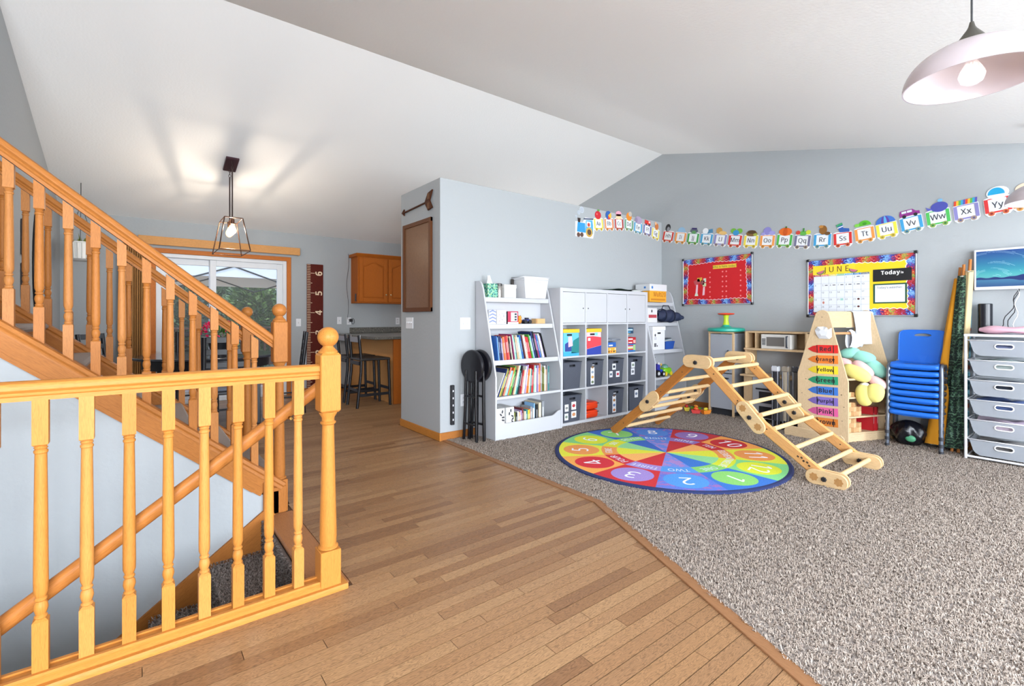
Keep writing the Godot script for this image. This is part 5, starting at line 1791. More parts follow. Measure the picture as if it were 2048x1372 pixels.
var SHELF: StandardMaterial3D
func slant_bookcase(label: String, x0: float, x1: float, zb: float, wavy: bool) -> Node3D:
	# white bookcase whose sides lean back towards the top
	var o := thing("slant_bookcase", label, "bookcase", Vector3((x0 + x1) / 2, 0, zb))
	var w := (x1 - x0) / 2
	var side := pts([0, 0, 0.33, 0, 0.33, 0.60, 0.125, 1.43, 0.095, 1.49, 0.06, 1.515, 0, 1.515])
	for s in [-1, 1]:
		var g := G.new()
		g.at(Vector3(s * w - (0.018 if s > 0 else 0.0), 0, 0), Basis(Vector3(0, 0, 1), Vector3(0, 1, 0), Vector3(-1, 0, 0)))
		g.prism(side, -0.018, 0.0, 0.002)
		part(o, "side_panel", g, SHELF)
	part(o, "back_panel", G.new().mm(Vector3(-w + 0.018, 0.03, 0.0), Vector3(w - 0.018, 1.42, 0.008)), SHELF)
	for q in [[1.353, 0.045], [1.092, 0.045], [0.750, 0.045], [0.409, 0.024], [0.06, 0.024]]:
		var d: float = 0.33 if q[0] < 0.6 else 0.33 - (q[0] - 0.60) * 0.247
		part(o, "shelf", G.new().mm(Vector3(-w + 0.018, q[0] - q[1], 0.008), Vector3(w - 0.018, q[0], d - 0.004), 0.002), SHELF)
	var fr := PackedVector2Array([Vector2(-w + 0.018, 0.0), Vector2(w - 0.018, 0.0), Vector2(w - 0.018, 0.20)])
	for i in 9:
		var f := i / 8.0
		fr.append(Vector2(lerpf(w - 0.03, w - 0.14, f), 0.20 - 0.045 * (0.5 - 0.5 * cos(f * PI))))
	for i in 9:
		var f := i / 8.0
		fr.append(Vector2(lerpf(-w + 0.14, -w + 0.03, f), 0.155 + 0.03 * (0.5 - 0.5 * cos(f * PI))))
	fr.append(Vector2(-w + 0.018, 0.19))
	var g := G.new()
	g.at(Vector3(0, 0, 0.312))
	g.prism(fr, 0.0, 0.016, 0.002)
	part(o, "front_board", g, SHELF)
	return o

func book(called: String, colour: Array, h: float, d: float, th: float, pos: Vector3, lean: float, where: String, group: String, flat := false) -> void:
	# spine faces +z; pos is the foot of the spine's middle
	var o := thing(called, "%s %s" % [colour[1], where], "book", pos, 0.0, group)
	o.rotation.z = lean
	if flat:
		o.rotation = Vector3(0, lean, PI / 2)
	var c := hx(colour[0], 0.5)
	var g := G.new()
	var b := minf(0.0014, th * 0.3)
	g.mm(Vector3(-th / 2, 0, -d), Vector3(-th / 2 + b, h, 0))
	g.mm(Vector3(th / 2 - b, 0, -d), Vector3(th / 2, h, 0))
	g.mm(Vector3(-th / 2, 0, -b), Vector3(th / 2, h, 0.0004))
	part(o, "cover", g, c)
	part(o, "pages", G.new().mm(Vector3(-th / 2 + b, 0.003, -d + 0.003), Vector3(th / 2 - b, h - 0.003, -b)), hx("d9d4c8", 0.8))
	if th > 0.009 and not flat:
		part(o, "spine_title", G.new().mm(Vector3(-th * 0.2, h * 0.3, 0.0003), Vector3(th * 0.2, h * 0.75, 0.0009)), hx(Color(colour[0]).lightened(0.55).to_html(false), 0.6))

const BOOK := {"blue": ["2f63b0", "blue"], "navy": ["1e2c5c", "navy blue"], "red": ["b3262c", "red"], "coral": ["d8705c", "coral"], "cream": ["d8ccb0", "cream"], "white": ["dcdcd8", "white"], "black": ["1b1c20", "black"], "teal": ["2a7a78", "teal"], "mint": ["9fcfb8", "mint green"], "sky": ["86b4dc", "sky blue"], "lilac": ["a893c4", "lilac"], "orange": ["d8742a", "orange"], "olive": ["6f7434", "olive green"], "green": ["4f9a3a", "bright green"], "magenta": ["9a2a66", "magenta"], "forest": ["22492f", "dark green"], "maroon": ["6a1f2a", "maroon"], "yellow": ["d8c23a", "yellow"], "grey": ["8d9197", "grey"], "peach": ["e0a884", "peach"]}

func neighbours(row: Array, i: int, what: String, where: String) -> String:
	if i == 0:
		return "%s at the left end of the %s" % [what, where]
	if i == row.size() - 1:
		return "%s at the right end of the %s" % [what, where]
	return "%s between %s and %s ones, %s" % [what, BOOK[row[i - 1]][1], BOOK[row[i + 1]][1], where]

func carton(called: String, label: String, cat: String, pos: Vector3, s: Vector3, m: Material, group := "") -> Node3D:   # a box thing: pos is the middle of its base
	var o := thing(called, label, cat, pos, 0.0, group)
	part(o, "body", G.new().mm(Vector3(-s.x / 2, 0, -s.z / 2), Vector3(s.x / 2, s.y, s.z / 2), 0.003), m)
	return o

func tray_walls(w0: float, d0: float, w1: float, d1: float, h: float, th: float, slot := false) -> G:
	# an open container, narrower at the foot; its front (+z) may have a hand hole near the top
	var g := G.new()
	var lo := [Vector3(-w0, 0, -d0), Vector3(w0, 0, -d0), Vector3(w0, 0, d0), Vector3(-w0, 0, d0)]
	var hi := [Vector3(-w1, h, -d1), Vector3(w1, h, -d1), Vector3(w1, h, d1), Vector3(-w1, h, d1)]
	var ins := Vector3(1 - th / w1, 1, 1 - th / d1)
	for i in 4:
		var j := (i + 1) % 4
		var nn: Vector3 = ((lo[i] + lo[j]) * Vector3(0.5, 0, 0.5)).normalized()
		for k in [Vector3.ONE, ins]:
			var nk := nn if k == Vector3.ONE else -nn
			if slot and i == 2:
				# front wall with a hole: four strips round it
				var f := func(u: float, v: float) -> Vector3: return (lo[2] * k).lerp(lo[3] * k, u).lerp((hi[2] * k).lerp(hi[3] * k, u), v)
				for r in [[0.0, 0.33, 0.0, 1.0], [0.67, 1.0, 0.0, 1.0], [0.33, 0.67, 0.0, 0.82], [0.33, 0.67, 0.91, 1.0]]:
					g.quad(f.call(r[0], r[2]), f.call(r[1], r[2]), f.call(r[1], r[3]), f.call(r[0], r[3]), nk)
			else:
				g.quad(lo[i] * k, lo[j] * k, hi[j] * k, hi[i] * k, nk)
		g.quad(hi[i], hi[j], hi[j] * ins, hi[i] * ins, Vector3.UP)
	g.quad(lo[0], lo[1], lo[2], lo[3], Vector3.DOWN)
	var e := Vector3(0, 0.004, 0)
	g.quad(lo[0] * ins + e, lo[1] * ins + e, lo[2] * ins + e, lo[3] * ins + e, Vector3.UP)
	return g

func basket_mat() -> StandardMaterial3D:
	if not mats.has("basket"):
		var im := Image.create(64, 64, false, Image.FORMAT_RGB8)
		for y in 64:
			for x in 64:
				var a := fposmod((x + y) / 16.0, 1.0)
				var b := fposmod((x - y) / 16.0, 1.0)
				var v := 0.35 + 0.45 * absf(a - 0.5) * 2.0 * (0.6 + 0.4 * absf(b - 0.5) * 2.0)
				im.set_pixel(x, y, Color(v, v, v))
		var m := StandardMaterial3D.new()
		m.albedo_color = Color("474c58")
		m.roughness = 0.6
		m.uv1_triplanar = true
		m.uv1_scale = Vector3.ONE * 9.0
		m.heightmap_enabled = true
		m.heightmap_texture = ImageTexture.create_from_image(im)
		m.heightmap_scale = 0.35
		mats["basket"] = m
	return mats["basket"]

func basket(label: String, pos: Vector3, cards: Array) -> void:
	var o := thing("storage_basket", label, "basket", pos, 0.0, "woven grey baskets in the cube shelf")
	part(o, "body", tray_walls(0.118, 0.115, 0.137, 0.128, 0.285, 0.006, true), basket_mat())
	part(o, "rim", G.new().tube([Vector3(-0.138, 0.285, 0.129), Vector3(0.138, 0.285, 0.129), Vector3(0.138, 0.285, -0.129), Vector3(-0.138, 0.285, -0.129)], 0.005, 6, true), hx("3c414c", 0.6))
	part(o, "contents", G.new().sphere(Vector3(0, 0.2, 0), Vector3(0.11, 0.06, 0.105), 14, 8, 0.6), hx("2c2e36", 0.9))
	for q in cards:      # x, y, w, h, colour of the picture
		var g := G.new()
		var z: float = 0.1155 + 0.013 * q[1] / 0.285 + 0.0025
		g.box(Vector3(q[0], q[1], z), Vector3(q[2], q[3], 0.0012))
		var cd := part(o, "picture_label", g, hx("e0e2e6", 0.6))
		var n := maxi(1, int(round(q[3] / q[2])))
		for i in n:
			var y: float = q[1] + (i - (n - 1) / 2.0) * q[3] / n
			g = G.new()
			g.at(Vector3(q[0], y, z + 0.0006))
			g.prism(disc(Vector2.ZERO, q[2] * 0.34, q[2] * 0.26, 9), 0, 0.0006)
			part(cd, "picture", g, hx(q[4 + i % (q.size() - 4)], 0.6))

func build_shelves() -> void:
	SHELF = hx("bfc1c6", 0.42)
	slant_bookcase("tall white slanted bookcase full of picture books beside the light switch", 2.622, 3.478, ZS + 0.012, true)
	slant_bookcase("tall white slanted bookcase with boxes and toys in the room's corner", 5.005, 5.685, ZS + 0.06, true)
	var zf := ZS + 0.012 + 0.33
	# ---------- two rows of picture books
	rng.seed = 101
	var rowA := ["blue", "sky", "navy", "navy", "lilac", "orange", "coral", "red", "coral", "black", "cream", "black", "magenta", "mint", "teal", "peach", "cream", "mint", "sky", "blue", "black", "maroon", "white", "cream", "red", "red", "green", "sky", "navy", "black", "magenta", "navy", "blue", "white", "lilac", "black", "black"]
	var x := 2.665
	for i in rowA.size():
		var th := rng.randf_range(0.007, 0.017) * (1.5 if rowA[i] == "red" else 1.0)
		var lean := 0.10 + 0.22 * i / rowA.size()
		var hh := rng.randf_range(0.205, 0.25) * (1.0 if i < 28 else 1.12)
		x += th / 2 / cos(lean) + 0.0012
		book("picture_book", BOOK[rowA[i]], hh, 0.20, th, Vector3(x + hh * sin(lean) * 0.55, 0.7512 + th / 2 * sin(lean), zf - 0.03 - rng.randf() * 0.012), lean, neighbours(rowA, i, "picture book", "upper book shelf"), "picture books on the upper book shelf")
		x += th / 2 / cos(lean) + 0.0012 + 0.16 * 0.22 / rowA.size()
	var rowB := ["white", "navy", "yellow", "olive", "black", "coral", "mint", "sky", "orange", "green", "green", "black", "peach", "mint", "teal", "black", "maroon", "red", "cream", "white", "lilac", "orange", "orange", "cream", "teal", "red", "red", "mint", "white", "blue", "lilac", "orange", "coral", "grey", "olive", "olive", "white", "peach", "grey", "teal"]
	x = 2.660
	for i in rowB.size():
		var th := rng.randf_range(0.008, 0.018)
		var lean := -0.42 + 0.42 * minf(1.0, i / 30.0)
		var hh := rng.randf_range(0.225, 0.285) * (1.0 if i < 34 else 0.92)
		hh = minf(hh, 0.285 / maxf(0.9, cos(lean)))
		x += th / 2 / cos(lean) + 0.0014
		book("picture_book", BOOK[rowB[i]], hh, 0.22, th, Vector3(x, 0.4105 - th / 2 * sin(lean), zf - 0.03 - rng.randf() * 0.014), lean, neighbours(rowB, i, "picture book", "lower book shelf"), "picture books on the lower book shelf")
		x += th / 2 / cos(lean) + 0.0014
	# ---------- the bottom bin
	for k in 2:
		var o := carton("magazine_holder", ["black and white floral magazine holder, tight against the bookcase side", "black and white floral magazine holder in the bin, next to the small books"][k], "magazine holder", Vector3(2.705 + 0.115 * k, 0.061, zf - 0.14), Vector3(0.095, 0.235, 0.22), hx("dedede", 0.6))
		for i in 7:
			var g := G.new()
			g.at(Vector3(rng.randf_range(-0.03, 0.03), 0.04 + 0.027 * i, 0.1102), Basis(Vector3(0, 0, 1), rng.randf() * 3.0))
			g.prism(disc(Vector2.ZERO, 0.018, 0.009, 10), 0, 0.0006)
			part(o, "leaf_print", g, hx("3a3a40", 0.6))
	var small := ["yellow", "olive", "black", "white", "peach", "lilac", "maroon", "cream", "teal", "yellow", "orange", "grey", "white", "sky"]
	x = 2.885
	for i in small.size():
		var th := rng.randf_range(0.014, 0.024)
		var hh := rng.randf_range(0.13, 0.18) + 0.004 * i
		book("small_book", BOOK[small[i]], hh, 0.15, th, Vector3(x + th / 2, 0.0605, zf - 0.10 + rng.randf() * 0.02), 0.0, neighbours(small, i, "paperback", "bottom bin"), "small books in the bottom bin")
		x += th + 0.0015
	for i in 3:
		book("large_book", BOOK[["black", "cream", "grey"][i]], 0.215 + 0.012 * i, 0.22, 0.03, Vector3(3.17 + 0.042 * i + 0.03, 0.0605, zf - 0.08), 0.0, "large thick book at the right end of the bottom bin", "large books in the bottom bin")
	for i in 2:
		book("magazine", BOOK[["mint", "olive"][i]], 0.20, 0.14, 0.006, Vector3(3.36, 0.064 + 0.0005 + 0.008 * i, zf - 0.06), 0.06 * i, "magazine lying flat at the right of the bottom bin", "magazines in the bottom bin", true)
	# ---------- top shelf of the left bookcase
	var y1 := 1.3535
	var zt := ZS + 0.012 + 0.075
	var o := carton("tissue_box", "tropical leaf print tissue box with a white tissue sticking out", "tissue box", Vector3(2.735, y1, zt), Vector3(0.118, 0.135, 0.115), leaf_print())
	var g := G.new()
	g.grid(10, 8, func(u: float, v: float) -> Vector3:
		var a := u * TAU
		var r := 0.034 * (1.0 - v) + 0.004 + 0.012 * v * sin(a * 3.0)
		return Vector3(cos(a) * r - 0.012 * v, 0.133 + v * 0.085, sin(a) * r * 0.6))
	part(o, "tissue", g, hx("e6e8ea", 0.9))
	o = thing("steel_canister", "brushed steel canister beside the tissue box", "canister", Vector3(2.845, y1, zt + 0.005))
	part(o, "body", G.new().lathe([Vector2(0, 0), Vector2(0.032, 0), Vector2(0.033, 0.004), Vector2(0.033, 0.125), Vector2(0.030, 0.130), Vector2(0, 0.130)], 24), hx("b9b4ae", 0.25, 0.85))
	part(o, "lid", G.new().lathe([Vector2(0.034, 0.118), Vector2(0.034, 0.138), Vector2(0.03, 0.142), Vector2(0, 0.142)], 24), hx("4c4a48", 0.4, 0.5))
	o = carton("lidded_box", "small white lidded box between the canister and the white bin", "box", Vector3(2.965, y1, zt - 0.01), Vector3(0.150, 0.10, 0.10), hx("d3d3d1", 0.6))
	part(o, "lid", G.new().mm(Vector3(-0.078, 0.098, -0.053), Vector3(0.078, 0.135, 0.053), 0.003), hx("dcdcda", 0.6))
	o = carton("framed_sign", "dark thin board leaning behind the white bin", "board", Vector3(3.065, y1, ZS + 0.030), Vector3(0.03, 0.20, 0.02), hx("2c2622", 0.6))
	o = thing("plastic_bin", "large white plastic bin on top of the tall bookcase", "bin", Vector3(3.245, y1, zt + 0.02))
	part(o, "body", tray_walls(0.135, 0.085, 0.165, 0.10, 0.215, 0.004), hx("d5d6da", 0.35))
	part(o, "rim", G.new().tube([Vector3(-0.168, 0.215, 0.103), Vector3(0.168, 0.215, 0.103), Vector3(0.168, 0.215, -0.103), Vector3(-0.168, 0.215, -0.103)], 0.007, 6, true), hx("dcdde0", 0.35))
	part(o, "band", G.new().tube([Vector3(-0.164, 0.19, 0.101), Vector3(0.164, 0.19, 0.101), Vector3(0.164, 0.19, -0.101), Vector3(-0.164, 0.19, -0.101)], 0.003, 6, true), hx("c9cacf", 0.35))
	part(o, "label_slot", G.new().box(Vector3(0.02, 0.165, 0.0985), Vector3(0.07, 0.003, 0.002)), hx("8d8f96", 0.5))
	# ---------- second shelf
	var y2 := 1.0925
	var z2 := ZS + 0.012 + 0.11
	o = carton("chevron_box", "narrow blue and white chevron box at the end of the second shelf", "box", Vector3(2.695, y2, z2), Vector3(0.085, 0.135, 0.15), hx("dfe2e8", 0.6))
	for i in 4:
		part(o, "chevron", G.new().prism(pts([-0.04, 0.012 + 0.032 * i, 0.0, 0.028 + 0.032 * i, 0.04, 0.012 + 0.032 * i, 0.04, 0.026 + 0.032 * i, 0.0, 0.042 + 0.032 * i, -0.04, 0.026 + 0.032 * i]), 0.075, 0.0756), hx("7a88b4", 0.6))
	o = carton("floral_box", "white box with a fine floral print on the second shelf", "box", Vector3(2.805, y2, z2), Vector3(0.115, 0.135, 0.15), hx("e2e0e0", 0.6))
	for i in 60:
		g = G.new()
		g.at(Vector3(rng.randf_range(-0.05, 0.05), rng.randf_range(0.008, 0.127), 0.0752))
		g.prism(disc(Vector2.ZERO, rng.randf_range(0.002, 0.0045), -1, 6), 0, 0.0005)
		part(o, "floral_print", g, hx(["8a7a9a", "6a8a9a", "b08a94"][i % 3], 0.6))
	o = carton("game_box", "red and black boxed game beside the floral box", "game box", Vector3(2.945, y2, z2), Vector3(0.135, 0.125, 0.15), hx("b3284a", 0.5))
	part(o, "printed_panel", G.new().mm(Vector3(-0.028, 0.025, 0.075), Vector3(0.052, 0.115, 0.0758)), hx("c9d6dc", 0.5))
	part(o, "printed_panel", G.new().mm(Vector3(-0.067, 0.0, 0.0752), Vector3(0.067, 0.018, 0.0760)), hx("d8dde0", 0.5))
	part(o, "printed_panel", G.new().mm(Vector3(-0.0685, 0.0, -0.074), Vector3(-0.0672, 0.124, 0.074)), hx("20202a", 0.5))
	for i in 3:
		part(o, "printed_picture", G.new().mm(Vector3(0.018, 0.034 + 0.027 * i, 0.0757), Vector3(0.044, 0.052 + 0.027 * i, 0.0762)), hx("2c2c38", 0.5))
	o = thing("toy_tiger", "orange toy figure sitting on the second bookcase shelf", "toy", Vector3(3.055, y2, z2 + 0.03))
	part(o, "body", G.new().sphere(Vector3(0, 0.03, 0), Vector3(0.028, 0.03, 0.03), 14, 10), hx("d8801c", 0.5))
	part(o, "head", G.new().sphere(Vector3(0.002, 0.062, 0.008), Vector3(0.022, 0.02, 0.02), 14, 10), hx("e39a2a", 0.5))
	for s in [-1, 1]:
		part(o, "ear", G.new().sphere(Vector3(0.015 * s, 0.08, 0.005), Vector3(0.007, 0.007, 0.004), 8, 6), hx("5a3414", 0.5))
		part(o, "eye", G.new().sphere(Vector3(0.008 * s, 0.065, 0.027), Vector3(0.003, 0.003, 0.002), 8, 6), hx("141414", 0.3))
	var blk := hx("1c1c22", 0.5)
	o = thing("toy_truck", "small dark blue toy monster truck on the second bookcase shelf", "toy", Vector3(3.155, y2, z2 + 0.03))
	part(o, "body", G.new().mm(Vector3(-0.04, 0.022, -0.02), Vector3(0.04, 0.045, 0.02), 0.005), hx("34407e", 0.4))
	part(o, "cabin", G.new().mm(Vector3(-0.018, 0.045, -0.017), Vector3(0.022, 0.062, 0.017), 0.005), hx("25253a", 0.4))
	for q in [[-0.028, 0.02], [0.028, 0.02], [-0.028, -0.02], [0.028, -0.02]]:
		g = G.new()
		g.at(Vector3(q[0], 0.020, q[1]), Basis(Vector3.RIGHT, PI / 2))
		g.lathe([Vector2(0, -0.009), Vector2(0.02, -0.009), Vector2(0.02, 0.009), Vector2(0, 0.009)], 14)
		part(o, "wheel", g, blk)
	o = carton("wooden_box", "small plain wooden box at the right of the second shelf", "box", Vector3(3.315, y2, z2 + 0.03), Vector3(0.125, 0.052, 0.08), wood(Color(0.85, 0.70, 0.50), 0, 0.55))
	part(o, "label_strip", G.new().mm(Vector3(-0.06, 0.004, 0.04), Vector3(-0.05, 0.048, 0.0412)), hx("a8794a", 0.6))
	# ---------- folded black stools leaning against the bookcase
	for k in 2:
		var p := Vector3(2.475 + 0.078 * k, 0, -3.775 + 0.012 * k)
		o = thing("folding_stool", ["black folding stool with a round seat leaning in front, nearer the wall corner", "black folding stool tucked between the other stool and the bookcase side"][k], "stool", p, -PI / 2 + 0.12, "folded black stools")
		g = G.new()
		g.at(Vector3(0, 0.70, 0.0), Basis(Vector3.RIGHT, PI / 2))
		g.lathe([Vector2(0, -0.020), Vector2(0.142, -0.020), Vector2(0.152, -0.014), Vector2(0.155, 0.0), Vector2(0.152, 0.014), Vector2(0.142, 0.020), Vector2(0, 0.022)], 36, 0.5)
		part(o, "seat", g, hx("15151c", 0.32))
		for s in [-1, 1]:
			part(o, "leg", G.new().tube([Vector3(0.072 * s, 0.66, 0.018), Vector3(0.075 * s, 0.35, 0.022), Vector3(0.092 * s, 0.0, 0.028)], 0.014, 8), hx("121216", 0.25))
			part(o, "leg", G.new().tube([Vector3(0.045 * s, 0.64, -0.008), Vector3(0.048 * s, 0.3, -0.008), Vector3(0.056 * s, 0.0, -0.008)], 0.014, 8), hx("121216", 0.25))
		for y in [0.16, 0.42]:
			part(o, "rung", G.new().cyl(Vector3(-0.082, y, 0.026), Vector3(0.082, y, 0.026), 0.010, 8), hx("121216", 0.3))
	cube_shelf()
	right_bookcase()

func leaf_print() -> StandardMaterial3D:
	var m := StandardMaterial3D.new()
	m.albedo_texture = ramp_texture(noise_image(128, 0.06, 61, 3, FastNoiseLite.TYPE_CELLULAR), [Color("14302c"), Color("2f8a86"), Color("8ad0c4"), Color("5f9c3d"), Color("d8e8e0"), Color("1f5a58")], 1.6)
	m.uv1_triplanar = true
	m.uv1_scale = Vector3.ONE * 5.0
	m.roughness = 0.5
	return m

func cube_shelf() -> void:
	var x0 := 3.488
	var x1 := 4.975
	var zb := ZS + 0.004
	var zf := -3.648
	var o := thing("cube_shelf", "white sixteen-cube shelf with four doors along its top row", "shelf", Vector3((x0 + x1) / 2, 0, zb))
	var w := (x1 - x0) / 2
	var d := zf - zb
	for s in [-1, 1]:
		part(o, "side_panel", G.new().mm(Vector3(s * w - s * 0.04, 0, 0), Vector3(s * w, 1.47, d), 0.002), SHELF)
	part(o, "top_panel", G.new().mm(Vector3(-w + 0.04, 1.43, 0), Vector3(w - 0.04, 1.47, d), 0.002), SHELF)
	part(o, "bottom_panel", G.new().mm(Vector3(-w + 0.04, 0, 0), Vector3(w - 0.04, 0.04, d), 0.002), SHELF)
	part(o, "back_panel", G.new().mm(Vector3(-w + 0.04, 0.04, 0), Vector3(w - 0.04, 1.43, 0.006)), SHELF)
	var cell := (2 * w - 0.08 - 0.054) / 4.0
	var cy := (1.39 - 0.054) / 4.0
	for i in 3:
		part(o, "divider", G.new().mm(Vector3(-w + 0.04 + (cell + 0.018) * i + cell, 0.04, 0.006), Vector3(-w + 0.04 + (cell + 0.018) * (i + 1), 1.43, d - 0.001), 0.001), SHELF)
		part(o, "shelf_board", G.new().mm(Vector3(-w + 0.04, 0.04 + (cy + 0.018) * i + cy, 0.006), Vector3(w - 0.04, 0.04 + (cy + 0.018) * (i + 1), d - 0.0015), 0.001), SHELF)
	for i in 4:
		var a := -w + 0.04 + (cell + 0.018) * i
		var dr := part(o, "door", G.new().mm(Vector3(a + 0.003, 1.43 - cy + 0.003, d - 0.020), Vector3(a + cell - 0.003, 1.427, d - 0.004), 0.002), SHELF)
		var g := G.new()
		g.at(Vector3(a + (cell - 0.03 if i % 2 == 0 else 0.03), 1.43 - cy * 0.52, d - 0.004), Basis(Vector3.RIGHT, PI / 2))
		g.lathe([Vector2(0.008, 0), Vector2(0.008, 0.003), Vector2(0.004, 0.004), Vector2(0, 0.004)], 12)
		part(dr, "lock", g, hx("6d6f75", 0.3, 0.8))
	var cx := func(i: int) -> float: return x0 + 0.04 + (cell + 0.018) * i + cell / 2
	var yy := func(r: int) -> float: return 0.0405 + (cy + 0.018) * r      # floor of row r, from the bottom
	var zc := zf - 0.145
	# green folded mat and white cloth on top
	o = thing("folded_mat", "dark green folded play mat lying on top of the cube shelf", "mat", Vector3(4.62, 1.4705, zb + 0.15))
	var g := G.new()
	g.grid(16, 6, func(u: float, v: float) -> Vector3: return Vector3((u - 0.5) * 0.62, 0.002 + 0.035 * sin(u * PI) * (0.7 + 0.3 * sin(u * 9.0)), (v - 0.5) * 0.24), 0.004)
	part(o, "mat", g, hx("1d4a33", 0.8))
	part(o, "white_edge", G.new().sphere(Vector3(0.22, 0.012, 0.09), Vector3(0.10, 0.014, 0.03), 14, 8), hx("d8dad8", 0.8))
	# patterned boxes
	for k in 2:
		o = carton("patterned_box", ["yellow-lidded storage box with teal and light blue colour blocks and a pink tag", "yellow-lidded storage box with red and navy colour blocks"][k], "storage box", Vector3(cx.call(k) - 0.037, yy.call(2), zc), Vector3(0.232, 0.262, 0.27), hx(["5fb4dc", "e8c0c8"][k], 0.6))
		part(o, "lid", G.new().mm(Vector3(-0.122, 0.248, -0.14), Vector3(0.122, 0.288, 0.14), 0.003), hx("e6b82a", 0.6))
		part(o, "hand_hole", G.new().mm(Vector3(-0.066, 0.216, 0.135), Vector3(0.008, 0.236, 0.1362)), hx("16181e", 0.8))
		var blocks: Array
		if k == 0:
			blocks = [["1c7a7a", [0.0, 0.03, 0.116, 0.03, 0.116, 0.20, 0.03, 0.165, 0.0, 0.09]], ["2a3f8c", [-0.095, 0.05, -0.0, 0.05, -0.0, 0.10, -0.03, 0.16, -0.095, 0.13]], ["3aa0d4", [-0.116, 0.0, 0.116, 0.0, 0.116, 0.028, -0.04, 0.045, -0.116, 0.045]]]
		else:
			blocks = [["d8404a", [-0.116, 0.065, 0.116, 0.10, 0.116, 0.19, -0.02, 0.205, -0.116, 0.20]], ["2a3f9c", [-0.116, 0.0, 0.116, 0.0, 0.116, 0.098, -0.116, 0.063]], ["7cc4d4", [0.01, 0.21, 0.06, 0.21, 0.06, 0.245, 0.01, 0.245]]]
		for b in blocks:
			part(o, "colour_block", G.new().prism(pts(b[1]), 0.135, 0.1358), hx(b[0], 0.6))
		if k == 0:
			part(o, "tag", G.new().prism(pts([-0.048, 0.205, 0.006, 0.21, 0.02, 0.11, -0.045, 0.095]), 0.1362, 0.137), hx("e2b8cc", 0.7))
		else:
			part(o, "tag", G.new().prism(pts([-0.10, 0.155, -0.062, 0.155, -0.062, 0.185, -0.10, 0.185]), 0.1362, 0.137), hx("dfe4ea", 0.7))
	# third cube: toys on a boxed game
	var p := Vector3(cx.call(2) - 0.085, yy.call(2), zc + 0.03)
	o = carton("board_game", "blue boxed game with animal pictures under the dinosaur toy", "game box", p, Vector3(0.145, 0.125, 0.20), hx("2a5fae", 0.5))
	part(o, "printed_panel", G.new().mm(Vector3(-0.07, 0.0, 0.1), Vector3(0.07, 0.068, 0.1012)), hx("d8a23a", 0.6))
	for i in 6:
		g = G.new()
		g.at(Vector3(-0.055 + 0.022 * i, 0.02 + 0.026 * (i % 2), 0.1012))
		g.prism(disc(Vector2.ZERO, 0.011, -1, 10), 0, 0.0006)
		part(o, "printed_picture", g, hx(["5a2f1a", "e8d8a0", "b5482a", "e0b04a", "3a2a20", "f0e0c0"][i], 0.6))
	part(o, "printed_title", G.new().mm(Vector3(-0.055, 0.082, 0.1), Vector3(0.012, 0.098, 0.1012)), hx("e6e8ee", 0.6))
	o = thing("toy_plane", "grey toy aeroplane resting on the boxed game", "toy", p + Vector3(0.09, 0.1265, 0.0))
	g = G.new().at(Vector3(0, 0.025, 0.03), Basis(Vector3(0, 0, 1), -PI / 2))
	g.lathe([Vector2(0, -0.13), Vector2(0.014, -0.11), Vector2(0.022, -0.02), Vector2(0.02, 0.06), Vector2(0.006, 0.13), Vector2(0, 0.132)], 12, 0.8)
	part(o, "fuselage", g, hx("8d929a", 0.4))
	part(o, "wing", G.new().prism(pts([-0.11, 0.03, 0.12, 0.018, 0.12, 0.026, -0.11, 0.042]), -0.02, 0.05), hx("5c626c", 0.4))
	part(o, "foot", G.new().mm(Vector3(-0.12, 0.0, -0.02), Vector3(-0.03, 0.008, 0.06)), hx("4a4f58", 0.5))
	o = thing("toy_dinosaur", "lime green toy creature with a dark cap above the boxed game", "toy", p + Vector3(-0.03, 0.1265, -0.06))
	part(o, "body", G.new().sphere(Vector3(0, 0.055, 0.0), Vector3(0.045, 0.055, 0.045), 14, 10), hx("9ccc2e", 0.5))
	part(o, "head", G.new().sphere(Vector3(0.01, 0.12, 0.02), Vector3(0.035, 0.028, 0.04), 14, 10), hx("2c3a2a", 0.5))
	part(o, "snout", G.new().sphere(Vector3(0.04, 0.135, 0.04), Vector3(0.04, 0.012, 0.02), 12, 8), hx("6a2a30", 0.5))
	part(o, "tail", G.new().cyl(Vector3(0.03, 0.03, 0.0), Vector3(0.10, 0.07, 0.02), 0.012, 8, 0.003), hx("8abf2a", 0.5))
	# fourth cube: stacked boxes
	p = Vector3(cx.call(3) - 0.075, yy.call(2), zc + 0.02)
	o = carton("puzzle_box", "blue puzzle box with colourful stripes at the bottom of the stack", "puzzle box", p, Vector3(0.155, 0.095, 0.20), hx("2a6fb4", 0.5))
	for i in 4:
		part(o, "printed_stripe", G.new().mm(Vector3(-0.072, 0.022 + 0.015 * i, 0.1), Vector3(0.03, 0.034 + 0.015 * i, 0.1012)), hx(["c8322e", "e8d24a", "e0e0dc", "c8322e"][i], 0.6))
	part(o, "printed_panel", G.new().mm(Vector3(0.035, 0.018, 0.1), Vector3(0.072, 0.085, 0.1012)), hx("9ac07a", 0.6))
	o = carton("puzzle_box", "red puzzle box stacked on the blue striped one", "puzzle box", p + Vector3(0.004, 0.096, 0), Vector3(0.165, 0.078, 0.20), hx("b8232c", 0.5))
	part(o, "printed_title", G.new().mm(Vector3(-0.06, 0.048, 0.1), Vector3(0.02, 0.064, 0.1012)), hx("e6dcd8", 0.6))
	part(o, "printed_title", G.new().mm(Vector3(-0.06, 0.010, 0.1), Vector3(0.01, 0.022, 0.1012)), hx("e6dcd8", 0.6))
	part(o, "printed_panel", G.new().mm(Vector3(0.03, 0.008, 0.1), Vector3(0.07, 0.045, 0.1012)), hx("d8b0a8", 0.6))
	o = thing("toy_animals", "small beige animal toy lying on the red puzzle box", "toy", p + Vector3(-0.03, 0.1745, 0.03))
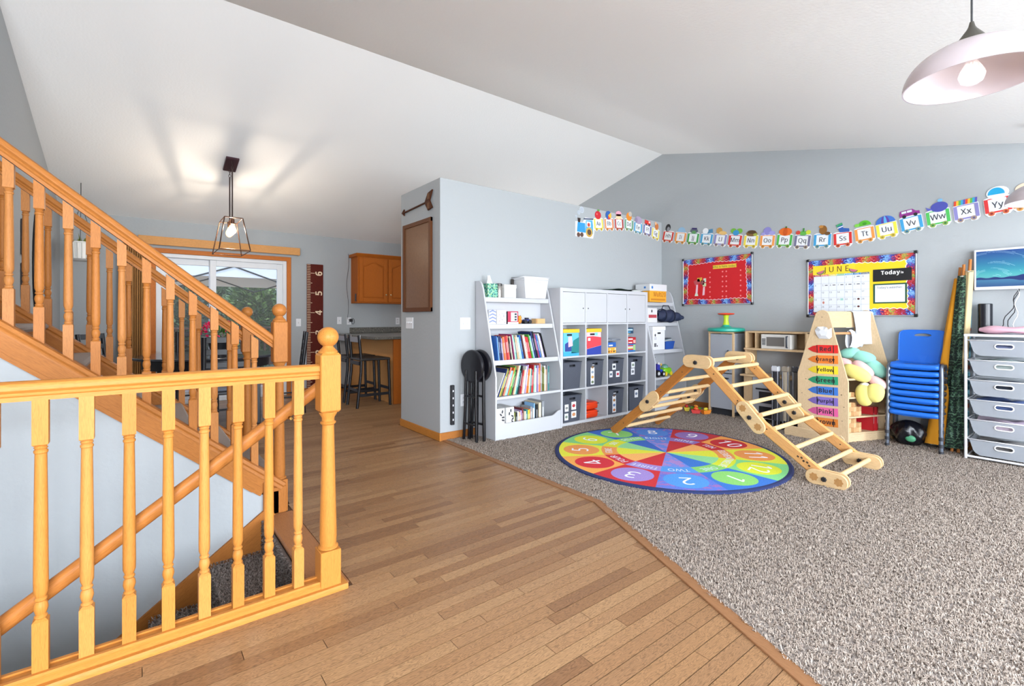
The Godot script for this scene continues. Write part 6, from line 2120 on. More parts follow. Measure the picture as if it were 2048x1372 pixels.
	part(o, "body", G.new().sphere(Vector3(0, 0.024, 0), Vector3(0.04, 0.024, 0.03), 14, 8), hx("a89a72", 0.6))
	part(o, "head", G.new().sphere(Vector3(0.035, 0.042, 0.012), Vector3(0.02, 0.018, 0.018), 12, 8), hx("d0c49a", 0.6))
	o = carton("puzzle_box", "dark blue puzzle box on the top of the stack in the fourth cube", "puzzle box", p + Vector3(0.0, 0.2185, -0.02), Vector3(0.155, 0.07, 0.18), hx("22435f", 0.5))
	part(o, "printed_title", G.new().mm(Vector3(-0.065, 0.036, 0.09), Vector3(0.06, 0.054, 0.0912)), hx("b9d4e0", 0.6))
	part(o, "printed_title", G.new().mm(Vector3(-0.065, 0.010, 0.09), Vector3(0.02, 0.024, 0.0912)), hx("4a9cc8", 0.6))
	part(o, "support_block", G.new().mm(Vector3(-0.06, -0.044, -0.08), Vector3(0.06, 0.0, -0.02)), hx("6a6a6a", 0.7))
	# baskets
	basket("woven grey basket with an empty handle and no picture label", Vector3(cx.call(0) - 0.022, yy.call(1), zc + 0.01), [])
	basket("woven grey basket with a tall four-picture strip in the upper basket row", Vector3(cx.call(1) - 0.022, yy.call(1), zc + 0.01), [[-0.04, 0.13, 0.06, 0.22, "6a7a5a", "c8964a", "8a98a8", "8a6a4a"]])
	basket("woven grey basket with three separate picture cards", Vector3(cx.call(2) - 0.022, yy.call(1), zc + 0.01), [[-0.035, 0.195, 0.062, 0.07, "2c3040"], [-0.085, 0.11, 0.055, 0.07, "5a6a7a"], [0.035, 0.105, 0.062, 0.068, "b0344a"]])
	basket("woven grey basket with two picture cards, one below the other", Vector3(cx.call(3) - 0.022, yy.call(1), zc + 0.01), [[-0.045, 0.195, 0.065, 0.068, "7a8a78"], [-0.045, 0.115, 0.068, 0.075, "6a7078"]])
	basket("woven grey basket with four picture cards on the bottom row", Vector3(cx.call(0) - 0.022, yy.call(0), zc + 0.01), [[-0.085, 0.155, 0.055, 0.075, "8a8a88"], [0.02, 0.17, 0.07, 0.085, "b8343a"], [-0.085, 0.06, 0.055, 0.072, "7a8a7a"], [0.025, 0.075, 0.075, 0.07, "c88a5a"]])
	basket("woven grey basket with a tall four-picture strip on the bottom row", Vector3(cx.call(2) - 0.022, yy.call(0), zc + 0.01), [[-0.03, 0.13, 0.062, 0.225, "c87a4a", "5a7aa8", "a8703a", "6a5040"]])
	basket("woven grey basket with one small picture card on the bottom row", Vector3(cx.call(3) - 0.005, yy.call(0), zc + 0.01), [[0.0, 0.195, 0.065, 0.09, "6a7690"]])
	# two orange cases
	for k in 2:
		p = Vector3(cx.call(1) - 0.07, yy.call(0) + 0.092 * k, zc + 0.02)
		o = thing("orange_case", ["glossy orange rounded case under the other in the bottom cube", "glossy orange rounded case with a dark rim, stacked on the other"][k], "case", p)
		part(o, "body", G.new().sphere(Vector3(0, 0.044, 0), Vector3(0.115, 0.044, 0.12), 28, 10, 0.35), hx("e0401c", 0.25))
		part(o, "seam", G.new().mm(Vector3(-0.108, 0.060, -0.115), Vector3(0.112, 0.068, 0.118), 0.003), hx("5a2218", 0.5))

func right_bookcase() -> void:
	var zb := ZS + 0.06
	# top: paper carton
	var o := carton("paper_carton", "white and amber printer paper carton on the corner bookcase", "carton", Vector3(5.225, 1.3535, zb + 0.115), Vector3(0.35, 0.145, 0.21), hx("e0a02a", 0.6))
	part(o, "lid", G.new().mm(Vector3(-0.18, 0.14, -0.110), Vector3(0.18, 0.225, 0.110), 0.003), hx("d3d5d8", 0.6))
	text(o, "printed_text", "Multi20", 0.075, hx("9a4a12", 0.6), Transform3D(Basis.IDENTITY, Vector3(0.03, 0.095, 0.1052)), 0.0008)
	part(o, "printed_line", G.new().mm(Vector3(-0.15, 0.02, 0.105), Vector3(0.15, 0.042, 0.1058)), hx("c07a1c", 0.6))
	for s in [0, 1]:
		part(o, "printed_line", G.new().mm(Vector3(-0.1758, 0.015, -0.08 + 0.09 * s), Vector3(-0.175, 0.045, -0.01 + 0.08 * s)), hx("3a3f4c", 0.6))
	part(o, "printed_line", G.new().mm(Vector3(-0.1758, 0.07, -0.06), Vector3(-0.175, 0.08, 0.06)), hx("8a3a1a", 0.6))
	part(o, "printed_mark", G.new().prism(disc(Vector2(-0.13, 0.182), 0.018), 0.110, 0.1108), hx("3a7ac0", 0.6))
	part(o, "printed_line", G.new().mm(Vector3(-0.1808, 0.17, 0.02), Vector3(-0.18, 0.195, 0.05)), hx("3a7ac0", 0.6))
	# second shelf: white box, blue bag
	o = carton("shipping_box", "small white shipping box with a red printed label", "box", Vector3(5.135, 1.0925, zb + 0.105), Vector3(0.20, 0.185, 0.19), hx("d6d6d8", 0.6))
	part(o, "red_label", G.new().mm(Vector3(-0.08, 0.06, 0.095), Vector3(0.085, 0.10, 0.0962)), hx("b0404a", 0.6))
	part(o, "printed_mark", G.new().prism(disc(Vector2(-0.015, 0.145), 0.013, 0.018), 0.095, 0.0962), hx("2c2c32", 0.6))
	o = thing("carry_bag", "dark navy carry bag sticking out over the corner bookcase shelf", "bag", Vector3(5.43, 1.0975, zb + 0.15))
	var g := G.new()
	g.grid(24, 14, func(u: float, v: float) -> Vector3:
		var a := v * TAU
		var e := pow(sin(clampf(u * 1.04 - 0.02, 0.02, 0.98) * PI), 0.35)
		var r := (0.075 + 0.008 * sin(u * 23.0 + a * 2.0)) * e * (1.12 - 0.25 * u)
		return Vector3(-0.17 + u * 0.33, 0.09 - 0.03 * u * u + cos(a) * r * 1.05, 0.02 + 0.16 * u * u + sin(a) * r))
	part(o, "body", g, hx("1c2744", 0.75))
	for u in [0.28, 0.62]:
		var c := []
		for i in 16:
			var a := TAU * i / 16
			c.append(Vector3(-0.17 + u * 0.33, 0.09 - 0.03 * u * u + cos(a) * 0.083, 0.02 + 0.16 * u * u + sin(a) * 0.081))
		part(o, "strap", G.new().tube(c, 0.005, 6, true), hx("141c34", 0.8))
	part(o, "handle", G.new().tube([Vector3(-0.07, 0.165, 0.03), Vector3(-0.05, 0.215, 0.035), Vector3(0.03, 0.215, 0.06), Vector3(0.06, 0.14, 0.08)], 0.006, 6), hx("141c34", 0.8))
	# third shelf: file box, blue bin with papers
	o = carton("file_box", "white lidded file box with a hand hole on the corner bookcase", "file box", Vector3(5.17, 0.7505, zb + 0.145), Vector3(0.25, 0.25, 0.25), hx("dcdde0", 0.6))
	part(o, "lid", G.new().mm(Vector3(-0.132, 0.245, -0.132), Vector3(0.132, 0.295, 0.132), 0.003), hx("e2e3e6", 0.6))
	part(o, "hand_hole", G.new().mm(Vector3(-0.03, 0.20, 0.125), Vector3(0.035, 0.22, 0.1262)), hx("15161a", 0.8))
	part(o, "printed_mark", G.new().prism(disc(Vector2(-0.078, 0.185), 0.012, 0.017), 0.125, 0.1262), hx("2c2c32", 0.6))
	part(o, "printed_mark", G.new().mm(Vector3(-0.10, 0.04, 0.125), Vector3(-0.055, 0.085, 0.1262)), hx("6a6a70", 0.6))
	part(o, "printed_mark", G.new().mm(Vector3(-0.042, 0.04, 0.125), Vector3(-0.028, 0.06, 0.1262)), hx("3a3a40", 0.6))
	for i in 3:
		part(o, "printed_line", G.new().mm(Vector3(-0.1, 0.155 - 0.012 * i, 0.125), Vector3(-0.05, 0.159 - 0.012 * i, 0.1262)), hx("8a8c92", 0.6))
	o = thing("blue_bin", "small blue plastic bin filled with papers next to the file box", "bin", Vector3(5.43, 0.7505, zb + 0.165))
	part(o, "body", tray_walls(0.085, 0.08, 0.10, 0.095, 0.10, 0.004), hx("2450a4", 0.4))
	for i in 5:
		g = G.new().at(Vector3(0.0, 0.085 + 0.012 * i, 0.0), Basis(Vector3.UP, 0.08 * (i - 2)) * Basis(Vector3(0, 0, 1), 0.05 * (i % 3)))
		g.box(Vector3.ZERO, Vector3(0.15, 0.006, 0.13))
		part(o, "paper", g, hx(["c8d4dc", "8fa3b0", "dfe3e6", "9ab4c4", "3a424c"][i], 0.7))
	# fourth shelf: toys
	o = carton("red_box", "tall red cardboard box behind the blue toy tractor", "box", Vector3(5.085, 0.4095, zb + 0.12), Vector3(0.09, 0.235, 0.16), hx("b02030", 0.5))
	o = thing("toy_tractor", "blue toy tractor with white hubcaps on the corner bookcase", "toy", Vector3(5.20, 0.4095, zb + 0.235))
	part(o, "body", G.new().mm(Vector3(-0.05, 0.04, -0.03), Vector3(0.07, 0.09, 0.03), 0.008), hx("2440b0", 0.4))
	part(o, "cabin", G.new().mm(Vector3(-0.04, 0.09, -0.026), Vector3(0.01, 0.16, 0.026), 0.006), hx("2a2f9c", 0.4))
	part(o, "driver", G.new().sphere(Vector3(-0.012, 0.165, 0.015), Vector3(0.018, 0.02, 0.018), 10, 8), hx("d8d8dc", 0.5))
	for q in [[-0.05, 0.044, 0.035], [0.055, 0.034, 0.035], [-0.05, 0.044, -0.035], [0.055, 0.034, -0.035]]:
		g = G.new()
		g.at(Vector3(q[0], q[1], q[2]), Basis(Vector3.RIGHT, PI / 2))
		g.lathe([Vector2(0, -0.014), Vector2(q[1], -0.014), Vector2(q[1], 0.014), Vector2(0, 0.014)], 18)
		var wh := part(o, "wheel", g, hx("17181c", 0.6))
		g = G.new()
		g.at(Vector3(q[0], q[1], q[2]), Basis(Vector3.RIGHT, PI / 2))
		g.lathe([Vector2(0, -0.016), Vector2(q[1] * 0.5, -0.016), Vector2(q[1] * 0.5, 0.016), Vector2(0, 0.016)], 14)
		part(wh, "hubcap", g, hx("d4d6da", 0.4))
	o = thing("toy_car", "lime green toy car with a clear canopy on the corner bookcase", "toy", Vector3(5.40, 0.4095, zb + 0.20))
	part(o, "body", G.new().sphere(Vector3(0, 0.06, 0), Vector3(0.095, 0.045, 0.06), 18, 10, 0.6), hx("7cc41e", 0.35))
	part(o, "canopy", G.new().sphere(Vector3(-0.01, 0.10, 0), Vector3(0.055, 0.045, 0.045), 16, 10), hx("6a9a8a", 0.15))
	for q in [[-0.055, 0.05], [0.055, 0.05], [-0.055, -0.05], [0.055, -0.05]]:
		g = G.new().at(Vector3(q[0], 0.026, q[1]), Basis(Vector3.RIGHT, PI / 2))
		g.lathe([Vector2(0, -0.01), Vector2(0.026, -0.01), Vector2(0.026, 0.01), Vector2(0, 0.01)], 14)
		part(o, "wheel", g, hx("e0c62a", 0.5))
	o = thing("toy_digger", "orange and yellow toy digger between the tractor and the green car", "toy", Vector3(5.305, 0.4095, zb + 0.13))
	part(o, "body", G.new().mm(Vector3(-0.035, 0.03, -0.03), Vector3(0.035, 0.12, 0.03), 0.008), hx("d8741c", 0.4))
	part(o, "arm", G.new().tube([Vector3(0.02, 0.11, 0.02), Vector3(0.05, 0.15, 0.04), Vector3(0.06, 0.06, 0.06)], 0.010, 6), hx("e2b01c", 0.4))
	part(o, "track", G.new().mm(Vector3(-0.05, 0.0, -0.035), Vector3(0.05, 0.03, 0.035), 0.01), hx("24242a", 0.6))
	o = thing("paper_mask", "white and black paper mask laid across the toys", "mask", Vector3(5.19, 0.6455, zb + 0.13))
	g = G.new().at(Vector3.ZERO, Basis(Vector3.RIGHT, -PI / 2 + 0.25))
	g.prism(pts([-0.08, -0.03, -0.02, -0.045, 0.0, -0.03, 0.02, -0.045, 0.08, -0.03, 0.10, 0.05, 0.05, 0.035, 0, 0.05, -0.05, 0.035, -0.10, 0.05]), 0, 0.004)
	part(o, "face", g, hx("d8d8dc", 0.6))
	for s in [-1, 1]:
		g = G.new().at(Vector3.ZERO, Basis(Vector3.RIGHT, -PI / 2 + 0.25))
		g.prism(disc(Vector2(0.04 * s, 0.0), 0.018, 0.012, 12), 0.004, 0.005)
		part(o, "eye", g, hx("1b1c22", 0.6))
	# bottom: pale tubs behind the climbing frame
	o = thing("plastic_tub", "pale translucent plastic tub in the corner bookcase's bottom bay", "tub", Vector3(5.24, 0.0605, zb + 0.16))
	part(o, "body", tray_walls(0.13, 0.10, 0.15, 0.115, 0.19, 0.004), hx("c3c8d0", 0.3))
	part(o, "lid", G.new().mm(Vector3(-0.155, 0.19, -0.12), Vector3(0.155, 0.205, 0.12), 0.004), hx("d5d9e0", 0.35))

func rug_texture() -> Image:
	var n := 900
	var im := Image.create(n, n, false, Image.FORMAT_RGB8)
	var sect := {1: "2f6fc4", 2: "5a72cc", 3: "c4242c", 4: "e8a04a", 5: "d8d838", 6: "7cc47c", 7: "2f5fb8", 8: "4a6ac8", 9: "b8202a", 10: "e89a48", 11: "d8dc38", 12: "7ccc84"}
	var circ := {1: "84c86a", 2: "4a8fd8", 3: "9a84c8", 4: "c82030", 5: "e0904a", 6: "d0d62c", 7: "84c86a", 8: "4a7fd0", 9: "8a6ab0", 10: "b81824", 11: "e0904a", 12: "d4dc30"}
	var fuzz := noise_image(256, 0.2, 71, 2)
	var swirl := noise_image(256, 0.02, 72, 3)
	var sc := {}
	var cc := {}
	for k in 13:
		if k:
			sc[k] = Color(sect[k])
			cc[k] = Color(circ[k])
	for y in n:
		for x in n:
			var p := Vector2(x + 0.5, y + 0.5) / n * 2.0 - Vector2.ONE
			var r := p.length()
			var a := rad_to_deg(p.angle())
			var k := int(round((a - 15.0) / 30.0)) + 10
			k = ((k - 1) % 12 + 12) % 12 + 1
			var c: Color = sc[k]
			if k in [2, 8] and swirl.get_pixel(x % 256, y % 256).r > 0.52:
				c = Color("8f6ab4")
			if r > 0.972:
				c = Color("1d2b5c")
			elif r > 0.58:
				var ca := deg_to_rad(15.0 + 30.0 * (k - 10))
				var q := p - Vector2(cos(ca), sin(ca)) * 0.765
				if q.length() < 0.165:
					c = cc[k]
			elif r > 0.44:
				c = cc[k]
			elif k % 2 == 0:
				c = c.lightened(0.12)
			var f := fuzz.get_pixel(x % 256, y % 256).r - 0.5
			im.set_pixel(x, y, Color(c.r + f * 0.10, c.g + f * 0.10, c.b + f * 0.10))
	return im

func stadium(a: Vector2, b: Vector2, r: float, n := 12) -> PackedVector2Array:
	var out := PackedVector2Array()
	var d := (b - a).angle()
	for i in n + 1:
		out.append(b + Vector2.from_angle(d - PI / 2 + PI * i / n) * r)
	for i in n + 1:
		out.append(a + Vector2.from_angle(d + PI / 2 + PI * i / n) * r)
	return out
func star(p: Vector2, r: float, k := 7) -> PackedVector2Array:
	var out := PackedVector2Array()
	for i in k * 4:
		out.append(p + Vector2.from_angle(TAU * i / (k * 4)) * r * (1.0 + 0.14 * cos(TAU * i / 4.0)))
	return out
# frame for shapes drawn in the z-y plane: local x is world z, local y is up, local z is world -x
const ZY := Basis(Vector3(0, 0, 1), Vector3(0, 1, 0), Vector3(-1, 0, 0))

func build_play() -> void:
	# ---- round counting rug
	var rc := Vector3(3.51, 0.004, -2.39)
	var R := 0.928
	var o := thing("counting_rug", "round rainbow number rug with a navy border on the carpet", "rug", rc)
	var g := G.new()
	g.lathe([Vector2(R - 0.012, 0.0), Vector2(R + 0.004, 0.004), Vector2(R + 0.004, 0.014), Vector2(R - 0.012, 0.0185)], 72)
	part(o, "binding", g, hx("1d2b5c", 0.9))
	g = G.new()
	for i in 72:
		var a := Vector2.from_angle(TAU * i / 72)
		var b := Vector2.from_angle(TAU * (i + 1) / 72)
		var q := R - 0.006
		g.tri(Vector3(0, 0.017, 0), Vector3(a.x * q, 0.017, a.y * q), Vector3(b.x * q, 0.017, b.y * q), Vector3.UP, Vector3.UP, Vector3.UP, Vector2(0.5, 0.5), Vector2(0.5, 0.5) + a * 0.5, Vector2(0.5, 0.5) + b * 0.5)
	part(o, "pile", g, textured(rug_texture(), 0.95))
	var words := ["ONE", "TWO", "THREE", "FOUR", "FIVE", "SIX", "SEVEN", "EIGHT", "NINE", "TEN", "ELEVEN", "TWELVE"]
	for k in range(1, 13):
		var a := deg_to_rad(15.0 + 30.0 * (k - 10))
		var out := Vector3(cos(a), 0, sin(a))
		# the numeral lies flat with its top towards the rim
		var right := out.cross(Vector3.UP)
		var bs := Basis(right, out, Vector3.UP)
		text(o, "numeral", str(k), 0.19, hx("e4e6ee", 0.9), Transform3D(bs, out * 0.765 * R + Vector3(0, 0.0172, 0)), 0.0006)
		text(o, "number_word", words[k - 1], 0.075, hx("c8d4e4", 0.9), Transform3D(bs, out * 0.51 * R + Vector3(0, 0.0172, 0)), 0.0006)
	# ---- wooden climbing frame
	var c0 := Vector3(4.07, 0, -2.2)
	o = thing("climbing_frame", "pine climbing triangle ladder with dowel rungs standing over the rug", "climbing frame", c0)
	var sides := [[3.72, -1], [4.42, 1]]
	var cham := [[Vector2(-2.27, 0.775), Vector2(-2.70, 0.385)], [Vector2(-2.70, 0.385), Vector2(-3.115, 0.045)], [Vector2(-2.165, 0.775), Vector2(-1.77, 0.395)], [Vector2(-1.77, 0.395), Vector2(-1.265, 0.045)]]
	var pine := Color(0.83, 0.60, 0.36)
	for s in sides:
		var x: float = s[0]
		for i in 4:
			var a: Vector2 = cham[i][0]
			var b: Vector2 = cham[i][1]
			var l := a.distance_to(b)
			g = G.new()
			g.box(Vector3.ZERO, Vector3(l + 0.07, 0.082, 0.030), 0.008)
			var bm := part(o, "beam", g, wood([Color(0.66, 0.42, 0.20), Color(0.70, 0.45, 0.22), pine, pine.lightened(0.05)][i], 0, 0.45, 22, 1.3, 0.17 * i))
			var mid := (a + b) / 2
			bm.transform = Transform3D(ZY * Basis(Vector3(0, 0, 1), (b - a).angle()), Vector3(x, mid.y, mid.x) - c0)
			for f in [-0.28, 0.22]:
				g = G.new().at(Vector3(l * f, 0.005, 0.0152))
				g.prism(disc(Vector2.ZERO, 0.005, -1, 10), 0, 0.0015)
				part(bm, "screw", g, hx("3a2c1e", 0.5))
		# stadium-shaped joint plates and their star knobs, on both faces of each side
		var plates := [[Vector2(-2.295, 0.787), Vector2(-2.145, 0.783), [[-2.225, 0.778]]], [Vector2(-2.75, 0.337), Vector2(-2.645, 0.437), [[-2.705, 0.385]]], [Vector2(-1.83, 0.455), Vector2(-1.715, 0.33), [[-1.775, 0.392]]], [Vector2(-1.335, 0.056), Vector2(-1.185, 0.054), [[-1.27, 0.054]]]]
		if s[1] > 0:
			plates[1][2] = [[-2.645, 0.427], [-2.72, 0.355]]
			plates[2][2] = [[-1.81, 0.43], [-1.735, 0.35]]
		for pi in plates.size():
			var p: Array = plates[pi]
			for dx in [-0.0245, 0.0245]:
				g = G.new()
				g.at(Vector3(x + dx, 0, 0) - c0, ZY)
				g.prism(stadium(p[0], p[1], 0.053), -0.0085, 0.0085, 0.003)
				part(o, "joint_plate", g, birch(Color(0.85, 0.72, 0.54), 2))
			for q in p[2]:
				g = G.new()
				g.at(Vector3(x - 0.033, 0, 0) - c0, ZY)
				g.prism(star(Vector2(q[0], q[1]), 0.016), 0.0, 0.014, 0.003)
				part(o, "star_knob", g, hx("18181c", 0.5))
			if pi >= 2 and s[1] < 0:
				for e in [p[0], p[1]]:
					g = G.new()
					g.at(Vector3(x - 0.0331, 0, 0) - c0, ZY)
					g.prism(star(e, 0.026, 7), 0.0, 0.0008)
					part(o, "star_hole", g, wood(Color(0.70, 0.52, 0.32), 1, 0.6))
	var rungs := [Vector2(-2.16, 0.795), Vector2(-2.06, 0.735), Vector2(-1.937, 0.612), Vector2(-1.805, 0.494), Vector2(-1.708, 0.418), Vector2(-1.612, 0.331), Vector2(-1.469, 0.220), Vector2(-1.336, 0.112), Vector2(-1.212, 0.072), Vector2(-2.43, 0.605), Vector2(-2.53, 0.49), Vector2(-2.63, 0.405), Vector2(-2.69, 0.335), Vector2(-2.83, 0.222), Vector2(-2.97, 0.112)]
	var rm := birch(Color(0.87, 0.74, 0.55), 0)
	for r in rungs:
		part(o, "rung", G.new().cyl(Vector3(3.72, r.y, r.x) - c0, Vector3(4.42, r.y, r.x) - c0, 0.0165, 14), rm)
	g = G.new()
	g.at(Vector3(3.704, 0.14, -1.40) - c0, ZY * Basis(Vector3(0, 0, 1), -0.6))
	for i in 5:
		g.box(Vector3(-0.05 + 0.022 * i, 0.01 * (i % 2), 0), Vector3(0.014, 0.012, 0.0008))
	part(o, "printed_mark", g, hx("4a3624", 0.6))
	# ---- toy fridge, spinning seat on top
	var ply := Color(0.83, 0.71, 0.555)
	var greyp := hx("9a9ea6", 0.5)
	o = thing("toy_fridge", "grey and birch wood toy fridge with black handles beside the toy kitchen", "toy fridge", Vector3(5.40, 0, -2.935), WR)
	var fw := 0.155
	for s in [-1, 1]:
		part(o, "post", G.new().mm(Vector3(s * fw - s * 0.022, 0, -0.022), Vector3(s * fw, 0.985, 0.0), 0.002), birch(ply, 1))
		part(o, "side_panel", G.new().mm(Vector3(s * fw - s * 0.014, 0.06, -0.27), Vector3(s * fw, 0.985, -0.022), 0.002), hx("8c9098", 0.5))
	part(o, "top_board", G.new().mm(Vector3(-fw, 0.97, -0.27), Vector3(fw, 0.99, 0.004), 0.002), birch(ply, 0))
	part(o, "back_post", G.new().mm(Vector3(fw - 0.004, 0, -0.272), Vector3(fw + 0.004, 0.98, -0.252)), birch(ply, 1))
	for d in [[0.51, 0.962, 0.115, 0.16], [0.09, 0.50, 0.0, 0.0]]:
		var dr := part(o, "door", G.new().mm(Vector3(-fw + 0.024, d[0], -0.02), Vector3(fw - 0.024, d[1], 0.0), 0.003), greyp)
		if d[2] > 0:
			part(dr, "handle", G.new().mm(Vector3(0.085, 0.54, 0.0), Vector3(0.102, 0.78, 0.022), 0.006), hx("1c2028", 0.4))
		else:
			part(dr, "handle", G.new().mm(Vector3(-0.09, 0.44, 0.0), Vector3(0.10, 0.458, 0.022), 0.006), hx("1c2028", 0.4))
	part(o, "base", G.new().mm(Vector3(-fw + 0.022, 0.0, -0.26), Vector3(fw - 0.022, 0.085, -0.05)), hx("2a2c32", 0.7))
	o = thing("spinning_seat", "sit and spin toy with teal disc, lime stem and red wheel", "toy", Vector3(5.50, 0.9905, -2.925))
	part(o, "disc", G.new().lathe([Vector2(0, 0), Vector2(0.19, 0), Vector2(0.205, 0.012), Vector2(0.205, 0.032), Vector2(0.19, 0.044), Vector2(0.07, 0.05), Vector2(0.04, 0.07), Vector2(0.035, 0.085)], 48, 0.7), hx("1fa893", 0.35))
	part(o, "stem", G.new().lathe([Vector2(0.038, 0.075), Vector2(0.026, 0.13), Vector2(0.028, 0.17), Vector2(0.036, 0.195)], 24, 0.8), hx("b8d42a", 0.35))
	part(o, "hand_wheel", G.new().lathe([Vector2(0.03, 0.188), Vector2(0.038, 0.195), Vector2(0.085, 0.20), Vector2(0.093, 0.208), Vector2(0.088, 0.217), Vector2(0, 0.222)], 40, 0.7), hx("e2482a", 0.35))
	# ---- toy kitchen
	o = thing("toy_kitchen", "birch wood toy kitchen with an upper shelf and a grey oven below", "toy kitchen", Vector3(5.40, 0, -2.33), WR)
	var kx0 := -0.335
	var kx1 := 0.30
	part(o, "top_board", G.new().mm(Vector3(kx0, 0.985, -0.28), Vector3(kx1, 1.003, -0.05), 0.002), birch(ply, 0))
	part(o, "shelf_board", G.new().mm(Vector3(kx0, 0.795, -0.28), Vector3(kx1, 0.815, 0.0), 0.002), birch(ply, 0))
	part(o, "side_panel", G.new().mm(Vector3(kx0, 0.0, -0.28), Vector3(kx0 + 0.016, 1.0, -0.03), 0.002), birch(ply, 1))
	part(o, "side_panel", G.new().mm(Vector3(kx0 + 0.10, 0.815, -0.26), Vector3(kx0 + 0.112, 0.985, -0.05), 0.002), birch(ply, 1))
	part(o, "side_panel", G.new().mm(Vector3(kx1 - 0.016, 0.0, -0.28), Vector3(kx1, 1.0, -0.03), 0.002), birch(ply, 1))
	part(o, "back_panel", G.new().mm(Vector3(kx0 + 0.016, 0.815, -0.28), Vector3(kx1 - 0.016, 0.985, -0.272)), birch(ply, 0))
	part(o, "counter", G.new().mm(Vector3(kx0 - 0.03, 0.50, -0.25), Vector3(kx1, 0.52, 0.03), 0.003), birch(ply, 0))
	part(o, "sink_front", G.new().mm(Vector3(kx0, 0.06, -0.02), Vector3(-0.24, 0.50, 0.0), 0.002), birch(ply, 1))
	part(o, "oven_front", G.new().mm(Vector3(-0.235, 0.05, -0.02), Vector3(0.09, 0.50, 0.005), 0.003), hx("a9acb2", 0.45))
	for y in [0.22, 0.06]:
		part(o, "oven_window", G.new().mm(Vector3(-0.165, y, 0.004), Vector3(0.02, y + 0.125, 0.008), 0.002), hx("24262c", 0.15))
	part(o, "oven_handle", G.new().cyl(Vector3(-0.19, 0.375, 0.022), Vector3(0.0, 0.375, 0.022), 0.009, 8), hx("1c2028", 0.4))
	part(o, "control_panel", G.new().mm(Vector3(-0.12, 0.44, 0.004), Vector3(0.0, 0.475, 0.008)), hx("2a2c34", 0.4))
	part(o, "cupboard_front", G.new().mm(Vector3(0.095, 0.05, -0.02), Vector3(kx1 - 0.016, 0.50, 0.0), 0.003), hx("8f939b", 0.5))
	o = thing("toy_microwave", "white toy microwave with keypad and black handle on the toy kitchen shelf", "toy microwave", Vector3(5.43, 0.8155, -2.335), WR)
	part(o, "body", G.new().mm(Vector3(-0.155, 0, -0.16), Vector3(0.155, 0.158, 0.0), 0.005), hx("cfcdc8", 0.45))
	part(o, "window", G.new().mm(Vector3(-0.095, 0.03, -0.001), Vector3(0.09, 0.128, 0.003), 0.002), hx("6d6a66", 0.2))
	part(o, "handle", G.new().tube([Vector3(0.117, 0.02, 0.0), Vector3(0.117, 0.022, 0.018), Vector3(0.117, 0.136, 0.018), Vector3(0.117, 0.138, 0.0)], 0.008, 8), hx("1c2433", 0.4))
	for r in 4:
		for c in 3:
			part(o, "key", G.new().box(Vector3(-0.137 + 0.013 * c, 0.105 - 0.016 * r, 0.001), Vector3(0.009, 0.011, 0.003)), hx("33363e", 0.5))
	part(o, "label_strip", G.new().box(Vector3(-0.124, 0.042, 0.001), Vector3(0.038, 0.006, 0.002)), hx("33363e", 0.5))
	# ---- folded camp chairs between kitchen and crayon shelf
	for k in 3:
		o = thing("folded_camp_chair", ["black folded camp chair standing upright nearest the toy oven", "beige folded camp chair standing upright in the middle of three", "grey folded camp chair standing upright against the crayon shelf"][k], "camp chair", Vector3(5.20 + 0.035 * k, 0, -2.235 + 0.085 * k), WR, "folded camp chairs")
		var fm := hx(["202127", "a39887", "5d5a56"][k], 0.85)
		g = G.new()
		g.grid(12, 8, func(u: float, v: float) -> Vector3:
			var a := u * TAU
			var r := 0.032 + 0.006 * sin(a * 4.0 + v * 5.0)
			return Vector3(cos(a) * r, 0.10 + v * 0.50, sin(a) * r * 0.9))
		part(o, "fabric", g, fm)
		for s in [-1, 1]:
			part(o, "tube", G.new().cyl(Vector3(0.022 * s, 0.0, 0.02), Vector3(0.026 * s, 0.66, 0.018), 0.008, 8), hx("7d7f86", 0.3, 0.7))
			part(o, "tube", G.new().cyl(Vector3(0.026 * s, 0.0, -0.02), Vector3(0.020 * s, 0.64, -0.018), 0.008, 8), hx("26272c", 0.4, 0.4))
			part(o, "foot", G.new().cyl(Vector3(0.022 * s, 0.0, 0.02), Vector3(0.022 * s, 0.03, 0.02), 0.011, 8), hx("141418", 0.6))
		part(o, "cap", G.new().mm(Vector3(-0.036, 0.60, -0.03), Vector3(0.036, 0.655, 0.03), 0.008), hx(["b9bcc2", "8a8072", "3a3a3e"][k], 0.6))
	# ---- loose toys on the carpet by the fridge
	rng.seed = 15
	var kinds := [["e0541c", "orange toy boat"], ["d8c02a", "yellow toy cup"], ["6fae2a", "green toy shovel"], ["c8322e", "red toy truck bed"], ["e8892a", "bright orange toy ring"]]
	for i in 5:
		o = thing("loose_toy", kinds[i][1] + " in the toy pile between bookcase and toy fridge", "toy", Vector3(5.27 + 0.07 * (i % 3), 0.0, -3.43 + 0.085 * i), 0.7 * i, "loose toys on the carpet")
		var m := hx(kinds[i][0], 0.4)
		part(o, "hull", tray_walls(0.035, 0.022, 0.055, 0.034, 0.055, 0.004), m)
		part(o, "top", G.new().sphere(Vector3(0.0, 0.065, 0.0), Vector3(0.03, 0.02, 0.02), 12, 8), hx(kinds[(i + 2) % 5][0], 0.4))
	crayon_shelf()

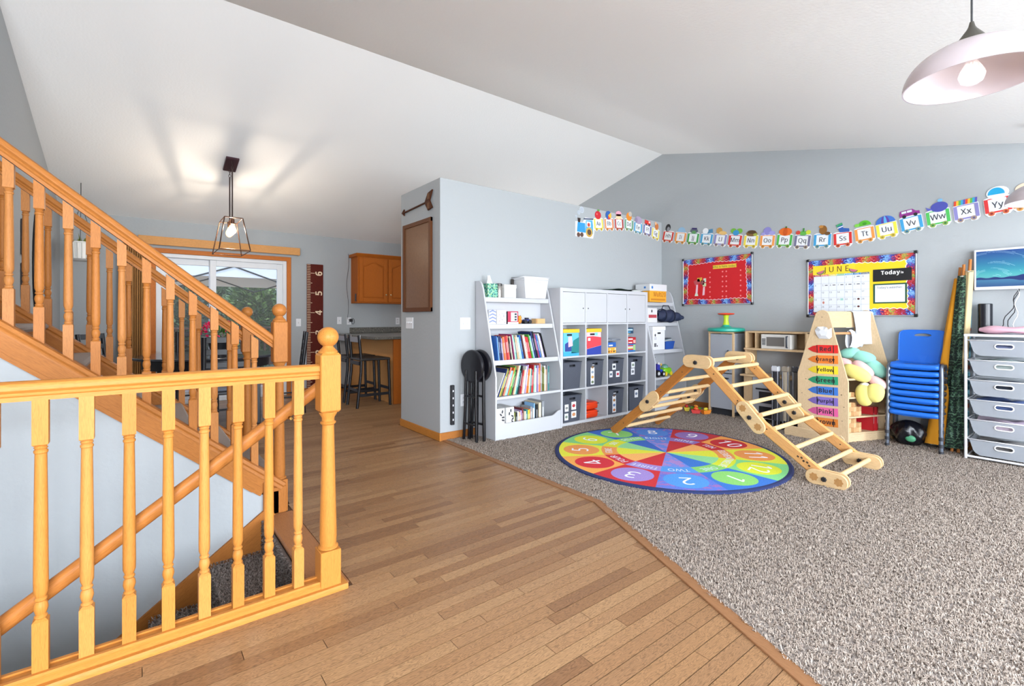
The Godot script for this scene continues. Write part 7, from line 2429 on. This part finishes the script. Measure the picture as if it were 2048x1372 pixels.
func crayon_shelf() -> void:
	# A-shaped plywood ends; the near one carries the crayon colour cards
	var xn := 5.14
	var xf := 5.655
	var zc := -1.785
	var dz := 0.20
	var ply := Color(0.83, 0.725, 0.58)
	var o := thing("crayon_shelf", "birch plywood dress-up shelf with A-shaped ends and crayon colour cards", "shelf", Vector3(xn, 0, zc))
	var prof := PackedVector2Array([Vector2(-0.215, 0.0), Vector2(0.215, 0.0), Vector2(0.215, 0.56)])
	for i in 9:
		var a := lerpf(0.30, PI - 0.30, i / 8.0)
		prof.append(Vector2(cos(a) * 0.062, 1.165 + sin(a) * 0.062))
	prof.append(Vector2(-0.215, 0.62))
	for k in 2:
		var g := G.new()
		g.at(Vector3([0.0, xf - xn][k], 0, [0.0, dz][k]), ZY)
		g.prism(prof, -0.009, 0.009, 0.003)
		part(o, "end_panel", g, birch(ply, 1))
	var slab := func(called: String, z0: float, z1: float, y0: float, y1: float, tone: Color) -> void:
		var g := G.new()
		g.at(Vector3.ZERO, Basis(Vector3(1, 0, 0), Vector3(0, 0, 1), Vector3(0, -1, 0)))
		var x := xf - xn
		g.prism(PackedVector2Array([Vector2(0.009, z0), Vector2(x - 0.009, z0 + dz), Vector2(x - 0.009, z1 + dz), Vector2(0.009, z1)]), -y0, -y1, 0.002)
		part(o, called, g, birch(tone, 0))
	slab.call("top_board", 0.010, 0.028, 1.06, 1.215, ply)
	slab.call("shelf", -0.18, 0.205, 0.575, 0.592, ply)
	slab.call("shelf", -0.20, 0.205, 0.405, 0.420, ply)
	slab.call("shelf", -0.20, 0.205, 0.225, 0.240, ply)
	slab.call("shelf", -0.20, 0.205, 0.075, 0.090, ply)
	slab.call("kick_board", 0.19, 0.206, 0.0, 0.075, ply)
	slab.call("back_board", -0.205, -0.195, 0.09, 0.575, ply)
	part(o, "hanging_rail", G.new().cyl(Vector3(0.0, 1.005, 0.04), Vector3(xf - xn, 1.005, 0.04 + dz), 0.012, 12), wood(Color(0.80, 0.60, 0.42), 0, 0.5))
	var fb := G.new()
	fb.at(Vector3(-0.11, 0, 0), ZY)
	fb.prism(pts([-0.29, 0.0, 0.20, 0.0, 0.215, 0.02, 0.215, 0.06, 0.19, 0.085, -0.20, 0.10, -0.26, 0.098, -0.285, 0.08, -0.295, 0.05]), -0.008, 0.008, 0.003)
	part(o, "base_foot", fb, birch(ply, 2))
	part(o, "base_plate", G.new().mm(Vector3(-0.103, 0.004, -0.24), Vector3(-0.009, 0.02, 0.19), 0.002), birch(ply, 2))
	for s in [[0.0, 1.16], [-0.175, 0.42], [-0.175, 0.28], [0.16, 0.44], [0.18, 0.33], [0.165, 0.20], [-0.14, 0.56]]:
		var g := G.new()
		g.at(Vector3(-0.0092, s[1], s[0]), ZY)
		g.prism(disc(Vector2.ZERO, 0.005, -1, 10), 0, 0.0012)
		part(o, "screw", g, hx("8a7a66", 0.4, 0.5))
	# ---- crayon cards
	var cr := [["Red", "d2241f"], ["Orange", "e07a2a"], ["Yellow", "ead02a"], ["Green", "22936a"], ["Blue", "3a72c4"], ["Purple", "7a66b4"], ["Pink", "d45a94"], ["Brown", "c8742a"]]
	for i in cr.size():
		var k := Color(cr[i][1])
		var c := thing("crayon_card", "%s crayon colour card on the plywood shelf end" % cr[i][0].to_lower(), "crayon card", Vector3(xn - 0.0105, 0.857 - 0.0985 * i, zc + 0.005), WR, "crayon colour cards")
		c.rotation.z = 0.03
		var g := G.new()
		var L := 0.128
		g.tint(k).prism(pts([-L + 0.075, -0.038, L, -0.038, L, 0.038, -L + 0.075, 0.038]), 0, 0.0012)
		g.tint(k.darkened(0.12)).prism(pts([-L, 0.0, -L + 0.045, -0.028, -L + 0.075, -0.034, -L + 0.075, 0.034, -L + 0.045, 0.028]), 0, 0.0012)
		part(c, "crayon", g, tinted(0.6))
		for x in [-L + 0.082, L - 0.037]:
			part(c, "band", G.new().box(Vector3(x, 0, 0.0014), Vector3(0.007, 0.072, 0.0008)), hx("1e1a1c", 0.6))
		text(c, "lettering", cr[i][0], 0.056 if cr[i][0].length() < 6 else 0.046, hx("241c22", 0.6), Transform3D(Basis.IDENTITY, Vector3(0.022, 0.0, 0.0014)), 0.0008, "Droid Sans", 700)
	# ---- folded paper on the panel, towels over the rail
	o = thing("folded_paper", "crumpled white paper taped above the crayon cards", "paper", Vector3(xn - 0.010, 1.015, zc + 0.015), WR)
	var g := G.new()
	var ring := [Vector2(-0.075, 0.02), Vector2(-0.05, 0.052), Vector2(0.0, 0.056), Vector2(0.028, 0.05), Vector2(0.04, 0.025), Vector2(0.07, 0.045), Vector2(0.068, -0.04), Vector2(0.05, -0.06), Vector2(-0.04, -0.06), Vector2(-0.06, -0.02)]
	for i in ring.size():
		var a: Vector2 = ring[i]
		var b: Vector2 = ring[(i + 1) % ring.size()]
		g.quad(Vector3(a.x, a.y, 0.002 + 0.01 * (i % 2)), Vector3(b.x, b.y, 0.002 + 0.01 * ((i + 1) % 2)), Vector3(b.x * 0.45, b.y * 0.5, 0.016), Vector3(a.x * 0.45, a.y * 0.5, 0.016))
	var fan := PackedVector2Array()
	for q in ring:
		fan.append(q * Vector2(0.45, 0.5))
	g.prism(fan, 0.014, 0.016)
	part(o, "sheet", g, hx("d6d8dc", 0.8))
	var tw := hx("d9dbe0", 0.95)
	o = thing("white_towel", "white towel draped over the plywood top board", "towel", Vector3(5.55, 1.205, zc + 0.178))
	g = G.new()
	g.grid(10, 22, func(u: float, v: float) -> Vector3:
		var s := (v - 0.35) * 0.52          # distance over the board: behind it below 0, in front above
		var fold := 0.010 * sin(u * 11.0 + v * 3.0) * clampf(absf(s) * 6.0, 0, 1)
		var x := (u - 0.5) * (0.24 + 0.10 * maxf(0.0, s)) + 0.10 * maxf(0.0, s)
		return Vector3(x, -maxf(0.0, absf(s) - 0.02) - 0.0 + 0.012, (0.026 if s > 0 else -0.026) * clampf(absf(s) / 0.02, 0, 1) + fold + 0.06 * maxf(0, s) + x * 0.39), 0.004)
	part(o, "cloth", g, tw)
	o = thing("white_cloth", "small white cloth hanging in a loop from the wooden rail", "cloth", Vector3(5.46, 1.0, zc + 0.165))
	g = G.new()
	g.grid(12, 14, func(u: float, v: float) -> Vector3:
		var a := v * TAU
		return Vector3((u - 0.5) * (0.15 + 0.05 * maxf(0.0, -cos(a))), 0.018 + cos(a) * 0.085 - 0.07 + 0.008 * sin(u * 9.0), sin(a) * 0.028 + (u - 0.5) * 0.05))
	part(o, "cloth", g, tw)
	# ---- flower pillows resting on the shelf
	var soft := func(k: String) -> StandardMaterial3D:
		var m := StandardMaterial3D.new()
		m.albedo_color = Color(k)
		m.roughness = 0.95
		m.rim_enabled = true
		m.rim = 0.4
		return m
	var fl := [["mint green flower pillow at the back of the shelf pile", "8fcfbe", [[1700, 706, 0.085, 0.05, 0.2], [1727, 714, 0.10, 0.055, -0.25], [1753, 737, 0.10, 0.058, -0.8]], 5.44], ["pale pink flower pillow between the mint and yellow ones", "e6b4b0", [[1690, 727, 0.07, 0.048, -0.4], [1726, 738, 0.10, 0.052, -0.7], [1755, 765, 0.085, 0.045, -0.55]], 5.36], ["pale yellow flower pillow hanging over the shelf edge", "e4d97c", [[1713, 746, 0.12, 0.062, -0.45], [1728, 790, 0.065, 0.10, 0.12], [1750, 786, 0.07, 0.085, -0.2]], 5.26]]
	for f in fl:
		var mid := Vector3.ZERO
		var at := []
		for p in f[2]:
			var q := on_x(p[0], p[1], f[3])
			at.append(q)
			mid += q / 3.0
		o = thing("flower_pillow", f[0], "pillow", mid)
		var pm: StandardMaterial3D = soft.call(f[1])
		for i in 3:
			var p: Array = f[2][i]
			g = G.new()
			g.at(at[i] - mid, ZY * Basis(Vector3(0, 0, 1), p[4]))
			g.sphere(Vector3.ZERO, Vector3(p[2], p[3], 0.05), 22, 14, 0.85)
			part(o, "petal", g, pm)
		part(o, "centre", G.new().sphere(Vector3(0.02, -0.01, -0.01), Vector3(0.05, 0.05, 0.05), 14, 10), hx("efe8d8", 0.95))
	# ---- wooden blocks and red books on the shelves
	var bw := [wood(Color(0.88, 0.74, 0.56), 0, 0.55, 18, 3), wood(Color(0.80, 0.64, 0.46), 1, 0.55, 18, 3)]
	var n := 0
	for sh in [0.2402, 0.0902, 0.4202]:
		for r in 3:
			for c in (3 if sh < 0.4 else 2):
				if r == 2 and c == 2 or sh > 0.4 and r > 0:
					continue
				var b := G.new().mm(Vector3(-0.028, 0, -0.028), Vector3(0.028, 0.042, 0.028), 0.002)
				solo("wooden_block", ["plain beech toy block stacked on the crayon shelf's middle board", "plain beech toy block stacked on the crayon shelf's lowest board", "plain beech toy block on the crayon shelf's upper board"][[0.2402, 0.0902, 0.4202].find(sh)], "block", Vector3(xn + 0.062 + 0.06 * c, sh + 0.0425 * r, zc + 0.155 + 0.38 * (0.062 + 0.06 * c) + 0.0), b, bw[n % 2], "wooden blocks on the crayon shelf", 0.0)
				n += 1
	for k in 2:
		var bx := 5.47 + 0.045 * k
		book("red_binder", ["b3141e", "bright red"], 0.22, 0.14, 0.035, Vector3(bx, 0.0905, zc + 0.19 + 0.38 * (bx - xn)), 0.0, ["binder on the crayon shelf, nearer the wooden blocks", "binder on the crayon shelf, nearer the blue chairs"][k], "red binders")

func build_right() -> void:
	# ---- stack of eight blue school chairs, facing -x
	var zc := -1.147
	var blue := hx("1f68cc", 0.35)
	var steel := hx("6d7480", 0.35, 0.6)
	var first: Node3D
	for k in 8:
		var y := 0.335 + 0.0585 * k
		var p := Vector3(5.36 + 0.003 * k, y - 0.335, zc)
		if k == 0:
			first = thing("school_chair", "blue plastic school chair at the bottom of the stack", "chair", p, WR, "stacked blue school chairs")
			seat_shell(first, blue, steel)
		else:
			var lab: String = "topmost blue plastic school chair of the stack, its whole backrest showing" if k == 7 else "blue plastic school chair number %s up from the bottom of the stack" % ["", "two", "three", "four", "five", "six", "seven"][k]
			again(first, "school_chair", lab, p, WR)
	# ---- black bag under the stack
	var o := thing("black_bag", "crumpled black plastic bag on the floor behind the chair stack legs", "bag", Vector3(5.50, 0, -1.215))
	var g := G.new()
	g.grid(26, 16, func(u: float, v: float) -> Vector3:
		var a := u * TAU
		var th := v * PI
		var r := 0.125 * (1.0 + 0.12 * sin(a * 5.0 + v * 7.0) + 0.08 * sin(a * 11.0 - v * 13.0))
		return Vector3(cos(a) * sin(th) * r * 0.8, 0.115 - cos(th) * 0.115, sin(a) * sin(th) * r))
	part(o, "bag", g, hx("15151b", 0.25))
	part(o, "green_print", G.new().sphere(Vector3(-0.085, 0.08, 0.03), Vector3(0.015, 0.03, 0.04), 10, 8), hx("4f9a72", 0.5))
	plate(Vector3(XA, 0.86, -0.985), WR, 1, "white outlet plate on the wall behind the blue chair stack", false)
	carton("flat_carton", "white flat carton standing on the floor behind the chair legs", "carton", Vector3(5.66, 0, -1.05), Vector3(0.03, 0.16, 0.10), hx("b9bcc2", 0.7))
	carton("amber_board", "amber wooden board propped on the floor behind the chair legs", "board", Vector3(5.68, 0, -1.30), Vector3(0.018, 0.10, 0.22), wood(Color(0.76, 0.50, 0.20), 2, 0.5))
	# ---- leaning fabrics on wooden rods
	var cloth := func(called: String, label: String, top: Vector3, foot: Vector3, w0: float, w1: float, m: Material, waves: float) -> void:
		var t := thing(called, label, "fabric", foot, 0.0, "leaning fabric rolls")
		var d := top - foot
		var gg := G.new()
		gg.grid(20, 14, func(u: float, v: float) -> Vector3:
			var w := lerpf(w1, w0, v)
			var a := u * TAU
			var fold := 1.0 + 0.22 * sin(a * waves + v * 2.0)
			return d * (0.03 + 0.93 * v) + Vector3(cos(a) * w * 0.4 * fold, 0, sin(a) * w * 0.5 * fold))
		part(t, "cloth", gg, m)
		part(t, "rod", G.new().cyl(Vector3.ZERO, d * 1.02, 0.011, 8), wood(Color(0.72, 0.46, 0.24), 1, 0.5))
		part(t, "tie", G.new().tube([d * 0.955 + Vector3(-0.03, 0, 0), d * 0.955 + Vector3(0, 0, 0.03), d * 0.955 + Vector3(0.03, 0, 0), d * 0.955 + Vector3(0, 0, -0.03)], 0.008, 6, true), hx("c9c2b4", 0.9))
	var flor := StandardMaterial3D.new()
	flor.albedo_texture = ramp_texture(noise_image(256, 0.045, 91, 3, FastNoiseLite.TYPE_CELLULAR), [Color("080c10"), Color("10241e"), Color("0a1412"), Color("2f5a3c"), Color("7a9478"), Color("122a40")], 1.5)
	flor.uv1_triplanar = true
	flor.uv1_scale = Vector3.ONE * 4.5
	flor.roughness = 0.9
	var bluep := StandardMaterial3D.new()
	bluep.albedo_texture = ramp_texture(noise_image(128, 0.03, 92, 2), [Color("2f6a80"), Color("7ab8cc"), Color("8cc4d4"), Color("88c0d2"), Color("b86a5a")], 1.5)
	bluep.uv1_triplanar = true
	bluep.uv1_scale = Vector3.ONE * 3.0
	bluep.roughness = 0.9
	cloth.call("mustard_fabric", "mustard yellow fabric bundle tied to a rod, leaning in the corner by the chairs", Vector3(5.64, 1.56, -0.895), Vector3(5.56, 0, -1.005), 0.06, 0.21, hx("d8921c", 0.9), 5.0)
	cloth.call("floral_fabric", "dark green floral fabric bundle leaning next to the mustard one", Vector3(5.60, 1.58, -0.865), Vector3(5.50, 0, -0.925), 0.06, 0.13, flor, 4.0)
	cloth.call("cream_fabric", "cream fabric roll leaning between the floral bundle and the cart", Vector3(5.60, 1.62, -0.825), Vector3(5.50, 0, -0.885), 0.045, 0.045, hx("cbb68a", 0.9), 4.0)
	cloth.call("blue_fabric", "light blue patterned fabric roll leaning behind the drawer cart", Vector3(5.655, 1.38, -0.845), Vector3(5.645, 0, -0.865), 0.045, 0.05, bluep, 3.0)
	# ---- wire drawer cart
	var x := 5.335
	var z0 := -0.812
	var z1 := -0.37
	o = thing("drawer_cart", "white wire frame cart with six mesh drawers beside the fabrics", "drawer cart", Vector3(x, 0, (z0 + z1) / 2), WR)
	var w := (z1 - z0) / 2
	var dp := 0.33
	var wm := hx("d8dae0", 0.35)
	for s in [-1, 1]:
		part(o, "frame_post", G.new().cyl(Vector3(s * w, 0.0, -0.0), Vector3(s * w, 1.005, 0.0), 0.010, 10), wm)
		part(o, "frame_post", G.new().cyl(Vector3(s * w, 0.0, -dp), Vector3(s * w, 1.005, -dp), 0.010, 10), wm)
		for y in [0.03, 0.172, 0.332, 0.492, 0.652, 0.812, 0.972]:
			part(o, "runner", G.new().cyl(Vector3(s * (w - 0.006), y, 0.0), Vector3(s * (w - 0.006), y, -dp), 0.006, 6), wm)
	part(o, "bottom_rail", G.new().cyl(Vector3(-w, 0.03, 0.0), Vector3(w, 0.03, 0.0), 0.009, 8), wm)
	part(o, "top_shelf", G.new().mm(Vector3(-w - 0.012, 1.003, -dp - 0.012), Vector3(w + 0.012, 1.022, 0.014), 0.004), wm)
	var fills := ["9aa3c8", "c8d4d0", "3c4250", "5a6ea0", "d0bccc", "8d8a88"]
	for i in 6:
		var y: float = [0.972, 0.812, 0.652, 0.492, 0.332, 0.172][i]
		var dm := StandardMaterial3D.new()
		dm.albedo_color = Color(0.66, 0.68, 0.71, 0.62)
		dm.transparency = BaseMaterial3D.TRANSPARENCY_ALPHA
		dm.roughness = 0.35
		g = G.new()
		# drawer shell: front outline narrows and rounds to its foot
		var out := PackedVector2Array([Vector2(-w + 0.022, 0.0), Vector2(-w + 0.045, -0.085), Vector2(-w + 0.06, -0.108), Vector2(-w + 0.085, -0.122), Vector2(w - 0.085, -0.122), Vector2(w - 0.06, -0.108), Vector2(w - 0.045, -0.085), Vector2(w - 0.022, 0.0)])
		for q in out.size() - 1:
			var a := out[q]
			var b := out[q + 1]
			g.quad(Vector3(a.x, y + a.y, 0.006), Vector3(b.x, y + b.y, 0.006), Vector3(b.x, y + b.y, -dp + 0.02), Vector3(a.x, y + a.y, -dp + 0.02))
		var hole := stadium(Vector2(-0.035, -0.045), Vector2(0.035, -0.045), 0.015, 8)
		var cut := Geometry2D.clip_polygons(rect2(-0.06, -0.123, 0.06, 0.0), hole)
		for side in [-1, 1]:
			# the front is two halves round the hand hole
			var half := PackedVector2Array()
			for q in out:
				if q.x * side > 0:
					half.append(Vector2(q.x, q.y + y))
			var edge := [Vector2(0, -0.122 + y)]
			var top := [Vector2(0, y)]
			var arc := []
			for h in range(0, 9):
				var a := -PI / 2 + PI * h / 8.0
				arc.append(Vector2(side * (0.035 + cos(a) * 0.015), y - 0.045 + sin(a) * 0.015))
			var poly := PackedVector2Array()
			if side > 0:
				poly.append_array(half)                        # foot to top on the right
				poly.append(top[0]); poly.append(Vector2(0, y - 0.030))
				arc.reverse()
				for q in arc: poly.append(q)
				poly.append(Vector2(0, y - 0.060)); poly.append(edge[0])
			else:
				poly.append_array(half)                        # top to foot on the left
				poly.append(edge[0]); poly.append(Vector2(0, y - 0.060))
				for q in arc: poly.append(q)
				poly.append(Vector2(0, y - 0.030)); poly.append(top[0])
			g.prism(poly, 0.004, 0.008)
		var dr := part(o, "drawer", g, dm)
		part(dr, "drawer_rim", G.new().tube([Vector3(-w + 0.016, y, 0.008), Vector3(w - 0.016, y, 0.008), Vector3(w - 0.016, y, -dp + 0.02), Vector3(-w + 0.016, y, -dp + 0.02)], 0.005, 6, true), wm)
		var hr := []
		for q in stadium(Vector2(-0.035, y - 0.045), Vector2(0.035, y - 0.045), 0.017, 8):
			hr.append(Vector3(q.x, q.y, 0.009))
		part(dr, "handle_rim", G.new().tube(hr, 0.005, 6, true), hx("e4e6ea", 0.35))
		g = G.new()
		g.grid(14, 10, func(u: float, v: float) -> Vector3:
			var lift := 0.020 * sin(u * 7.0 + i * 2.0) * sin(v * 5.0 + i) + (0.0 if i in [0, 2, 5] else 0.018)
			return Vector3((u - 0.5) * (2 * w - 0.10), y - 0.028 + lift, -0.03 - v * (dp - 0.08)), 0.006)
		part(dr, "folded_clothes", g, hx(fills[i], 0.95))
		part(dr, "clothes_pile", G.new().sphere(Vector3(0, y - 0.075, -dp / 2), Vector3(w - 0.09, 0.042, dp / 2 - 0.045), 16, 8, 0.5), hx(fills[i], 0.95))
	# ---- on the cart: pink cloth, black speaker, cables
	o = thing("pink_blanket", "folded pale pink blanket on top of the drawer cart", "blanket", Vector3(x + 0.13, 1.0225, -0.575))
	g = G.new()
	g.grid(22, 14, func(u: float, v: float) -> Vector3:
		var a := v * TAU
		var e := pow(sin(clampf(u, 0.03, 0.97) * PI), 0.3)
		return Vector3(cos(a) * 0.11 * e, 0.034 + sin(a) * 0.032 * e * (1.0 + 0.25 * sin(u * 9.0)), (u - 0.5) * 0.34))
	part(o, "cloth", g, hx("dcaebc", 0.95))
	o = thing("black_speaker", "black cylindrical speaker standing at the back of the drawer cart", "speaker", Vector3(x + 0.285, 1.0225, -0.735))
	part(o, "body", G.new().lathe([Vector2(0, 0), Vector2(0.043, 0), Vector2(0.046, 0.004), Vector2(0.046, 0.246), Vector2(0.042, 0.25), Vector2(0, 0.25)], 28), hx("15171f", 0.25))
	o = thing("cable_bundle", "black and white cables hanging under the wall screen", "cables", Vector3(5.66, 1.02, -0.55))
	for q in 3:
		var c := []
		for i in 12:
			var f := i / 11.0
			c.append(Vector3(-0.02 * sin(f * PI), 0.01 + 0.37 * f, (0.12 - 0.05 * q) * pow(1.0 - f, 1.6) * -1.0 + 0.012 * sin(f * 14.0 + q)))
		part(o, "cable", G.new().tube(c, 0.0032, 6), hx(["15161a", "1e1f25", "d5d6da"][q], 0.5))
	# ---- wall screen with a night sky picture
	var sw := 0.60
	var sh := 0.342
	o = thing("wall_screen", "white framed monitor on the wall showing a starry lake", "monitor", Vector3(5.665, 1.56, -0.812 + sw / 2 + 0.004), WR)
	part(o, "housing", G.new().mm(Vector3(-sw / 2, -sh / 2, -0.035), Vector3(sw / 2, sh / 2, 0.03), 0.006), hx("d9dbe2", 0.35))
	part(o, "bracket", G.new().mm(Vector3(-0.05, -0.05, -0.038), Vector3(0.05, 0.05, -0.03)), hx("3a3b40", 0.5))
	var im := Image.create(480, 260, false, Image.FORMAT_RGB8)
	var nz := noise_image(256, 0.02, 33, 4)
	for yy in 260:
		for xx in 480:
			var u := xx / 480.0
			var v := yy / 260.0
			var c := Color("1d3f78").lerp(Color("2f8a92"), clampf(v * 1.5, 0, 1)).lerp(Color("5a4a9c"), clampf((u - 0.62) * 1.3, 0, 1) * (1.0 - v))
			c = c.lerp(Color("7a9a96"), clampf((v - 0.5) * 2.2, 0, 1) * 0.7)
			var q := Vector2(u * 1.85 - 0.30, v - 1.05)
			var ring := q.length() * 34.0
			var seg := nz.get_pixel(int(ring) * 7 % 256, int((q.angle() + 4.0) * 30.0) % 256).r
			if v < 0.7 and absf(ring - floorf(ring) - 0.5) < 0.10 and seg > 0.60:
				c = c.lerp(Color("cfe4e6"), 0.6)
			var hill := 0.745 - 0.012 * sin(u * 40.0) - 0.055 * exp(-pow((u - 0.47) / 0.07, 2.0)) - 0.02 * clampf(u - 0.5, 0, 1)
			if v > hill and v < 0.80 + 0.05 * exp(-pow((u - 0.47) / 0.07, 2.0)):
				c = Color("16285c")
			elif v > 0.78:
				c = Color("3a6a86").lerp(Color("24406c"), (v - 0.78) * 4.0)
			im.set_pixel(xx, yy, c)
	var scr := textured(im, 0.3)
	scr.emission_enabled = true
	scr.emission_texture = scr.albedo_texture
	scr.emission_energy_multiplier = 0.35
	part(o, "screen", sheet(Vector3(0, 0.004, 0.0308), sw - 0.032, sh - 0.042), scr)

func seat_shell(o: Node3D, blue: Material, steel: Material) -> void:
	# local +z is the front; seat top at 0.335
	var g := G.new()
	g.grid(18, 18, func(u: float, v: float) -> Vector3:
		var x := (u - 0.5) * 0.335
		var z := 0.05 - v * 0.30
		var e := pow(absf(u - 0.5) * 2.0, 4.0) * 0.010
		var y := 0.335 + e - 0.016 * sin(v * PI) * (1.0 - pow(absf(u - 0.5) * 2.0, 2.0))
		if v < 0.16:
			y -= 0.042 * pow(1.0 - v / 0.16, 2.0)
			z -= 0.012 * pow(1.0 - v / 0.16, 2.0)
		return Vector3(x, y, z), 0.006)
	part(o, "seat", g, blue)
	g = G.new()
	g.at(Vector3(0, 0.318, 0.036), Basis(Vector3(0, 0, 1), PI / 2))
	g.lathe([Vector2(0, -0.168), Vector2(0.014, -0.166), Vector2(0.020, -0.158), Vector2(0.021, -0.14), Vector2(0.021, 0.14), Vector2(0.020, 0.158), Vector2(0.014, 0.166), Vector2(0, 0.168)], 14, 0.7)
	part(o, "front_lip", g, blue)
	# backrest with an oval hand hole, bent a little round the sitter
	var back := func(u: float, v: float) -> Vector3:
		var x := (u - 0.5) * 0.335
		return Vector3(x, 0.405 + v * 0.225, -0.245 - 0.032 * v + 0.022 * pow(absf(u - 0.5) * 2.0, 2.0))
	g = G.new()
	var nu := 28
	var nv := 20
	for j in nv:
		for i in nu:
			var u := (i + 0.5) / nu
			var v := (j + 0.5) / nv
			if pow((u - 0.5) / 0.19, 2.0) + pow((v - 0.80) / 0.085, 2.0) < 1.0:
				continue
			var cu := maxf(0.0, absf(u - 0.5) - 0.36) / 0.14
			var cv := maxf(0.0, v - 0.80) / 0.20
			if cu * cu + cv * cv > 1.0:
				continue
			for d in [0.0, 0.007]:
				var off := Vector3(0, 0, d)
				var q: Array = [back.call(float(i) / nu, float(j) / nv), back.call(float(i + 1) / nu, float(j) / nv), back.call(float(i + 1) / nu, float(j + 1) / nv), back.call(float(i) / nu, float(j + 1) / nv)]
				g.quad(q[0] + off, q[1] + off, q[2] + off, q[3] + off, Vector3(0, 0, 1.0 if d > 0 else -1.0))
	part(o, "backrest", g, blue)
	var rim := []
	for i in 25:
		var a := lerpf(0.0, PI, i / 24.0)
		var u := 0.5 + 0.5 * signf(cos(a)) * pow(absf(cos(a)), 0.35)
		var v := 0.70 + 0.30 * pow(maxf(0.0, sin(a)), 0.5)
		rim.append(back.call(u, v) + Vector3(0, 0, 0.0035))
	rim.push_front(back.call(1.0, 0.0) + Vector3(0, 0, 0.0035))
	rim.append(back.call(0.0, 0.0) + Vector3(0, 0, 0.0035))
	part(o, "backrest_rim", G.new().tube(rim, 0.0055, 6), blue)
	var hl := []
	for i in 24:
		var a := TAU * i / 24
		hl.append(back.call(0.5 + 0.195 * cos(a), 0.80 + 0.092 * sin(a)) + Vector3(0, 0, 0.0035))
	part(o, "hand_hole_rim", G.new().tube(hl, 0.0055, 6, true), blue)
	part(o, "lower_back", G.new().grid(10, 4, func(u: float, v: float) -> Vector3: return Vector3((u - 0.5) * 0.26, 0.335 + v * 0.08, -0.236 - 0.010 * v), 0.005), blue)
	for s in [-1, 1]:
		var x: float = 0.183 * s
		part(o, "front_leg", G.new().tube([Vector3(x * 1.01, 0.0, 0.035), Vector3(x, 0.24, 0.028), Vector3(x * 0.985, 0.312, 0.022), Vector3(x * 0.97, 0.33, 0.0), Vector3(x * 0.96, 0.332, -0.05)], 0.0155, 8), steel)
		part(o, "back_leg", G.new().tube([Vector3(x * 0.96, 0.33, -0.05), Vector3(x * 0.95, 0.325, -0.15), Vector3(x * 0.97, 0.26, -0.19), Vector3(x, 0.0, -0.235)], 0.0135, 8), steel)
		part(o, "back_upright", G.new().tube([Vector3(x * 0.95, 0.325, -0.17), Vector3(x * 0.93, 0.36, -0.235), Vector3(x * 0.90, 0.55, -0.262)], 0.0115, 8), steel)
		part(o, "leg_sleeve", G.new().cyl(Vector3(x * 1.01, 0.0, 0.035), Vector3(x * 1.008, 0.03, 0.0345), 0.0185, 8), hx("2a2c33", 0.6))
	part(o, "cross_bar", G.new().cyl(Vector3(-0.175, 0.322, -0.12), Vector3(0.175, 0.322, -0.12), 0.009, 8), steel)

func _ready() -> void:
	view_and_light()
	build_shell()
	build_floor()
	build_stairs()
	build_dining()
	build_outside()
	build_lamps()
	build_shelves()
	build_wall_things()
	build_play()
	build_right()
